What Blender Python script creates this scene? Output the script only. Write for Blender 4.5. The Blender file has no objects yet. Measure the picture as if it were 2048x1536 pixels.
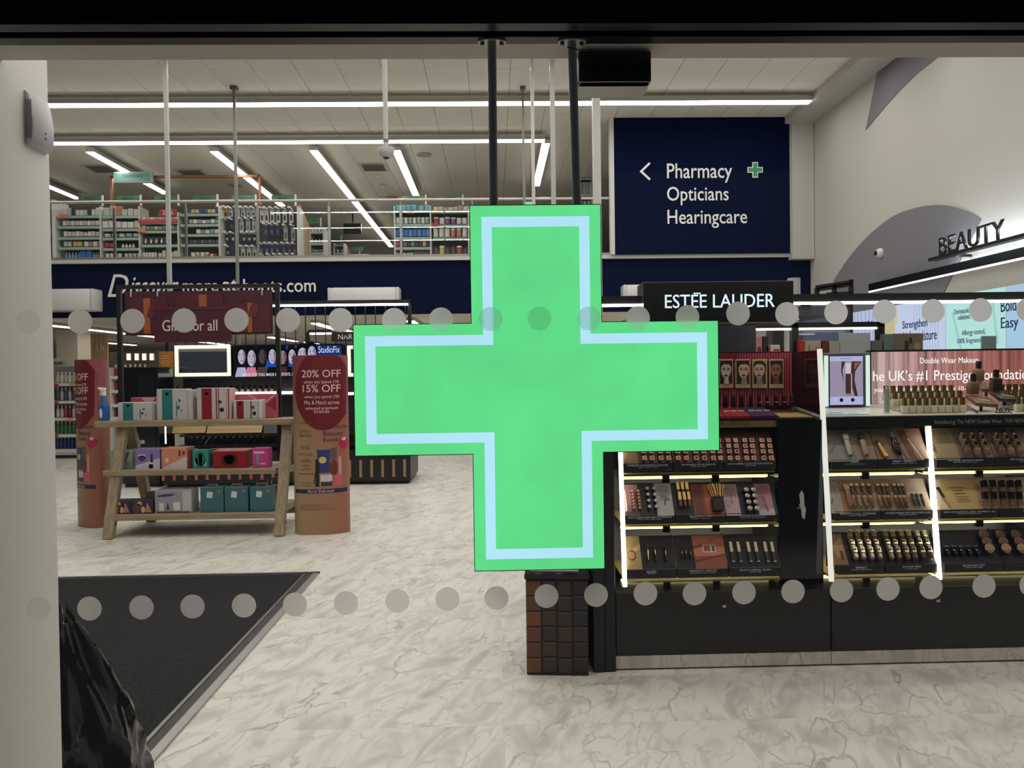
import bpy, bmesh, math, random
from mathutils import Vector, Matrix
random.seed(7)
S = bpy.context.scene
C = bpy.data.collections.new('shop'); S.collection.children.link(C)

# ------------------------------------------------------------------ camera
FPX = 1500.0
_Y = Vector((-36/FPX, 20/FPX, -1.0)).normalized()           # shop depth axis in camera space
_X = Vector((1.0, 0.0135, 0.0)); _X.z = (_X.x*_Y.x+_X.y*_Y.y)/(-_Y.z); _X.normalize()
_Z = _X.cross(_Y).normalized()
M3 = Matrix((_X, _Y, _Z))                                    # camera -> world
EYE = Vector((0, 0, 1.4))
cd = bpy.data.cameras.new('camera'); cam = bpy.data.objects.new('camera', cd); C.objects.link(cam)
cd.sensor_width = 36; cd.lens = FPX/2048*36; cd.clip_start = .05; cd.clip_end = 200
cam.matrix_world = Matrix.Translation(EYE) @ M3.to_4x4()
S.camera = cam
S.cycles.max_bounces = 5; S.cycles.diffuse_bounces = 3; S.cycles.glossy_bounces = 3; S.cycles.transmission_bounces = 3; S.cycles.transparent_max_bounces = 8
S.cycles.adaptive_threshold = .025; S.cycles.caustics_reflective = False; S.cycles.caustics_refractive = False
# ------------------------------------------------------------------ world, exposure
w = bpy.data.worlds.new('night'); S.world = w; w.use_nodes = True
w.node_tree.nodes['Background'].inputs[0].default_value = (.75, .8, .9, 1)
w.node_tree.nodes['Background'].inputs[1].default_value = .06
S.view_settings.view_transform = 'Standard'; S.view_settings.look = 'None'
S.view_settings.exposure = 0; S.view_settings.gamma = 1; S.view_settings.use_curve_mapping = False
# ------------------------------------------------------------------ large area lights: the linear luminaires of the high ceiling above the entrance
for k, yy in enumerate((2.6, 4.6, 6.6, 8.6, 10.2)):
    l = bpy.data.lights.new('ceiling_strip_light', 'AREA'); l.shape = 'RECTANGLE'; l.size = 10.5; l.size_y = .1
    l.energy = (126, 98, 92, 90, 90)[k]; l.color = (1, .972, .925)
    o = bpy.data.objects.new('ceiling_strip_light', l); C.objects.link(o); o.location = (-.3, yy, 5.52)
LAMP = (1, .978, .935)

# ------------------------------------------------------------------ pixel <-> place helpers (2048 x 1536 frame)
def ray(px, py): return M3 @ Vector(((px-1024)/FPX, (768-py)/FPX, -1.0))
def P(px, py, Y):
    d = ray(px, py); return EYE + d*(Y/d.y)
def PZ(px, py, Z):
    d = ray(px, py); return EYE + d*((Z-EYE.z)/d.z)
def PX(px, py, X):
    d = ray(px, py); return EYE + d*(X/d.x)
def PP(px, py, p0, n):
    d = ray(px, py); return EYE + d*((p0-EYE).dot(n)/d.dot(n))

# ------------------------------------------------------------------ materials
def lin(c):
    r = []
    for v in c[:3]:
        v = v/255.0; r.append(v/12.92 if v <= .04045 else ((v+.055)/1.055)**2.4)
    return (r[0], r[1], r[2], 1)
MATS = {}
def mat(rgb, rough=.5, metal=0, emit=None, st=1.0, noise=0, nscale=40, spec=None, trans=0, bump=0, alpha=1.0):
    key = (tuple(rgb), rough, metal, emit and tuple(emit), st, noise, nscale, spec, trans, bump, alpha)
    if key in MATS: return MATS[key]
    m = bpy.data.materials.new('paint_%d_%d_%d' % tuple(int(v) for v in rgb[:3])); m.use_nodes = True
    nt = m.node_tree; b = nt.nodes['Principled BSDF']
    b.inputs['Base Color'].default_value = lin(rgb); b.inputs['Roughness'].default_value = rough
    b.inputs['Metallic'].default_value = metal
    if spec is not None: b.inputs['Specular IOR Level'].default_value = spec
    if trans: b.inputs['Transmission Weight'].default_value = trans
    if alpha < 1: b.inputs['Alpha'].default_value = alpha
    if emit:
        b.inputs['Emission Color'].default_value = lin(emit); b.inputs['Emission Strength'].default_value = st
    if noise or bump:
        tc = nt.nodes.new('ShaderNodeTexCoord'); n = nt.nodes.new('ShaderNodeTexNoise')
        n.inputs['Scale'].default_value = nscale; n.inputs['Detail'].default_value = 4
        nt.links.new(tc.outputs['Object'], n.inputs['Vector'])
        if noise:
            mx = nt.nodes.new('ShaderNodeMix'); mx.data_type = 'RGBA'
            a = lin(rgb); mx.inputs['A'].default_value = tuple(max(0, v*(1-noise)) for v in a[:3])+(1,)
            mx.inputs['B'].default_value = tuple(min(1, v*(1+noise)) for v in a[:3])+(1,)
            nt.links.new(n.outputs['Fac'], mx.inputs['Factor']); nt.links.new(mx.outputs['Result'], b.inputs['Base Color'])
        if bump:
            bp = nt.nodes.new('ShaderNodeBump'); bp.inputs['Strength'].default_value = bump
            nt.links.new(n.outputs['Fac'], bp.inputs['Height']); nt.links.new(bp.outputs['Normal'], b.inputs['Normal'])
    MATS[key] = m; return m
def glow(rgb, st=1.0):
    key = ('glow', tuple(rgb), st)
    if key in MATS: return MATS[key]
    m = bpy.data.materials.new('light_%d_%d_%d' % tuple(int(v) for v in rgb[:3])); m.use_nodes = True
    nt = m.node_tree; nt.nodes.remove(nt.nodes['Principled BSDF'])
    e = nt.nodes.new('ShaderNodeEmission'); e.inputs[0].default_value = lin(rgb); e.inputs[1].default_value = st; m.cycles.emission_sampling = 'NONE'
    nt.links.new(e.outputs[0], nt.nodes['Material Output'].inputs[0]); MATS[key] = m; return m
def lampmat(st, col=LAMP):
    key = ('lamp', st, col)
    if key in MATS: return MATS[key]
    m = bpy.data.materials.new('lamp_diffuser'); m.use_nodes = True
    nt = m.node_tree; nt.nodes.remove(nt.nodes['Principled BSDF'])
    e = nt.nodes.new('ShaderNodeEmission'); e.inputs[0].default_value = col+(1,); e.inputs[1].default_value = st
    nt.links.new(e.outputs[0], nt.nodes['Material Output'].inputs[0]); MATS[key] = m; return m
def glassmat(name, tint=(1, 1, 1), refl=.05, body=0.0, bodyc=(.5, .5, .5), rough=.0):
    m = bpy.data.materials.new(name); m.use_nodes = True
    nt = m.node_tree; nt.nodes.remove(nt.nodes['Principled BSDF']); N = nt.nodes.new; L = nt.links.new
    t = N('ShaderNodeBsdfTransparent'); t.inputs[0].default_value = tint+(1,)
    g = N('ShaderNodeBsdfGlossy'); g.inputs['Roughness'].default_value = rough
    fr = N('ShaderNodeFresnel'); ge = N('ShaderNodeNewGeometry'); im = N('ShaderNodeMapRange'); im.inputs[3].default_value = 1.45; im.inputs[4].default_value = 1/1.45; L(ge.outputs['Backfacing'], im.inputs[0]); L(im.outputs[0], fr.inputs[0])
    mu = N('ShaderNodeMath'); mu.operation = 'MULTIPLY'; mu.inputs[1].default_value = refl/.035
    L(fr.outputs[0], mu.inputs[0])
    mx = N('ShaderNodeMixShader'); L(mu.outputs[0], mx.inputs[0]); L(t.outputs[0], mx.inputs[1]); L(g.outputs[0], mx.inputs[2])
    out = mx
    if body:
        d = N('ShaderNodeBsdfDiffuse'); d.inputs[0].default_value = bodyc+(1,)
        m2 = N('ShaderNodeMixShader'); m2.inputs[0].default_value = body; L(mx.outputs[0], m2.inputs[1]); L(d.outputs[0], m2.inputs[2]); out = m2
    L(out.outputs[0], nt.nodes['Material Output'].inputs[0]); return m
def woodmat(c1, c2, name='pale_wood', scale=6, axis=0):
    m = bpy.data.materials.new(name); m.use_nodes = True; nt = m.node_tree; b = nt.nodes['Principled BSDF']; N = nt.nodes.new; L = nt.links.new
    tc = N('ShaderNodeTexCoord'); mp = N('ShaderNodeMapping'); sc = [scale*9]*3; sc[axis] = scale*.7
    mp.inputs['Scale'].default_value = sc; n = N('ShaderNodeTexNoise'); n.inputs['Scale'].default_value = 1; n.inputs['Detail'].default_value = 5
    L(tc.outputs['Object'], mp.inputs[0]); L(mp.outputs[0], n.inputs['Vector'])
    r = N('ShaderNodeValToRGB'); r.color_ramp.elements[0].color = lin(c1); r.color_ramp.elements[1].color = lin(c2)
    r.color_ramp.elements[0].position = .32; r.color_ramp.elements[1].position = .68
    L(n.outputs['Fac'], r.inputs[0]); L(r.outputs[0], b.inputs['Base Color']); b.inputs['Roughness'].default_value = .55; return m

# ------------------------------------------------------------------ meshes (cached, one material slot filled per object)
MESH = {}
def finish(bm, key, smooth=False):
    bmesh.ops.recalc_face_normals(bm, faces=bm.faces)
    me = bpy.data.meshes.new('shape'); bm.to_mesh(me); bm.free()
    if smooth:
        for p in me.polygons: p.use_smooth = True
        try: me.set_sharp_from_angle(angle=math.radians(38))
        except Exception: pass
    me.materials.append(None)
    if key is not None: MESH[key] = me
    return me
def rk(*a): return tuple(round(v, 5) if isinstance(v, float) else v for v in a)
def m_box(w, d, h, bev=0.0, seg=1):
    "box centred in x and y, standing on z = 0"
    key = rk('box', w, d, h, bev, seg)
    if key in MESH: return MESH[key]
    bm = bmesh.new(); bmesh.ops.create_cube(bm, size=1)
    bmesh.ops.scale(bm, vec=(w, d, h), verts=bm.verts); bmesh.ops.translate(bm, vec=(0, 0, h/2), verts=bm.verts)
    if bev: bmesh.ops.bevel(bm, geom=bm.edges[:], offset=min(bev, .45*min(w, d, h)), segments=seg, affect='EDGES', profile=.5)
    return finish(bm, key, bool(bev) and seg > 1)
def m_lathe(prof, seg=16, sx=1.0, sy=1.0):
    key = ('lathe', tuple(rk(*p) for p in prof), seg, round(sx, 4), round(sy, 4))
    if key in MESH: return MESH[key]
    bm = bmesh.new(); rings = []
    for r, z in prof:
        if r < 1e-6: rings.append([bm.verts.new((0, 0, z))])
        else: rings.append([bm.verts.new((r*sx*math.cos(2*math.pi*i/seg), r*sy*math.sin(2*math.pi*i/seg), z)) for i in range(seg)])
    for a, b in zip(rings, rings[1:]):
        for i in range(seg):
            j = (i+1) % seg
            if len(a) == 1 and len(b) == 1: continue
            if len(a) == 1: bm.faces.new((a[0], b[j], b[i]))
            elif len(b) == 1: bm.faces.new((a[i], a[j], b[0]))
            else: bm.faces.new((a[i], a[j], b[j], b[i]))
    if len(rings[0]) > 1: bm.faces.new(rings[0][::-1])
    if len(rings[-1]) > 1: bm.faces.new(rings[-1])
    return finish(bm, key, True)
def m_cyl(r, h, seg=14): return m_lathe(((r, 0.0), (r, h)), seg)
def m_tube(pts, r, seg=8):
    bm = bmesh.new(); rings = []; pts = [Vector(p) for p in pts]; up = None
    for i, p in enumerate(pts):
        t = (pts[min(i+1, len(pts)-1)]-pts[max(i-1, 0)]).normalized()
        if up is None: up = t.orthogonal().normalized()
        up = (up-t*up.dot(t)).normalized(); sd = t.cross(up)
        rr = r[i] if isinstance(r, (list, tuple)) else r
        rings.append([bm.verts.new(p+(up*math.cos(2*math.pi*k/seg)+sd*math.sin(2*math.pi*k/seg))*rr) for k in range(seg)])
    for a, b in zip(rings, rings[1:]):
        for k in range(seg): bm.faces.new((a[k], a[(k+1) % seg], b[(k+1) % seg], b[k]))
    bm.faces.new(rings[0][::-1]); bm.faces.new(rings[-1])
    return finish(bm, None, True)
def m_bar(a, b, w, d, up=(0, 0, 1)):
    "rectangular bar from a to b; w across, d along 'up'"
    a, b, up = Vector(a), Vector(b), Vector(up); t = (b-a).normalized(); s = t.cross(up).normalized(); u = s.cross(t)
    bm = bmesh.new(); R = []
    for p in (a, b): R.append([bm.verts.new(p+s*w/2*i+u*d/2*j) for i, j in ((-1, -1), (1, -1), (1, 1), (-1, 1))])
    for k in range(4): bm.faces.new((R[0][k], R[0][(k+1) % 4], R[1][(k+1) % 4], R[1][k]))
    bm.faces.new(R[0][::-1]); bm.faces.new(R[1]); return finish(bm, None)
def m_prism(pts, t, key=None):
    "polygon in x,z extruded t along +y (front face at y = 0)"
    if key and key in MESH: return MESH[key]
    bm = bmesh.new(); A = [bm.verts.new((x, 0, z)) for x, z in pts]; B = [bm.verts.new((x, t, z)) for x, z in pts]
    bm.faces.new(A); bm.faces.new(B[::-1]); n = len(pts)
    for i in range(n): bm.faces.new((A[i], B[i], B[(i+1) % n], A[(i+1) % n]))
    return finish(bm, key)
def m_hull(lo, hi):
    "two quads (lists of 4 world points) bridged"
    bm = bmesh.new(); A = [bm.verts.new(p) for p in lo]; B = [bm.verts.new(p) for p in hi]; n = len(lo)
    bm.faces.new(A[::-1]); bm.faces.new(B)
    for i in range(n): bm.faces.new((A[i], A[(i+1) % n], B[(i+1) % n], B[i]))
    return finish(bm, None)
def m_text(s, size, align='CENTER', ext=.001, bold=0.0, shear=0.0, res=3, sx=1.0):
    "lettering in the x,z plane facing -y, back at y = 0"
    key = ('text', s, round(size, 5), align, ext, bold, shear, res, sx)
    if key in MESH: return MESH[key]
    cu = bpy.data.curves.new('t', 'FONT'); cu.body = s; cu.size = size; cu.align_x = align; cu.extrude = ext/2
    cu.resolution_u = res; cu.offset = bold; cu.shear = shear
    ob = bpy.data.objects.new('t', cu); me = bpy.data.meshes.new_from_object(ob)
    bpy.data.objects.remove(ob); bpy.data.curves.remove(cu)
    me.transform(Matrix.Diagonal((sx, 1, 1, 1)))
    me.transform(Matrix(((1, 0, 0, 0), (0, 0, -1, -ext/2), (0, 1, 0, 0), (0, 0, 0, 1))))
    me.materials.clear(); me.materials.append(None); MESH[key] = me; return me
def m_print(polys, step=.0006):
    "flat print: list of (points in x,z ; material) stacked towards -y"
    me = bpy.data.meshes.new('print'); V = []; F = []; I = []; mats = []
    for k, (pts, m) in enumerate(polys):
        if m not in mats: mats.append(m)
        b = len(V); V += [(x, -.0008-step*k, z) for x, z in pts]; F.append(tuple(range(b, b+len(pts)))); I.append(mats.index(m))
    me.from_pydata(V, [], F)
    for m in mats: me.materials.append(m)
    for p, i in zip(me.polygons, I): p.material_index = i
    me['own'] = 1; return me
def ell(cx, cz, rx, rz, n=14, a0=0.0, a1=2*math.pi, rot=0.0):
    full = abs(a1-a0) > 6.28; q = []
    for i in range(n):
        t = a0+(a1-a0)*i/(n if full else n-1); x, z = rx*math.cos(t), rz*math.sin(t)
        q.append((cx+x*math.cos(rot)-z*math.sin(rot), cz+x*math.sin(rot)+z*math.cos(rot)))
    return q
def rect(x0, z0, x1, z1): return [(x0, z0), (x1, z0), (x1, z1), (x0, z1)]

# ------------------------------------------------------------------ objects
def tagg(o, label=None, cat=None, group=None, kind=None):
    if label: o['label'] = label
    if cat: o['category'] = cat
    if group: o['group'] = group
    if kind: o['kind'] = kind
    return o
def obj(name, me, m=None, parent=None, mw=None, loc=None, rot=None):
    o = bpy.data.objects.new(name, me); C.objects.link(o)
    if m is not None and len(o.material_slots) and not me.get('own'):
        o.material_slots[0].link = 'OBJECT'; o.material_slots[0].material = m
    if parent is not None: o.parent = parent
    if mw is not None: o.matrix_basis = mw
    if loc is not None: o.location = loc
    if rot is not None: o.rotation_euler = rot
    return o
def thing(name, label, cat, loc=(0, 0, 0), group=None, mw=None, rot=None, kind=None):
    e = bpy.data.objects.new(name, None); e.empty_display_size = .05; C.objects.link(e)
    if mw is not None: e.matrix_basis = mw
    else:
        e.location = loc
        if rot: e.rotation_euler = rot
    return tagg(e, label, cat, group, kind)
def solo(name, me, m, label, cat, group=None, mw=None, loc=None, rot=None):
    return tagg(obj(name, me, m, None, mw, loc, rot), label, cat, group)
def struct(name, me, m, parent=None, **k):
    o = obj(name, me, m, parent, **k)
    if parent is None: o['kind'] = 'structure'
    return o
def bx(x0, x1, y0, y1, z0, z1, bev=0.0):
    "cached box mesh and its location"
    return m_box(abs(x1-x0), abs(y1-y0), abs(z1-z0), bev), ((x0+x1)/2, (y0+y1)/2, min(z0, z1))
def pbox(name, x0, x1, y0, y1, z0, z1, m, parent=None, bev=0.0, label=None):
    me, lo = bx(x0, x1, y0, y1, z0, z1, bev); o = obj(name, me, m, parent, loc=lo)
    if label: o['label'] = label
    return o
def item(name, label, cat, group, mw, parts):
    "a thing from (part name, mesh, material[, offset[, rotation]]); one part = one mesh"
    if len(parts) == 1:
        p = parts[0]; o = obj(name, p[1], p[2]); o.matrix_basis = mw
        return tagg(o, label, cat, group)
    t = thing(name, label, cat, group=group, mw=mw)
    for p in parts: obj(p[0], p[1], p[2], t, loc=p[3] if len(p) > 3 else None, rot=p[4] if len(p) > 4 else None)
    return t
def at(v, rz=0.0): return Matrix.Translation(Vector(v)) @ Matrix.Rotation(rz, 4, 'Z')
def basis(o, x, y, z): 
    m = Matrix.Identity(4)
    for i, v in enumerate((x, y, z)):
        for r in range(3): m[r][i] = v[r]
    m.translation = o; return m

ORD = ('leftmost', 'second', 'third', 'fourth', 'fifth', 'sixth', 'seventh', 'eighth', 'ninth', 'tenth', 'eleventh', 'twelfth', 'thirteenth', 'fourteenth', 'fifteenth', 'sixteenth', 'seventeenth', 'eighteenth', 'nineteenth', 'twentieth')
def nth(label, k, n):
    if n == 1: return label
    return label+', '+('leftmost' if k == 0 else 'rightmost' if k == n-1 else ORD[k]+' from left')
BLACK = mat((16, 16, 18), .35); BLACKG = mat((6, 6, 8), .12); BLACKM = mat((22, 23, 25), .6)
WHITE = mat((225, 222, 214), .6); CHROME = mat((200, 200, 198), .22, 1); STEEL = mat((150, 150, 148), .35, 1)
GOLD = mat((214, 180, 108), .22, 1); DARKGLASS = mat((30, 18, 14), .1); NAVY = mat((6, 16, 46), .8, spec=.06)
# ================================================================== SETTING
ZC = 5.7; YF = 12.8; XL = -14.0; YB = 27.0
XR = P(1630, 380, 12.6).x
ZFT = P(500, 525, YF).z; ZFB = P(500, 631, YF).z
def marble(name, tile):
    m = bpy.data.materials.new(name); m.use_nodes = True; nt = m.node_tree; b = nt.nodes['Principled BSDF']; N = nt.nodes.new; L = nt.links.new
    tc = N('ShaderNodeTexCoord'); src = tc.outputs['Object']
    if tile:
        oi = N('ShaderNodeObjectInfo'); ml = N('ShaderNodeVectorMath'); ml.operation = 'SCALE'; ml.inputs[0].default_value = (37, 61, 11)
        L(oi.outputs['Random'], ml.inputs['Scale']); ad = N('ShaderNodeVectorMath'); L(src, ad.inputs[0]); L(ml.outputs[0], ad.inputs[1]); src = ad.outputs[0]
    ro = N('ShaderNodeMapping'); ro.inputs['Rotation'].default_value = (0, 0, .42); L(src, ro.inputs[0]); rot = N('ShaderNodeMapping'); rot.inputs['Scale'].default_value = (2.3, .95, 1); L(ro.outputs[0], rot.inputs[0])
    def noise(sc, det, v, dist=0.0):
        n = N('ShaderNodeTexNoise'); n.inputs['Scale'].default_value = sc; n.inputs['Detail'].default_value = det; n.inputs['Distortion'].default_value = dist; L(v, n.inputs['Vector']); return n
    wn = noise(2.6, 6, rot.outputs[0]); sb = N('ShaderNodeVectorMath'); sb.operation = 'SUBTRACT'; sb.inputs[1].default_value = (.5, .5, .5); L(wn.outputs['Color'], sb.inputs[0])
    sc = N('ShaderNodeVectorMath'); sc.operation = 'SCALE'; sc.inputs['Scale'].default_value = .55; L(sb.outputs[0], sc.inputs[0])
    wv = N('ShaderNodeVectorMath'); L(rot.outputs[0], wv.inputs[0]); L(sc.outputs[0], wv.inputs[1])
    def vein(scale, width, strength):
        v = N('ShaderNodeTexVoronoi'); v.feature = 'DISTANCE_TO_EDGE'; v.inputs['Scale'].default_value = scale; L(wv.outputs[0], v.inputs['Vector'])
        r = N('ShaderNodeMapRange'); r.inputs[1].default_value = 0; r.inputs[2].default_value = width; r.inputs[3].default_value = strength; r.inputs[4].default_value = 0; L(v.outputs['Distance'], r.inputs[0])
        g = noise(scale*.9, 3, rot.outputs[0]); gr = N('ShaderNodeMapRange'); gr.inputs[1].default_value = .42; gr.inputs[2].default_value = .62; L(g.outputs['Fac'], gr.inputs[0])
        mu = N('ShaderNodeMath'); mu.operation = 'MULTIPLY'; L(r.outputs[0], mu.inputs[0]); L(gr.outputs[0], mu.inputs[1]); return mu
    v1 = vein(2.3, .04, .75); v2 = vein(6.0, .08, .5)
    cl = noise(3.2, 8, rot.outputs[0], 1.2); cr = N('ShaderNodeMapRange'); cr.inputs[1].default_value = .46; cr.inputs[2].default_value = .72; cr.inputs[3].default_value = 0; cr.inputs[4].default_value = .55; L(cl.outputs['Fac'], cr.inputs[0])
    s1 = N('ShaderNodeMath'); s1.operation = 'MAXIMUM'; L(v1.outputs[0], s1.inputs[0]); L(v2.outputs[0], s1.inputs[1])
    s2 = N('ShaderNodeMath'); s2.operation = 'MAXIMUM'; L(s1.outputs[0], s2.inputs[0]); L(cr.outputs[0], s2.inputs[1])
    mx = N('ShaderNodeMix'); mx.data_type = 'RGBA'; mx.inputs['A'].default_value = lin((224, 219, 209)); mx.inputs['B'].default_value = lin((140, 134, 126))
    L(s2.outputs[0], mx.inputs['Factor']); L(mx.outputs['Result'], b.inputs['Base Color']); b.inputs['Roughness'].default_value = .42; b.inputs['Specular IOR Level'].default_value = .35
    return m
MARB = marble('marble_vinyl', False); MARBT = marble('marble_vinyl_tile', True)
floor = struct('floor', *[m_box(XR-XL+1, 26, .1)], MARB, loc=((XL+XR)/2, 14.2, -.104))
tw, td = .914, .457
for i in range(8):
    for j in range(12):
        obj('floor_tile', m_box(tw-.0004, td-.0004, .004), MARBT, None, loc=(-4.55+tw*(i+.5), 1.6+td*(j+.5), -.004)).parent = floor
for ch in floor.children: ch.location -= floor.location
# ---- entrance mat
mp = PZ(640, 1146, 0); MX, MY = mp.x, mp.y
mt = bpy.data.materials.new('entrance_carpet'); mt.use_nodes = True
def carpet(m):
    nt = m.node_tree; b = nt.nodes['Principled BSDF']; N = nt.nodes.new; L = nt.links.new
    tc = N('ShaderNodeTexCoord'); v = N('ShaderNodeTexVoronoi'); v.inputs['Scale'].default_value = 62; v.inputs['Randomness'].default_value = .55
    L(tc.outputs['Object'], v.inputs['Vector']); n = N('ShaderNodeTexNoise'); n.inputs['Scale'].default_value = 300; L(tc.outputs['Object'], n.inputs['Vector'])
    r = N('ShaderNodeValToRGB'); e = r.color_ramp.elements; e[0].position = .12; e[0].color = lin((46, 47, 48)); e[1].position = .42; e[1].color = lin((13, 14, 15)); L(v.outputs['Distance'], r.inputs[0])
    L(r.outputs[0], b.inputs['Base Color']); b.inputs['Roughness'].default_value = .85; b.inputs['Specular IOR Level'].default_value = .3
    bp = N('ShaderNodeBump'); bp.inputs['Strength'].default_value = .8; bp.inputs['Distance'].default_value = .004; bp.invert = True; L(v.outputs['Distance'], bp.inputs['Height']); L(bp.outputs[0], b.inputs['Normal'])
carpet(mt)
mat_t = thing('entrance_mat', 'black ribbed entrance mat set in a metal frame on the marble floor', 'mat', ((MX-1.4), 3.5, 0))
def mchild(n, x0, x1, y0, y1, z0, z1, m):
    me, lo = bx(x0, x1, y0, y1, z0, z1); o = obj(n, me, m, mat_t, loc=Vector(lo)-mat_t.location); return o
mchild('carpet', MX-3.2, MX-.105, 1.76, MY-.06, 0, .008, mt)
for k, (a, b, h, mm) in enumerate(((.105, .088, .011, STEEL), (.088, .04, .006, mat((72, 68, 64), .5, .6)), (.04, 0, .011, mat((172, 170, 166), .4, .8)))):
    mchild('edge_strip', MX-a, MX-b, 1.76, MY, 0, h, mm)
mchild('edge_strip', MX-3.2, MX-.1, MY-.062, MY-.03, 0, .007, mat((52, 52, 54), .5, .5)); mchild('edge_strip', MX-3.2, MX, MY-.03, MY, 0, .011, STEEL)

# ---- shell
WALLW = mat((188, 185, 178), .75); 
struct('wall_right', *[m_box(.2, YB-1, ZC)], WALLW, loc=(XR+.1, YB/2+1, 0)); wr = C.objects['wall_right'] if 'wall_right' in C.objects else None
struct('wall_left', m_box(.2, YB, ZC), WALLW, loc=(XL-.1, YB/2+1.0, 0))
struct('wall_back', m_box(XR-XL+4, .2, ZC), mat((205, 196, 178), .75), loc=((XL+XR)/2+2, YB+.1, 0))
wf = struct('wall_front', m_box(14, .07, 3.7), BLACK, loc=(-1, 1.465, 2.13))
struct('wall_inner', m_box(19.5, .08, 3.64), mat((222, 216, 204), .8), loc=((XL+XR)/2, 1.54, 2.06))
zh = P(1024, 88, 1.5).z
hd = thing('trim_1', None, None, (0, 1.45, zh), kind='structure')
def yat(py): 
    d = ray(1024, py); return (zh-1.4)/d.z*d.y
y0, y1, y2, y3 = yat(47), yat(62), yat(74), yat(88)
FR = mat((58, 58, 62), .38, .7)
for nm, a, b, dz, m in (('frame_profile', y0, y1, 0, FR), ('glazing_slot', y1, y2, .02, BLACKM), ('frame_profile', y2, y3, 0, FR)):
    me, lo = bx(-5, 5, a, b, zh+dz, zh+.09); obj(nm, me, m, hd, loc=Vector(lo)-hd.location)
YG = (y1+y2)/2
struct('soffit_outside', m_box(10, 1.0, .05), mat((6, 6, 7), .9, spec=.02), loc=(0, y0-.5, zh+.012)); C.objects['soffit_outside'].name = 'trim_2'
# ---- white jamb on the left of the shop window
Xc = P(8, 900, 1.56).x; d = ray(113, 900); Yj = Xc/d.x*d.y
struct('wall_side_jamb', m_box(1.2, Yj-1.47, 2.3, .006, 2), mat((232, 230, 223), .55), loc=(Xc-.6, (1.47+Yj)/2, 0)); C.objects['wall_side_jamb'].name = 'wall_left_jamb'
# ---- ceiling with 0.6 x 1.2 tiles
ceil = struct('ceiling', m_box(XR-XL+4, YB-1, .1), mat((150, 146, 138), .8), loc=((XL+XR)/2+2, YB/2+1, ZC+.012))
CT = mat((226, 221, 210), .8, noise=.04, nscale=5); x0 = PZ(312, 121, ZC).x % .6; yb = PZ(300, 139.5, ZC).y; y00 = yb-1.2
n = 0
for i in range(-19, 9):
    for j in range(0, 10):
        xa = x0+.6*i; ya = y00+1.2*j
        if xa+.6 > P(1578, 231, 12.5).x+.35 or abs(xa+.3)/(ya+1.2) > .72 or n >= 300: continue
        n += 1; obj('ceiling_tile', m_box(.594, 1.194, .012, .003), CT, ceil, loc=Vector((xa+.3, ya+.6, ZC))-Vector(ceil.location))
def grid(name, x0, x1, y0, y1, z, parent):
    bm = bmesh.new(); 
    xs = x0
    while xs < x1:
        ys = y0
        while ys < y1:
            v = [bm.verts.new(p) for p in ((xs+.003, ys+.003, z), (xs+.597, ys+.003, z), (xs+.597, ys+1.197, z), (xs+.003, ys+1.197, z))]; bm.faces.new(v); ys += 1.2
        xs += .6
    o = obj(name, finish(bm, None), CT, parent); o['kind'] = 'stuff'; o.location = -Vector(parent.location); return o
grid('ceiling_tile_field', x0-.6*22, 5.3, y00+12, YB, ZC-.0005, ceil)
# ---- bulkhead along the right wall
xb = P(1578, 231, 12.5).x
struct('trim_3', m_box(XR-xb, 11.2, .12), mat((190, 187, 180), .7), loc=((xb+XR)/2, 7.2, ZC-.12))
pl = P(1606, 380, 12.62)
struct('trim_4', m_box(P(1632, 380, 12.6).x-P(1588, 380, 12.6).x, .25, ZC-.1-P(1600, 517, 12.6).z), WALLW, loc=(pl.x, 12.74, P(1600, 517, 12.6).z))
# ---- mezzanine: floor slab, navy fascia, ceiling underneath
struct('wall_mezzanine_fascia', m_box(XR-XL, .12, ZFT-ZFB), NAVY, loc=((XL+XR)/2, YF+.06, ZFB)); fas = C.objects['wall_mezzanine_fascia']
struct('floor_mezzanine', m_box(XR-XL, YB-YF-.12, .25), mat((170, 165, 155), .6), loc=((XL+XR)/2, (YB+YF+.12)/2, ZFT-.25))
struct('ceiling_ground', m_box(XR-XL+4, YB-YF-.12, .12), mat((214, 206, 192), .8), loc=((XL+XR)/2+2, (YB+YF+.12)/2, ZFB))
struct('trim_5', m_box(XR-XL, .2, .06), mat((196, 194, 188), .5), loc=((XL+XR)/2, YF+.03, ZFT))
# ---- wall paint on the right wall
def wallpoly(name, pix, m, off, smooth=None):
    if smooth:
        q = []
        for i in range(len(pix)):
            p0, p1, p2, p3 = (Vector(pix[(i+k) % len(pix)]) for k in (-1, 0, 1, 2))
            q.append(tuple(p1))
            if smooth[0] <= i < smooth[1]:
                for s in (.25, .5, .75): q.append(tuple(.5*((2*p1)+(p2-p0)*s+(2*p0-5*p1+4*p2-p3)*s*s+(3*p1-p0-3*p2+p3)*s**3)))
        pix = q
    pts = [PX(a, b, XR-off) for a, b in pix]
    bm = bmesh.new(); A = [bm.verts.new(p) for p in pts]; B = [bm.verts.new(p+Vector((off+.002, 0, 0))) for p in pts]; nn = len(pts)
    bm.faces.new(A); bm.faces.new(B[::-1])
    for i in range(nn): bm.faces.new((A[i], B[i], B[(i+1) % nn], A[(i+1) % nn]))
    return struct(name, finish(bm, None), m)
GREY = mat((118, 116, 122), .75)
wallpoly('wall_paint_blade', [(1731, 260), (1755, 139), (1790, 112), (1884, 105), (1864, 123), (1830, 150), (1800, 180), (1770, 213)], GREY, .01)
wallpoly('wall_paint_arc', [(1660, 640), (1665, 570), (1682, 538), (1705, 506), (1740, 468), (1785, 433), (1830, 416), (1876, 410), (1920, 418), (1961, 440), (1946, 470), (1915, 530), (1890, 580), (1860, 650)], GREY, .01, (1, 9))

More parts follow.
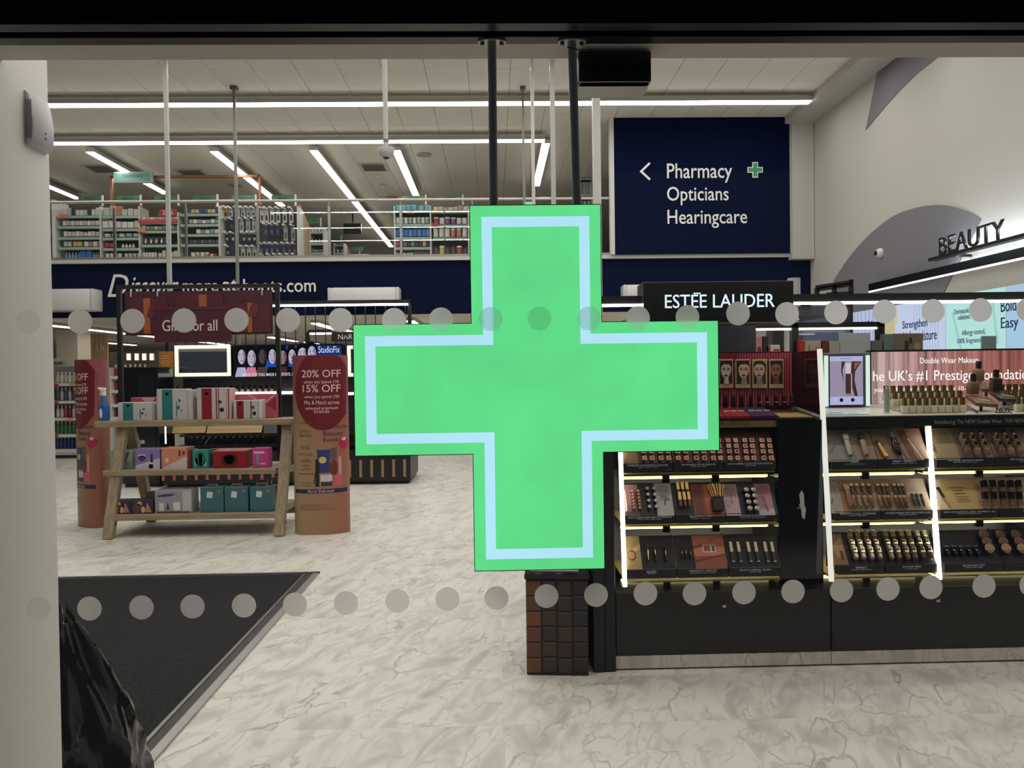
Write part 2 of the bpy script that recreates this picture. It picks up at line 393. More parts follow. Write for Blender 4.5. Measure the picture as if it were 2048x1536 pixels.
# ================================================================== SHOP WINDOW
win = thing('window_1', None, None, (0, YG, 0), kind='structure')
GL = glassmat('shop_glass', (.985, .99, .988), .03)
obj('pane', m_box(9, .01, zh+.02), GL, win, loc=(0, 0, .0))
dm = bpy.data.materials.new('etched_vinyl'); dm.use_nodes = True
def vinyl(m):
    nt = m.node_tree; nt.nodes.remove(nt.nodes['Principled BSDF']); N = nt.nodes.new; L = nt.links.new
    tc = N('ShaderNodeTexCoord'); n = N('ShaderNodeTexNoise'); n.inputs['Scale'].default_value = 45; n.inputs['Detail'].default_value = 5; L(tc.outputs['Object'], n.inputs['Vector'])
    r = N('ShaderNodeValToRGB'); r.color_ramp.elements[0].color = (.6, .585, .57, 1); r.color_ramp.elements[1].color = (.7, .685, .67, 1); L(n.outputs['Fac'], r.inputs[0])
    t = N('ShaderNodeBsdfTranslucent'); L(r.outputs[0], t.inputs[0]); d = N('ShaderNodeBsdfDiffuse'); L(r.outputs[0], d.inputs[0]); tr = N('ShaderNodeBsdfRefraction'); tr.inputs['IOR'].default_value = 1.2; tr.inputs['Roughness'].default_value = .75; tr.inputs[0].default_value = (.96, .95, .93, 1)
    a = N('ShaderNodeMixShader'); a.inputs[0].default_value = .06; L(t.outputs[0], a.inputs[1]); L(d.outputs[0], a.inputs[2])
    b = N('ShaderNodeMixShader'); b.inputs[0].default_value = .55; L(a.outputs[0], b.inputs[1]); L(tr.outputs[0], b.inputs[2]); L(b.outputs[0], nt.nodes['Material Output'].inputs[0])
vinyl(dm)
T1 = [(56, 644), (160, 643), (265, 642), (368, 641), (473, 640), (576, 640), (681, 640), (788, 640), (882, 639), (981, 638), (1079, 637), (1178, 637), (1276, 636), (1375, 634), (1476, 627), (1574, 628), (1672, 625), (1769, 623), (1866, 622), (1961, 620), (2056, 619)]
T2 = [(77, 1217), (179, 1217), (283, 1215), (385, 1213), (488, 1211), (590, 1209), (692, 1206), (795, 1202), (895, 1198), (993, 1196), (1093, 1192), (1192, 1190), (1291, 1187), (1389, 1187), (1488, 1185), (1586, 1183), (1683, 1181), (1776, 1178), (1862, 1175), (1968, 1172), (2062, 1170)]
bm = bmesh.new(); bmesh.ops.create_circle(bm, cap_ends=True, segments=40, radius=.0232); bmesh.ops.rotate(bm, matrix=Matrix.Rotation(math.pi/2, 3, 'X'), verts=bm.verts); dot = finish(bm, None)
T1 += [(-47, 645), (-150, 646), (2150, 618), (2244, 617), (2338, 616), (2432, 615)]; T2 += [(-26, 1218), (-130, 1219), (2155, 1168), (2248, 1166), (2341, 1164), (2434, 1162)]
for a, b in T1+T2:
    p = P(a, b, YG-.0062); obj('vinyl_dot', dot, dm, win, loc=(p.x, -.0062, p.z))

# ================================================================== GREEN PHARMACY CROSS
YX = YG+.016; cc = P(1075, 776, YX); u = YX/FPX*1.01
def cross(h, a): return [(-a, h), (a, h), (a, a), (h, a), (h, -a), (a, -a), (a, -h), (-a, -h), (-a, -a), (-h, -a), (-h, a), (-a, a)]
def ringmesh(A, B, y0, y1):
    bm = bmesh.new(); n = len(A)
    V = [[bm.verts.new((x, y, z)) for x, z in Q] for Q, y in ((A, y0), (B, y0), (B, y1), (A, y1))]
    for k in range(4):
        a, b = V[k], V[(k+1) % 4]
        for i in range(n): bm.faces.new((a[i], a[(i+1) % n], b[(i+1) % n], b[i]))
    return finish(bm, None)
cr = thing('pharmacy_cross_sign', 'lit green pharmacy cross with white outline hanging on two poles behind the window', 'sign', cc)
def crossmat(name, rgb, dev, sc):
    m = bpy.data.materials.new(name); m.use_nodes = True; nt = m.node_tree; nt.nodes.remove(nt.nodes['Principled BSDF']); N = nt.nodes.new; L = nt.links.new
    tc = N('ShaderNodeTexCoord'); n = N('ShaderNodeTexNoise'); n.inputs['Scale'].default_value = sc; n.inputs['Detail'].default_value = 2; L(tc.outputs['Object'], n.inputs['Vector'])
    mr = N('ShaderNodeMapRange'); mr.inputs[1].default_value = .3; mr.inputs[2].default_value = .7; mr.inputs[3].default_value = 1-dev; mr.inputs[4].default_value = 1+dev; L(n.outputs['Fac'], mr.inputs[0])
    e = N('ShaderNodeEmission'); e.inputs[0].default_value = lin(rgb); L(mr.outputs[0], e.inputs[1]); L(e.outputs[0], nt.nodes['Material Output'].inputs[0]); return m
GM = crossmat('lit_green_acrylic', (100, 226, 141), .07, 7); WM = crossmat('lit_white_acrylic', (184, 236, 255), .04, 5)
H, A = 362*u, 129.5*u
obj('casing', m_prism(cross(H, A), .036), mat((14, 22, 18), .4), cr, loc=(0, .004, 0))
obj('rim', ringmesh(cross(H+.0006, A+.0006), cross(H-.0007, A-.0007), -.001, .038), mat((26, 70, 44), .5), cr)
obj('green_face', m_prism(cross(H-.0007, A-.0007), .003), GM, cr, loc=(0, .0005, 0))
obj('white_outline', ringmesh(cross(H-23*u, A-23*u), cross(H-43*u, A-43*u), -.0008, .001), WM, cr)
PM = mat((190, 197, 193), .5)
for (ta, tb) in (((984, 92), (987.5, 414)), ((1144, 92), (1154, 414))):
    a = P(*ta, (y2+y3)/2+.001); a.z = zh+.002; b = P(*tb, YX+.018)
    obj('hanging_pole', m_tube([Vector(a)-cc, Vector(b)-cc-Vector((0, 0, .004))], .0088, 14), PM, cr)
    fl = obj('flange', m_lathe(((.028, 0), (.028, .003)), 24, 1.0, .55), mat((205, 203, 196), .4, .3), cr, loc=Vector((a.x, a.y, zh-.0035))-cc)
    for s in (-1, 1): obj('bolt', m_lathe(((.0042, 0), (.0042, .004), (.002, .005)), 6), mat((60, 60, 58), .3, .8), fl, loc=(s*.019, 0, -.0048))
cb = P(1136, 94, 1.49); obj('cable', m_tube([Vector(v)-cc for v in (P(1134, 94, 1.478), P(1150, 98, 1.474), P(1166, 101, 1.478), P(1185, 98, 1.5))], .0012, 6), mat((58, 56, 44), .5), cr)
# black plate box with a brushed metal chin, right of the poles
zc0, zc1, zc2 = zh, P(1230, 163, 1.53).z, P(1230, 188, 1.6).z
xa, xb_ = P(1157, 130, 1.53).x, P(1303, 130, 1.53).x
bxm = thing('sensor_box', 'black wall box with brushed metal lower lip hanging from the window head', 'sensor', ((xa+xb_)/2, 1.545, zc2))
obj('back_plate', m_box(xb_-xa, .03, zc0-zc1, .004, 2), mat((20, 21, 21), .45), bxm, loc=(0, 0, zc1-zc2))
hw = (xb_-xa)/2
lo = [Vector((-hw-.002, .0, .006)), Vector((hw-.009, .0, .006)), Vector((hw-.009, .075, .006)), Vector((-hw-.002, .075, .006))]
hi = [Vector((-hw+.003, -.014, zc1-zc2)), Vector((hw-.001, -.014, zc1-zc2)), Vector((hw-.001, .075, zc1-zc2)), Vector((-hw+.003, .075, zc1-zc2))]
obj('metal_chin', m_hull(lo, hi), mat((214, 210, 200), .35, .2), bxm)
obj('lip', m_box(2*hw-.006, .08, .006, .002), mat((120, 118, 112), .3, .9), bxm, loc=(-.005, .04, 0))
for dx in (-.045, .045): obj('keyhole', m_cyl(.005, .002, 10), BLACKG, bxm, loc=(dx, -.0155, .035), rot=(-math.pi/2, 0, 0))
for dx in (-.04, .04): obj('slot', m_box(.04, .001, .003), mat((60, 62, 62), .4), bxm, loc=(dx, -.0155, zc0-zc2-.028))
# wall sensor on the jamb
sp = PX(70, 240, Xc); t0 = PX(49, 240, Xc).y; t1 = PX(92, 240, Xc).y
ps = thing('motion_sensor', 'white wedge-shaped motion sensor on the white jamb', 'sensor', (Xc, (t0+t1)/2, PX(60, 292, Xc).z))
hs = PX(60, 186, Xc).z-PX(60, 292, Xc).z
bm = bmesh.new(); prof = [(0, 0), (.006, -.002), (.014, .004), (.019, .02), (.02, .05), (.017, .075), (.01, hs-.008), (.004, hs), (0, hs)]
R = []
for yy, k in ((-(t1-t0)/2, .86), (-(t1-t0)*.44, 1), ((t1-t0)*.44, 1), ((t1-t0)/2, .86)): R.append([bm.verts.new((x*k, yy, z if k == 1 else z*.97+.0015)) for x, z in prof])
for a, b in zip(R, R[1:]):
    for i in range(len(prof)-1): bm.faces.new((a[i], a[i+1], b[i+1], b[i]))
bm.faces.new(R[0]); bm.faces.new(R[-1][::-1])
obj('cover', finish(bm, None, True), mat((206, 206, 208), .4), ps)
for k in range(3): obj('vent_rib', m_box(.003, .0016, hs*.72, .0005), mat((150, 150, 152), .5), ps, loc=(.014, -(t1-t0)/2-.0006+.0001*k, .012), rot=None).location.x = .004+.005*k
obj('indicator', m_cyl(.002, .001, 8), BLACKG, ps, loc=(.0195, .003, .034), rot=(0, math.pi/2, 0)); obj('badge', m_box(.001, .009, .004), mat((70, 74, 80), .4), ps, loc=(.0188, .004, .021))
# ================================================================== LETTERING HELPER
def m_fit(s, width, height=None, ext=.002, bold=0.0, shear=0.0, res=3, align='L'):
    "lettering scaled to a width (and to the height of its highest and lowest points when given); origin at left end of the baseline"
    src = m_text(s, 1.0, 'LEFT', .01, bold, shear, res); me = src.copy()
    xs = [v.co.x for v in me.vertices]; zs = [v.co.z for v in me.vertices]
    kx = width/max(1e-6, max(xs)-min(xs)); kz = kx if height is None else height/(max(zs)-min(zs)); mx = min(xs)
    off = -width/2 if align == 'C' else 0
    for v in me.vertices: v.co = ((v.co.x-mx)*kx+off, v.co.y*ext/.01, v.co.z*kz)
    return me
def text_px(s, xl, xr, yb, Y, m, parent, name='lettering', h=None, **k):
    a, b = P(xl, yb, Y), P(xr, yb, Y); me = m_fit(s, (b-a).x, h and h*Y/FPX, **k)
    mid = P((xl+xr)/2, yb, Y); o = obj(name, me, m, parent); o.location = Vector((a.x, Y, mid.z))-(parent.location if parent else Vector())
    return o
TXT = mat((232, 232, 226), .5)
# ================================================================== LAMPS OF THE HIGH CEILING
HOUS = mat((176, 172, 164), .5)
def lamp(a, b, st, label, group, h=.014, wd=.14):
    a, b = Vector(a), Vector(b); t = thing('linear_ceiling_lamp', label, 'lamp', (a+b)/2, group); d = (b-a)
    v = abs(d.x) > abs(d.y); L = d.length
    sx, sy = (L, wd) if v else (wd, L)
    obj('housing', m_box(sx+.012, sy+.012, .07), HOUS, t, loc=(0, 0, 0)); obj('diffuser', m_box(sx, sy, h), lampmat(st), t, loc=(0, 0, -h))
    return t
ZL = 5.56; UP = 'linear lamps of the high ceiling'
yl = PZ(1000, 206.5, ZL).y; x1 = PZ(1618, 205, ZL).x
lamp((-9.5, yl, ZL), (x1, yl, ZL), 15, 'long bright ceiling lamp running across in front, nearest to the window head', UP)
yl2 = PZ(1000, 281.5, ZL).y; xe = PZ(1094, 281, ZL).x
lamp((-11, yl2, ZL), (xe-.045, yl2, ZL), 13, 'long bright ceiling lamp across the hall just above the glass balustrade', UP)
for (a, b, lb) in (((1092, 285), (1073, 371), 'short ceiling lamp running back from the right end of the cross lamp'),
                   ((792, 299), (832, 391), 'short ceiling lamp running back beside the dome camera pole'),
                   ((623, 299), (784, 493), 'longest ceiling lamp running back towards the upstairs television'),
                   ((424, 301), (566, 411), 'ceiling lamp running back behind the thin grey pole'),
                   ((175, 302), (333, 387), 'ceiling lamp running back behind the hanging healthcare sign'),
                   ((60, 357), (156, 397), 'leftmost ceiling lamp running back beside the white jamb')):
    A, B = PZ(*a, ZL), PZ(*b, ZL); X = (A.x+B.x)/2 if abs(A.x-B.x) < 1.5 else A.x
    lamp((X, A.y+.05, ZL), (X, B.y, ZL), 13, lb, UP)
ZG = ZFB-.06; GR = 'linear lamps under the mezzanine'
for (a, b, lb) in (((60, 646), (322, 691), 'long lamp under the mezzanine above the red promotion column'), ((156, 681), (276, 690), 'short lamp under the mezzanine in front of the wooden lift wall'),
                   ((540, 674), (581, 681), 'short lamp under the mezzanine beside the black sign post'), ((629, 646), (662, 655), 'near lamp under the mezzanine behind the thin black rods'),
                   ((612, 684), (645, 689), 'far lamp under the mezzanine above the portrait screen'), ((690, 660), (712, 665), 'lamp under the mezzanine next to the green cross')):
    A, B = PZ(*a, ZG), PZ(*b, ZG); lamp((A.x, max(A.y, 13.3), ZG), (A.x, min(max(B.y, A.y+2.4), 26), ZG), 6, lb, GR)
for X in (-1.5, .6, 2.7, 4.6): lamp((X, 13.6, ZG), (X, 21, ZG), 6, nth('lamp under the mezzanine behind the cosmetics counters', (-1.5, .6, 2.7, 4.6).index(X), 4), GR)  # extra lamps added at regular spacing to light the space under the mezzanine

# ---- ceiling fittings
GRIL = mat((112, 106, 98), .6)
for px, py, lb in ((205, 338, 'square ceiling air vent left of the hanging healthcare sign'), (385, 346, 'square ceiling air vent above the copper frame'), (748, 335, 'square ceiling air vent beside the dome camera')):
    c = PZ(px, py, ZC-.012); t = thing('ceiling_vent', lb, 'vent', c, 'square vents in the high ceiling')
    obj('frame', m_box(.58, .58, .012), mat((196, 190, 178), .7), t, loc=(0, 0, -.005))
    for k in range(7): obj('slat', m_box(.44, .03, .012), GRIL, t, loc=(0, -.21+.07*k, -.014), rot=(.5, 0, 0))
for px, py, lb in ((848, 310, 'round flat ceiling speaker right of the dome camera'), (470, 371, 'round flat ceiling speaker behind the thin grey pole'), (783, 395, 'round flat ceiling speaker above the glass rail')):
    c = PZ(px, py, ZC-.012); solo('ceiling_speaker', m_lathe(((.14, 0), (.15, .012)), 20), mat((170, 164, 154), .6), lb, 'speaker', 'ceiling speakers', loc=c-Vector((0, 0, .01)))
for px, py, lb in ((757, 352, 'small smoke detector nearest to the vent'), (767, 372, 'small smoke detector farther back')):
    c = PZ(px, py, ZC-.012); solo('smoke_detector', m_lathe(((.02, -.06), (.05, -.045), (.06, -.01), (.06, 0)), 14), WHITE, lb, 'detector', None, loc=c)
# ---- dome camera on its pole
p = P(772, 300, 8.0); t = thing('dome_camera', 'white dome camera hanging from the ceiling on a white pole', 'camera', (p.x, 8.0, p.z-.08))
obj('pole', m_cyl(.026, ZC-p.z+.08, 14), mat((190, 190, 188), .45), t, loc=(0, 0, .06)); obj('collar', m_cyl(.03, .03, 14), mat((120, 120, 118), .4), t, loc=(0, 0, .16))
obj('housing', m_lathe(((.04, 0), (.075, .03), (.088, .06), (.086, .1), (.03, .11)), 20), mat((188, 190, 196), .4), t); obj('lens', m_lathe(((0, -.02), (.025, -.012), (.04, .004)), 14), BLACKG, t)
# ---- tall posts
def post(px0, py, Y, wpx, zt, m, lb, cap=False, z0=0.0):
    p = P(px0, py, Y); wd = wpx*Y/FPX; t = thing('ceiling_post', lb, 'post', (p.x, Y, z0), 'tall posts between floor and ceiling'); zt -= z0
    obj('shaft', m_box(wd, wd, zt, .003), m, t); obj('foot_plate', m_box(wd*2.2, wd*2.2, .012), m, t)
    if cap: obj('top_bracket', m_box(wd*2.4, wd*2.4, .05), mat((90, 90, 88), .5), t, loc=(0, 0, zt-.05))
PG = mat((176, 176, 170), .5); PD = mat((128, 128, 124), .5)
post(335, 350, 9.6, 7.5, ZC, PG, 'white post in front of the red percent sign', z0=P(335, 610, 9.6).z); post(471.5, 350, 11.25, 5.5, ZC, PD, 'thin grey post with a dark ceiling bracket, left of the dome camera', True)
post(1047, 300, 11.3, 4.5, ZC, PD, 'thin grey post with a dark ceiling bracket, between the cross poles', True); post(1066, 300, 9.9, 6.5, ZC, mat((205, 203, 196), .5), 'thin white post right of the grey one between the cross poles')
post(1106, 300, 9.7, 9, ZC, PG, 'white post just left of the right cross pole'); post(1193, 300, 9.9, 15, ZC, mat((190, 190, 184), .5), 'thick white post left of the navy direction panel')

# ================================================================== NAVY DIRECTION PANEL
Yp = YF-.12; a, b = P(1227, 233, Yp), P(1580, 515, Yp)
t = thing('direction_panel', 'tall navy wall panel listing pharmacy, opticians and hearingcare', 'sign', ((a.x+b.x)/2, Yp, ZFT+.06))
obj('board', m_box(b.x-a.x, .12, a.z-ZFT-.06), NAVY, t, loc=(0, .06, 0))
obj('side_trim', m_box(.07, .14, a.z-ZFT-.06), mat((205, 203, 196), .6), t, loc=(a.x-t.location.x-.036, .06, 0)); obj('side_trim', m_box(.08, .14, a.z-ZFT-.06), mat((190, 188, 182), .6), t, loc=(b.x-t.location.x+.05, .06, 0))
for s, xl, xr, yb, h in (('Pharmacy', 1334, 1464, 356, 39), ('Opticians', 1334, 1457, 401, 37), ('Hearingcare', 1335, 1494, 447, 37)): text_px(s, xl, xr, yb, Yp-.001, TXT, t, h=h, ext=.012, bold=.004)
c = P(1290, 343, Yp); s_ = Yp/FPX
obj('arrow', m_prism([(8*s_, 18*s_), (11*s_, 15*s_), (-5*s_, 0), (11*s_, -15*s_), (8*s_, -18*s_), (-11*s_, 0)], .012), TXT, t, loc=Vector((c.x, Yp-.012, c.z))-t.location)
c = P(1510, 340, Yp)
obj('small_cross', m_prism(cross(15.5*s_, 5.6*s_), .012), TXT, t, loc=Vector((c.x, Yp-.012, c.z))-t.location); obj('small_cross_face', m_prism(cross(13.6*s_, 3.9*s_), .004), mat((58, 148, 96), .5), t, loc=Vector((c.x, Yp-.016, c.z))-t.location)

# ================================================================== FASCIA LETTERING AND AIR CONDITIONERS
t = thing('fascia_lettering', 'white lettering about the online shop on the navy mezzanine fascia', 'lettering', (P(420, 585, YF).x, YF, P(420, 585, YF).z))
text_px('D', 216, 258, 594, YF-.001, TXT, t, 'script_letter', h=44, ext=.015, shear=.35, bold=-.004); text_px('iscover', 258, 358, 590, YF-.001, TXT, t, 'script_letters', h=36, ext=.015, shear=.55, bold=.006)
text_px('more', 366, 437, 583, YF-.001, TXT, t, ext=.015, bold=.006, h=17); text_px('at', 446, 476, 583, YF-.001, TXT, t, ext=.015, bold=.006, h=24); text_px('boots.com', 487, 632, 584, YF-.001, TXT, t, ext=.015, bold=.006, h=27)
for k, (x0_, x1_, y0_, y1_, lb) in enumerate(((70, 187, 578, 621, 'white wall air conditioner on the fascia next to the white jamb'), (655, 798, 575, 606, 'white wall air conditioner on the fascia left of the green cross'), (1247, 1400, 569, 592, 'white wall air conditioner half hidden behind the black brand sign'))):
    A, B = P(x0_, y0_, YF-.3), P(x1_, y1_, YF-.3); wd, hh = B.x-A.x, A.z-B.z
    t = thing('air_conditioner', lb, 'air conditioner', ((A.x+B.x)/2, YF-.15, B.z), 'wall air conditioners on the navy fascia')
    AW = mat((222, 222, 218), .4)
    obj('body', m_box(wd-.1, .29, hh, .03, 2), AW, t); obj('end_cap', m_box(.07, .3, hh, .02, 2), mat((205, 205, 202), .4), t, loc=(wd/2-.03, 0, 0)); obj('end_cap', m_box(.07, .3, hh, .02, 2), mat((205, 205, 202), .4), t, loc=(-wd/2+.03, 0, 0))
    obj('louvre', m_box(wd-.2, .05, .012), mat((150, 150, 148), .5), t, loc=(0, -.13, -.004))

# ================================================================== MEZZANINE BALUSTRADE
YR = YF+.02; zr = P(500, 402, YR).z
t = thing('glass_balustrade', 'glass balustrade with steel posts and round rail along the mezzanine edge', 'balustrade', (0, YR, ZFT+.06))
xe2 = P(1219, 402, YR).x
obj('handrail', m_tube([(-11.5, 0, zr-t.location.z), (xe2, 0, zr-t.location.z)], .024, 12), mat((198, 192, 182), .3, .8), t)
PANE = glassmat('balustrade_glass', (.95, .965, .955), .05)
px = 86.0; last = None
while px < 1230:
    X = P(px, 460, YR).x
    if px < 950 or px > 1210:
        obj('post', m_box(.045, .03, zr-t.location.z-.1, .004), STEEL, t, loc=(X, 0, 0)); obj('rail_stem', m_cyl(.008, .1, 8), STEEL, t, loc=(X, 0, zr-t.location.z-.11))
    if last is not None: obj('pane', m_box(X-last-.06, .012, zr-t.location.z-.13), PANE, t, loc=((X+last)/2, 0, .01))
    last = X; px += 143.2
obj('base_channel', m_box(xe2+11.5, .06, .05), mat((150, 148, 142), .4, .5), t, loc=((xe2-11.5)/2, 0, 0))

# ================================================================== UPSTAIRS SHELVING
YS = 15.4; SHG = mat((150, 172, 160), .5); SHW = mat((198, 196, 188), .5); SHB = mat((104, 104, 100), .7)
def sh(px, py, Y=None): return P(px, py, YS if Y is None else Y)
HEADG = mat((74, 128, 96), .5)
def bay(x0_, x1_, ytop, boards, lb, Y=None, back=SHB, board=SHG, dep=.42, head=None, right=True, left=True, grp='upstairs shelving bays', sides=SHW):
    Y = Y or YS; A, B = P(x0_, ytop, Y), P(x1_, ytop, Y); wd = B.x-A.x; zb = ZFT; cx = (A.x+B.x)/2
    t = thing('shelving_bay', lb, 'shelving', (cx, Y, zb), grp); zt = A.z-zb
    obj('back_panel', m_box(wd, .03, zt), back, t, loc=(0, dep, 0)); obj('plinth', m_box(wd, dep, .09), mat((130, 128, 122), .6), t, loc=(0, dep/2, 0))
    if left: obj('side_panel', m_box(.03, dep, zt), sides, t, loc=(-wd/2+.015, dep/2, 0))
    if right: obj('side_panel', m_box(.03, dep, zt), sides, t, loc=(wd/2-.015, dep/2, 0))
    for y in boards:
        z = P((x0_+x1_)/2, y, Y).z-zb; s = obj('shelf', m_box(wd-.06, dep-.02, .02), board, t, loc=(0, dep/2, z-.02)); obj('price_strip', m_box(wd-.06, .012, .05), board, s, loc=(0, -dep/2+.004, -.035))
    if head:
        hx0, hx1, hy0, hy1 = head; C0, C1 = P(hx0, hy0, Y+.2), P(hx1, hy1, Y+.2)
        h = obj('header_sign', m_box(C1.x-C0.x, .03, C0.z-C1.z), HEADG, t, loc=((C0.x+C1.x)/2-cx, .2, C1.z-zb)); obj('header_bracket', m_box(.03, .04, C0.z-C1.z+.1), mat((225, 225, 220), .5), t, loc=(C1.x-cx+.02, .2, C1.z-zb-.08))
        obj('header_text', m_fit('Health care', (C1.x-C0.x)*.4, .06, align='C'), mat((40, 70, 54), .5), h, loc=(0, -.016, .05))
    return t
def goods(x0_, x1_, yb, hpx, n, shape, cols, name, label, cat, Y=None, dy=.1, gap=.12, hv=.0):
    "n separate products in a row between two pixel columns, standing on the board whose front edge is at yb"
    Y0 = Y or YS; Yp_ = Y0+dy; A, B = P(x0_, yb, Y0), P(x1_, yb, Y0); wd = (B.x-A.x)/n; s = Y0/FPX
    for k in range(n):
        c = cols[k % len(cols)]; h = hpx*s*(1+hv*(random.random()-.5)); q = wd*(1-gap)
        M = at((A.x+wd*(k+.5), Yp_, A.z+.0005), random.uniform(-.05, .05))
        if shape == 'box': parts = [('carton', m_box(round(q, 3), .1, round(h, 3), .004), mat(c, .5))]
        elif shape == 'tub': parts = [('body', m_lathe(((round(q/2, 3), 0), (round(q/2, 3), round(h*.8, 3))), 12), mat(c, .4)), ('lid', m_cyl(round(q/2*1.03, 3), round(h*.2, 3), 12), WHITE if sum(c) > 200 else BLACK, (0, 0, round(h*.8, 3)))]
        elif shape == 'bottle': parts = [('body', m_lathe(((round(q*.45, 3), 0), (round(q*.47, 3), round(h*.6, 3)), (round(q*.16, 3), round(h*.74, 3))), 10), mat(c, .3)), ('cap', m_cyl(round(q*.19, 3), round(h*.25, 3), 8), WHITE, (0, 0, round(h*.74, 3)))]
        else: parts = [('card', m_box(round(q, 3), .012, round(h, 3)), mat(c, .5))]
        item(name, nth(label, k, n), cat, label, M, parts)
W1, W2, RD, BL, LB, YE, DK, GRN, PU, CRM = (214, 210, 204), (188, 186, 182), (168, 52, 54), (52, 104, 176), (96, 156, 206), (198, 172, 96), (48, 50, 62), (96, 140, 92), (150, 140, 178), (206, 186, 160)
bay(112, 201, 413, (431, 452, 474, 494, 518), 'upstairs shelving bay beside the white end panel with blue bottles at the bottom', head=(157, 203, 393, 404), left=False)
solo('shelf_end_panel', m_box(.07, .5, P(115, 400, YS).z-ZFT), mat((222, 220, 212), .5), 'white end panel of the leftmost upstairs shelving', 'panel', loc=(P(109, 460, YS).x, YS+.22, ZFT))
bay(201, 279, 413, (431, 457, 475, 496, 518), 'upstairs shelving bay behind the first rail post', head=(233, 280, 392, 404), left=False)
bay(279, 357, 425, (443, 461, 489, 517), 'upstairs shelving bay with the red percent sign on top', head=(309, 355, 391, 404), left=False)
bay(357, 439, 415, (427, 448, 468, 488, 516), 'upstairs shelving bay next to the hanging blister packs', head=(386, 433, 391, 404), left=False)
goods(124, 196, 430, 14, 9, 'box', (W1, W2, DK, W1), 'carton', 'small pale carton on the top shelf beside the white end panel', 'carton', hv=.5)
goods(205, 276, 430, 15, 6, 'box', (W2, CRM, (186, 120, 84), W2), 'carton', 'carton on the top shelf behind the first rail post', 'carton', hv=.6)
goods(122, 196, 450, 9, 9, 'box', (W1, (206, 176, 170)), 'carton', 'low pinkish carton on the second shelf of the leftmost upstairs bay', 'carton')
goods(202, 278, 455, 13, 6, 'box', (W1, W1, (208, 190, 188)), 'carton', 'white carton on the second shelf behind the first rail post', 'carton', hv=.2)
goods(124, 196, 472, 9, 9, 'box', (W1, (210, 180, 172), W2), 'carton', 'low white carton on the third shelf of the leftmost upstairs bay', 'carton', hv=.3)
goods(204, 276, 473, 6, 5, 'tub', (W2, (150, 158, 152)), 'jar', 'low jar on the third shelf behind the first rail post', 'jar')
goods(124, 140, 492, 10, 2, 'box', (W2,), 'carton', 'grey carton on the fourth shelf of the leftmost upstairs bay', 'carton'); goods(143, 161, 492, 10, 2, 'box', (YE,), 'carton', 'yellow carton on the fourth shelf upstairs', 'carton')
goods(165, 201, 492, 10, 4, 'box', (W1, (190, 120, 112)), 'carton', 'white and red carton right of the yellow ones upstairs', 'carton'); goods(206, 226, 494, 9, 2, 'box', (RD,), 'carton', 'red carton on the fourth shelf upstairs', 'carton')
goods(238, 266, 494, 8, 4, 'bottle', (W1,), 'bottle', 'small white bottle on the fourth shelf behind the first rail post', 'bottle')
goods(124, 157, 516, 12, 5, 'bottle', (LB,), 'bottle', 'light blue bottle on the bottom shelf of the leftmost upstairs bay', 'bottle'); goods(157, 181, 516, 17, 2, 'box', (BL,), 'box', 'large blue box on the bottom shelf upstairs', 'box')
goods(181, 203, 516, 12, 5, 'bottle', (PU,), 'bottle', 'lilac bottle on the bottom shelf upstairs', 'bottle'); goods(206, 240, 516, 10, 4, 'tub', (W1,), 'jar', 'white jar on the bottom shelf left of the first rail post', 'jar'); goods(244, 278, 516, 10, 4, 'tub', (W2,), 'jar', 'grey jar on the bottom shelf right of the first rail post', 'jar')
goods(281, 355, 441, 7, 9, 'box', (W1, (200, 150, 146)), 'carton', 'white carton on the red edged top shelf', 'carton')
c = sh(317, 440); pb = obj('price_board', m_box(.78, .02, .07), mat((186, 62, 66), .5)); pb.location = (c.x, YS-.02, c.z-.06); tagg(pb, 'long red price strip on the upstairs bay with the percent sign', 'price strip')
goods(281, 355, 459, 8, 9, 'box', (W2, (150, 146, 140), (120, 130, 108)), 'carton', 'mixed small carton under the red edged shelf', 'carton', hv=.3)
goods(283, 340, 487, 15, 7, 'card', (DK, DK, (60, 60, 66)), 'blister_card', 'black carded pack below the red edged shelf', 'pack'); goods(285, 338, 486, 9, 5, 'bottle', (W1,), 'brush', 'white device hanging below the red edged shelf', 'device', dy=.03, gap=.6)
goods(281, 310, 515, 11, 5, 'tub', (W1,), 'jar', 'white jar on the bottom shelf under the percent sign', 'jar'); goods(314, 354, 515, 12, 5, 'box', (W2, CRM, DK), 'carton', 'pale carton on the bottom shelf under the percent sign', 'carton', hv=.5)
goods(380, 437, 425, 7, 7, 'box', (YE, W2, (64, 72, 128), (64, 72, 128)), 'carton', 'small carton on the top shelf next to the blister packs', 'carton'); goods(375, 437, 446, 8, 7, 'box', ((150, 160, 176), W1), 'carton', 'pale carton on the second shelf next to the blister packs', 'carton', hv=.3)
goods(390, 436, 466, 8, 5, 'box', (W1, (130, 144, 168)), 'carton', 'pale carton on the third shelf next to the blister packs', 'carton', hv=.4); goods(376, 437, 486, 7, 8, 'box', ((66, 70, 78), (90, 96, 100)), 'carton', 'dark low carton on the fourth shelf next to the blister packs', 'carton')
goods(378, 416, 514, 10, 4, 'tub', (W1, (196, 150, 146)), 'jar', 'white jar on the bottom shelf next to the blister packs', 'jar'); goods(418, 434, 517, 8, 3, 'box', (RD, W1), 'carton', 'small red and white carton next to the blister packs', 'carton', dy=-.02)
for x, y, lb in ((127, 434, 'orange price tag on the leftmost upstairs bay'), (284, 462, 'orange price tag under the red edged shelf'), (424, 519, 'red price tag on the bottom shelf next to the blister packs')):
    c = sh(x, y); solo('price_tag', m_box(.16, .008, .075), mat((214, 128, 84) if 'orange' in lb else (196, 66, 74), .5), lb, 'price tag', loc=(c.x, YS-.035, c.z-.03))
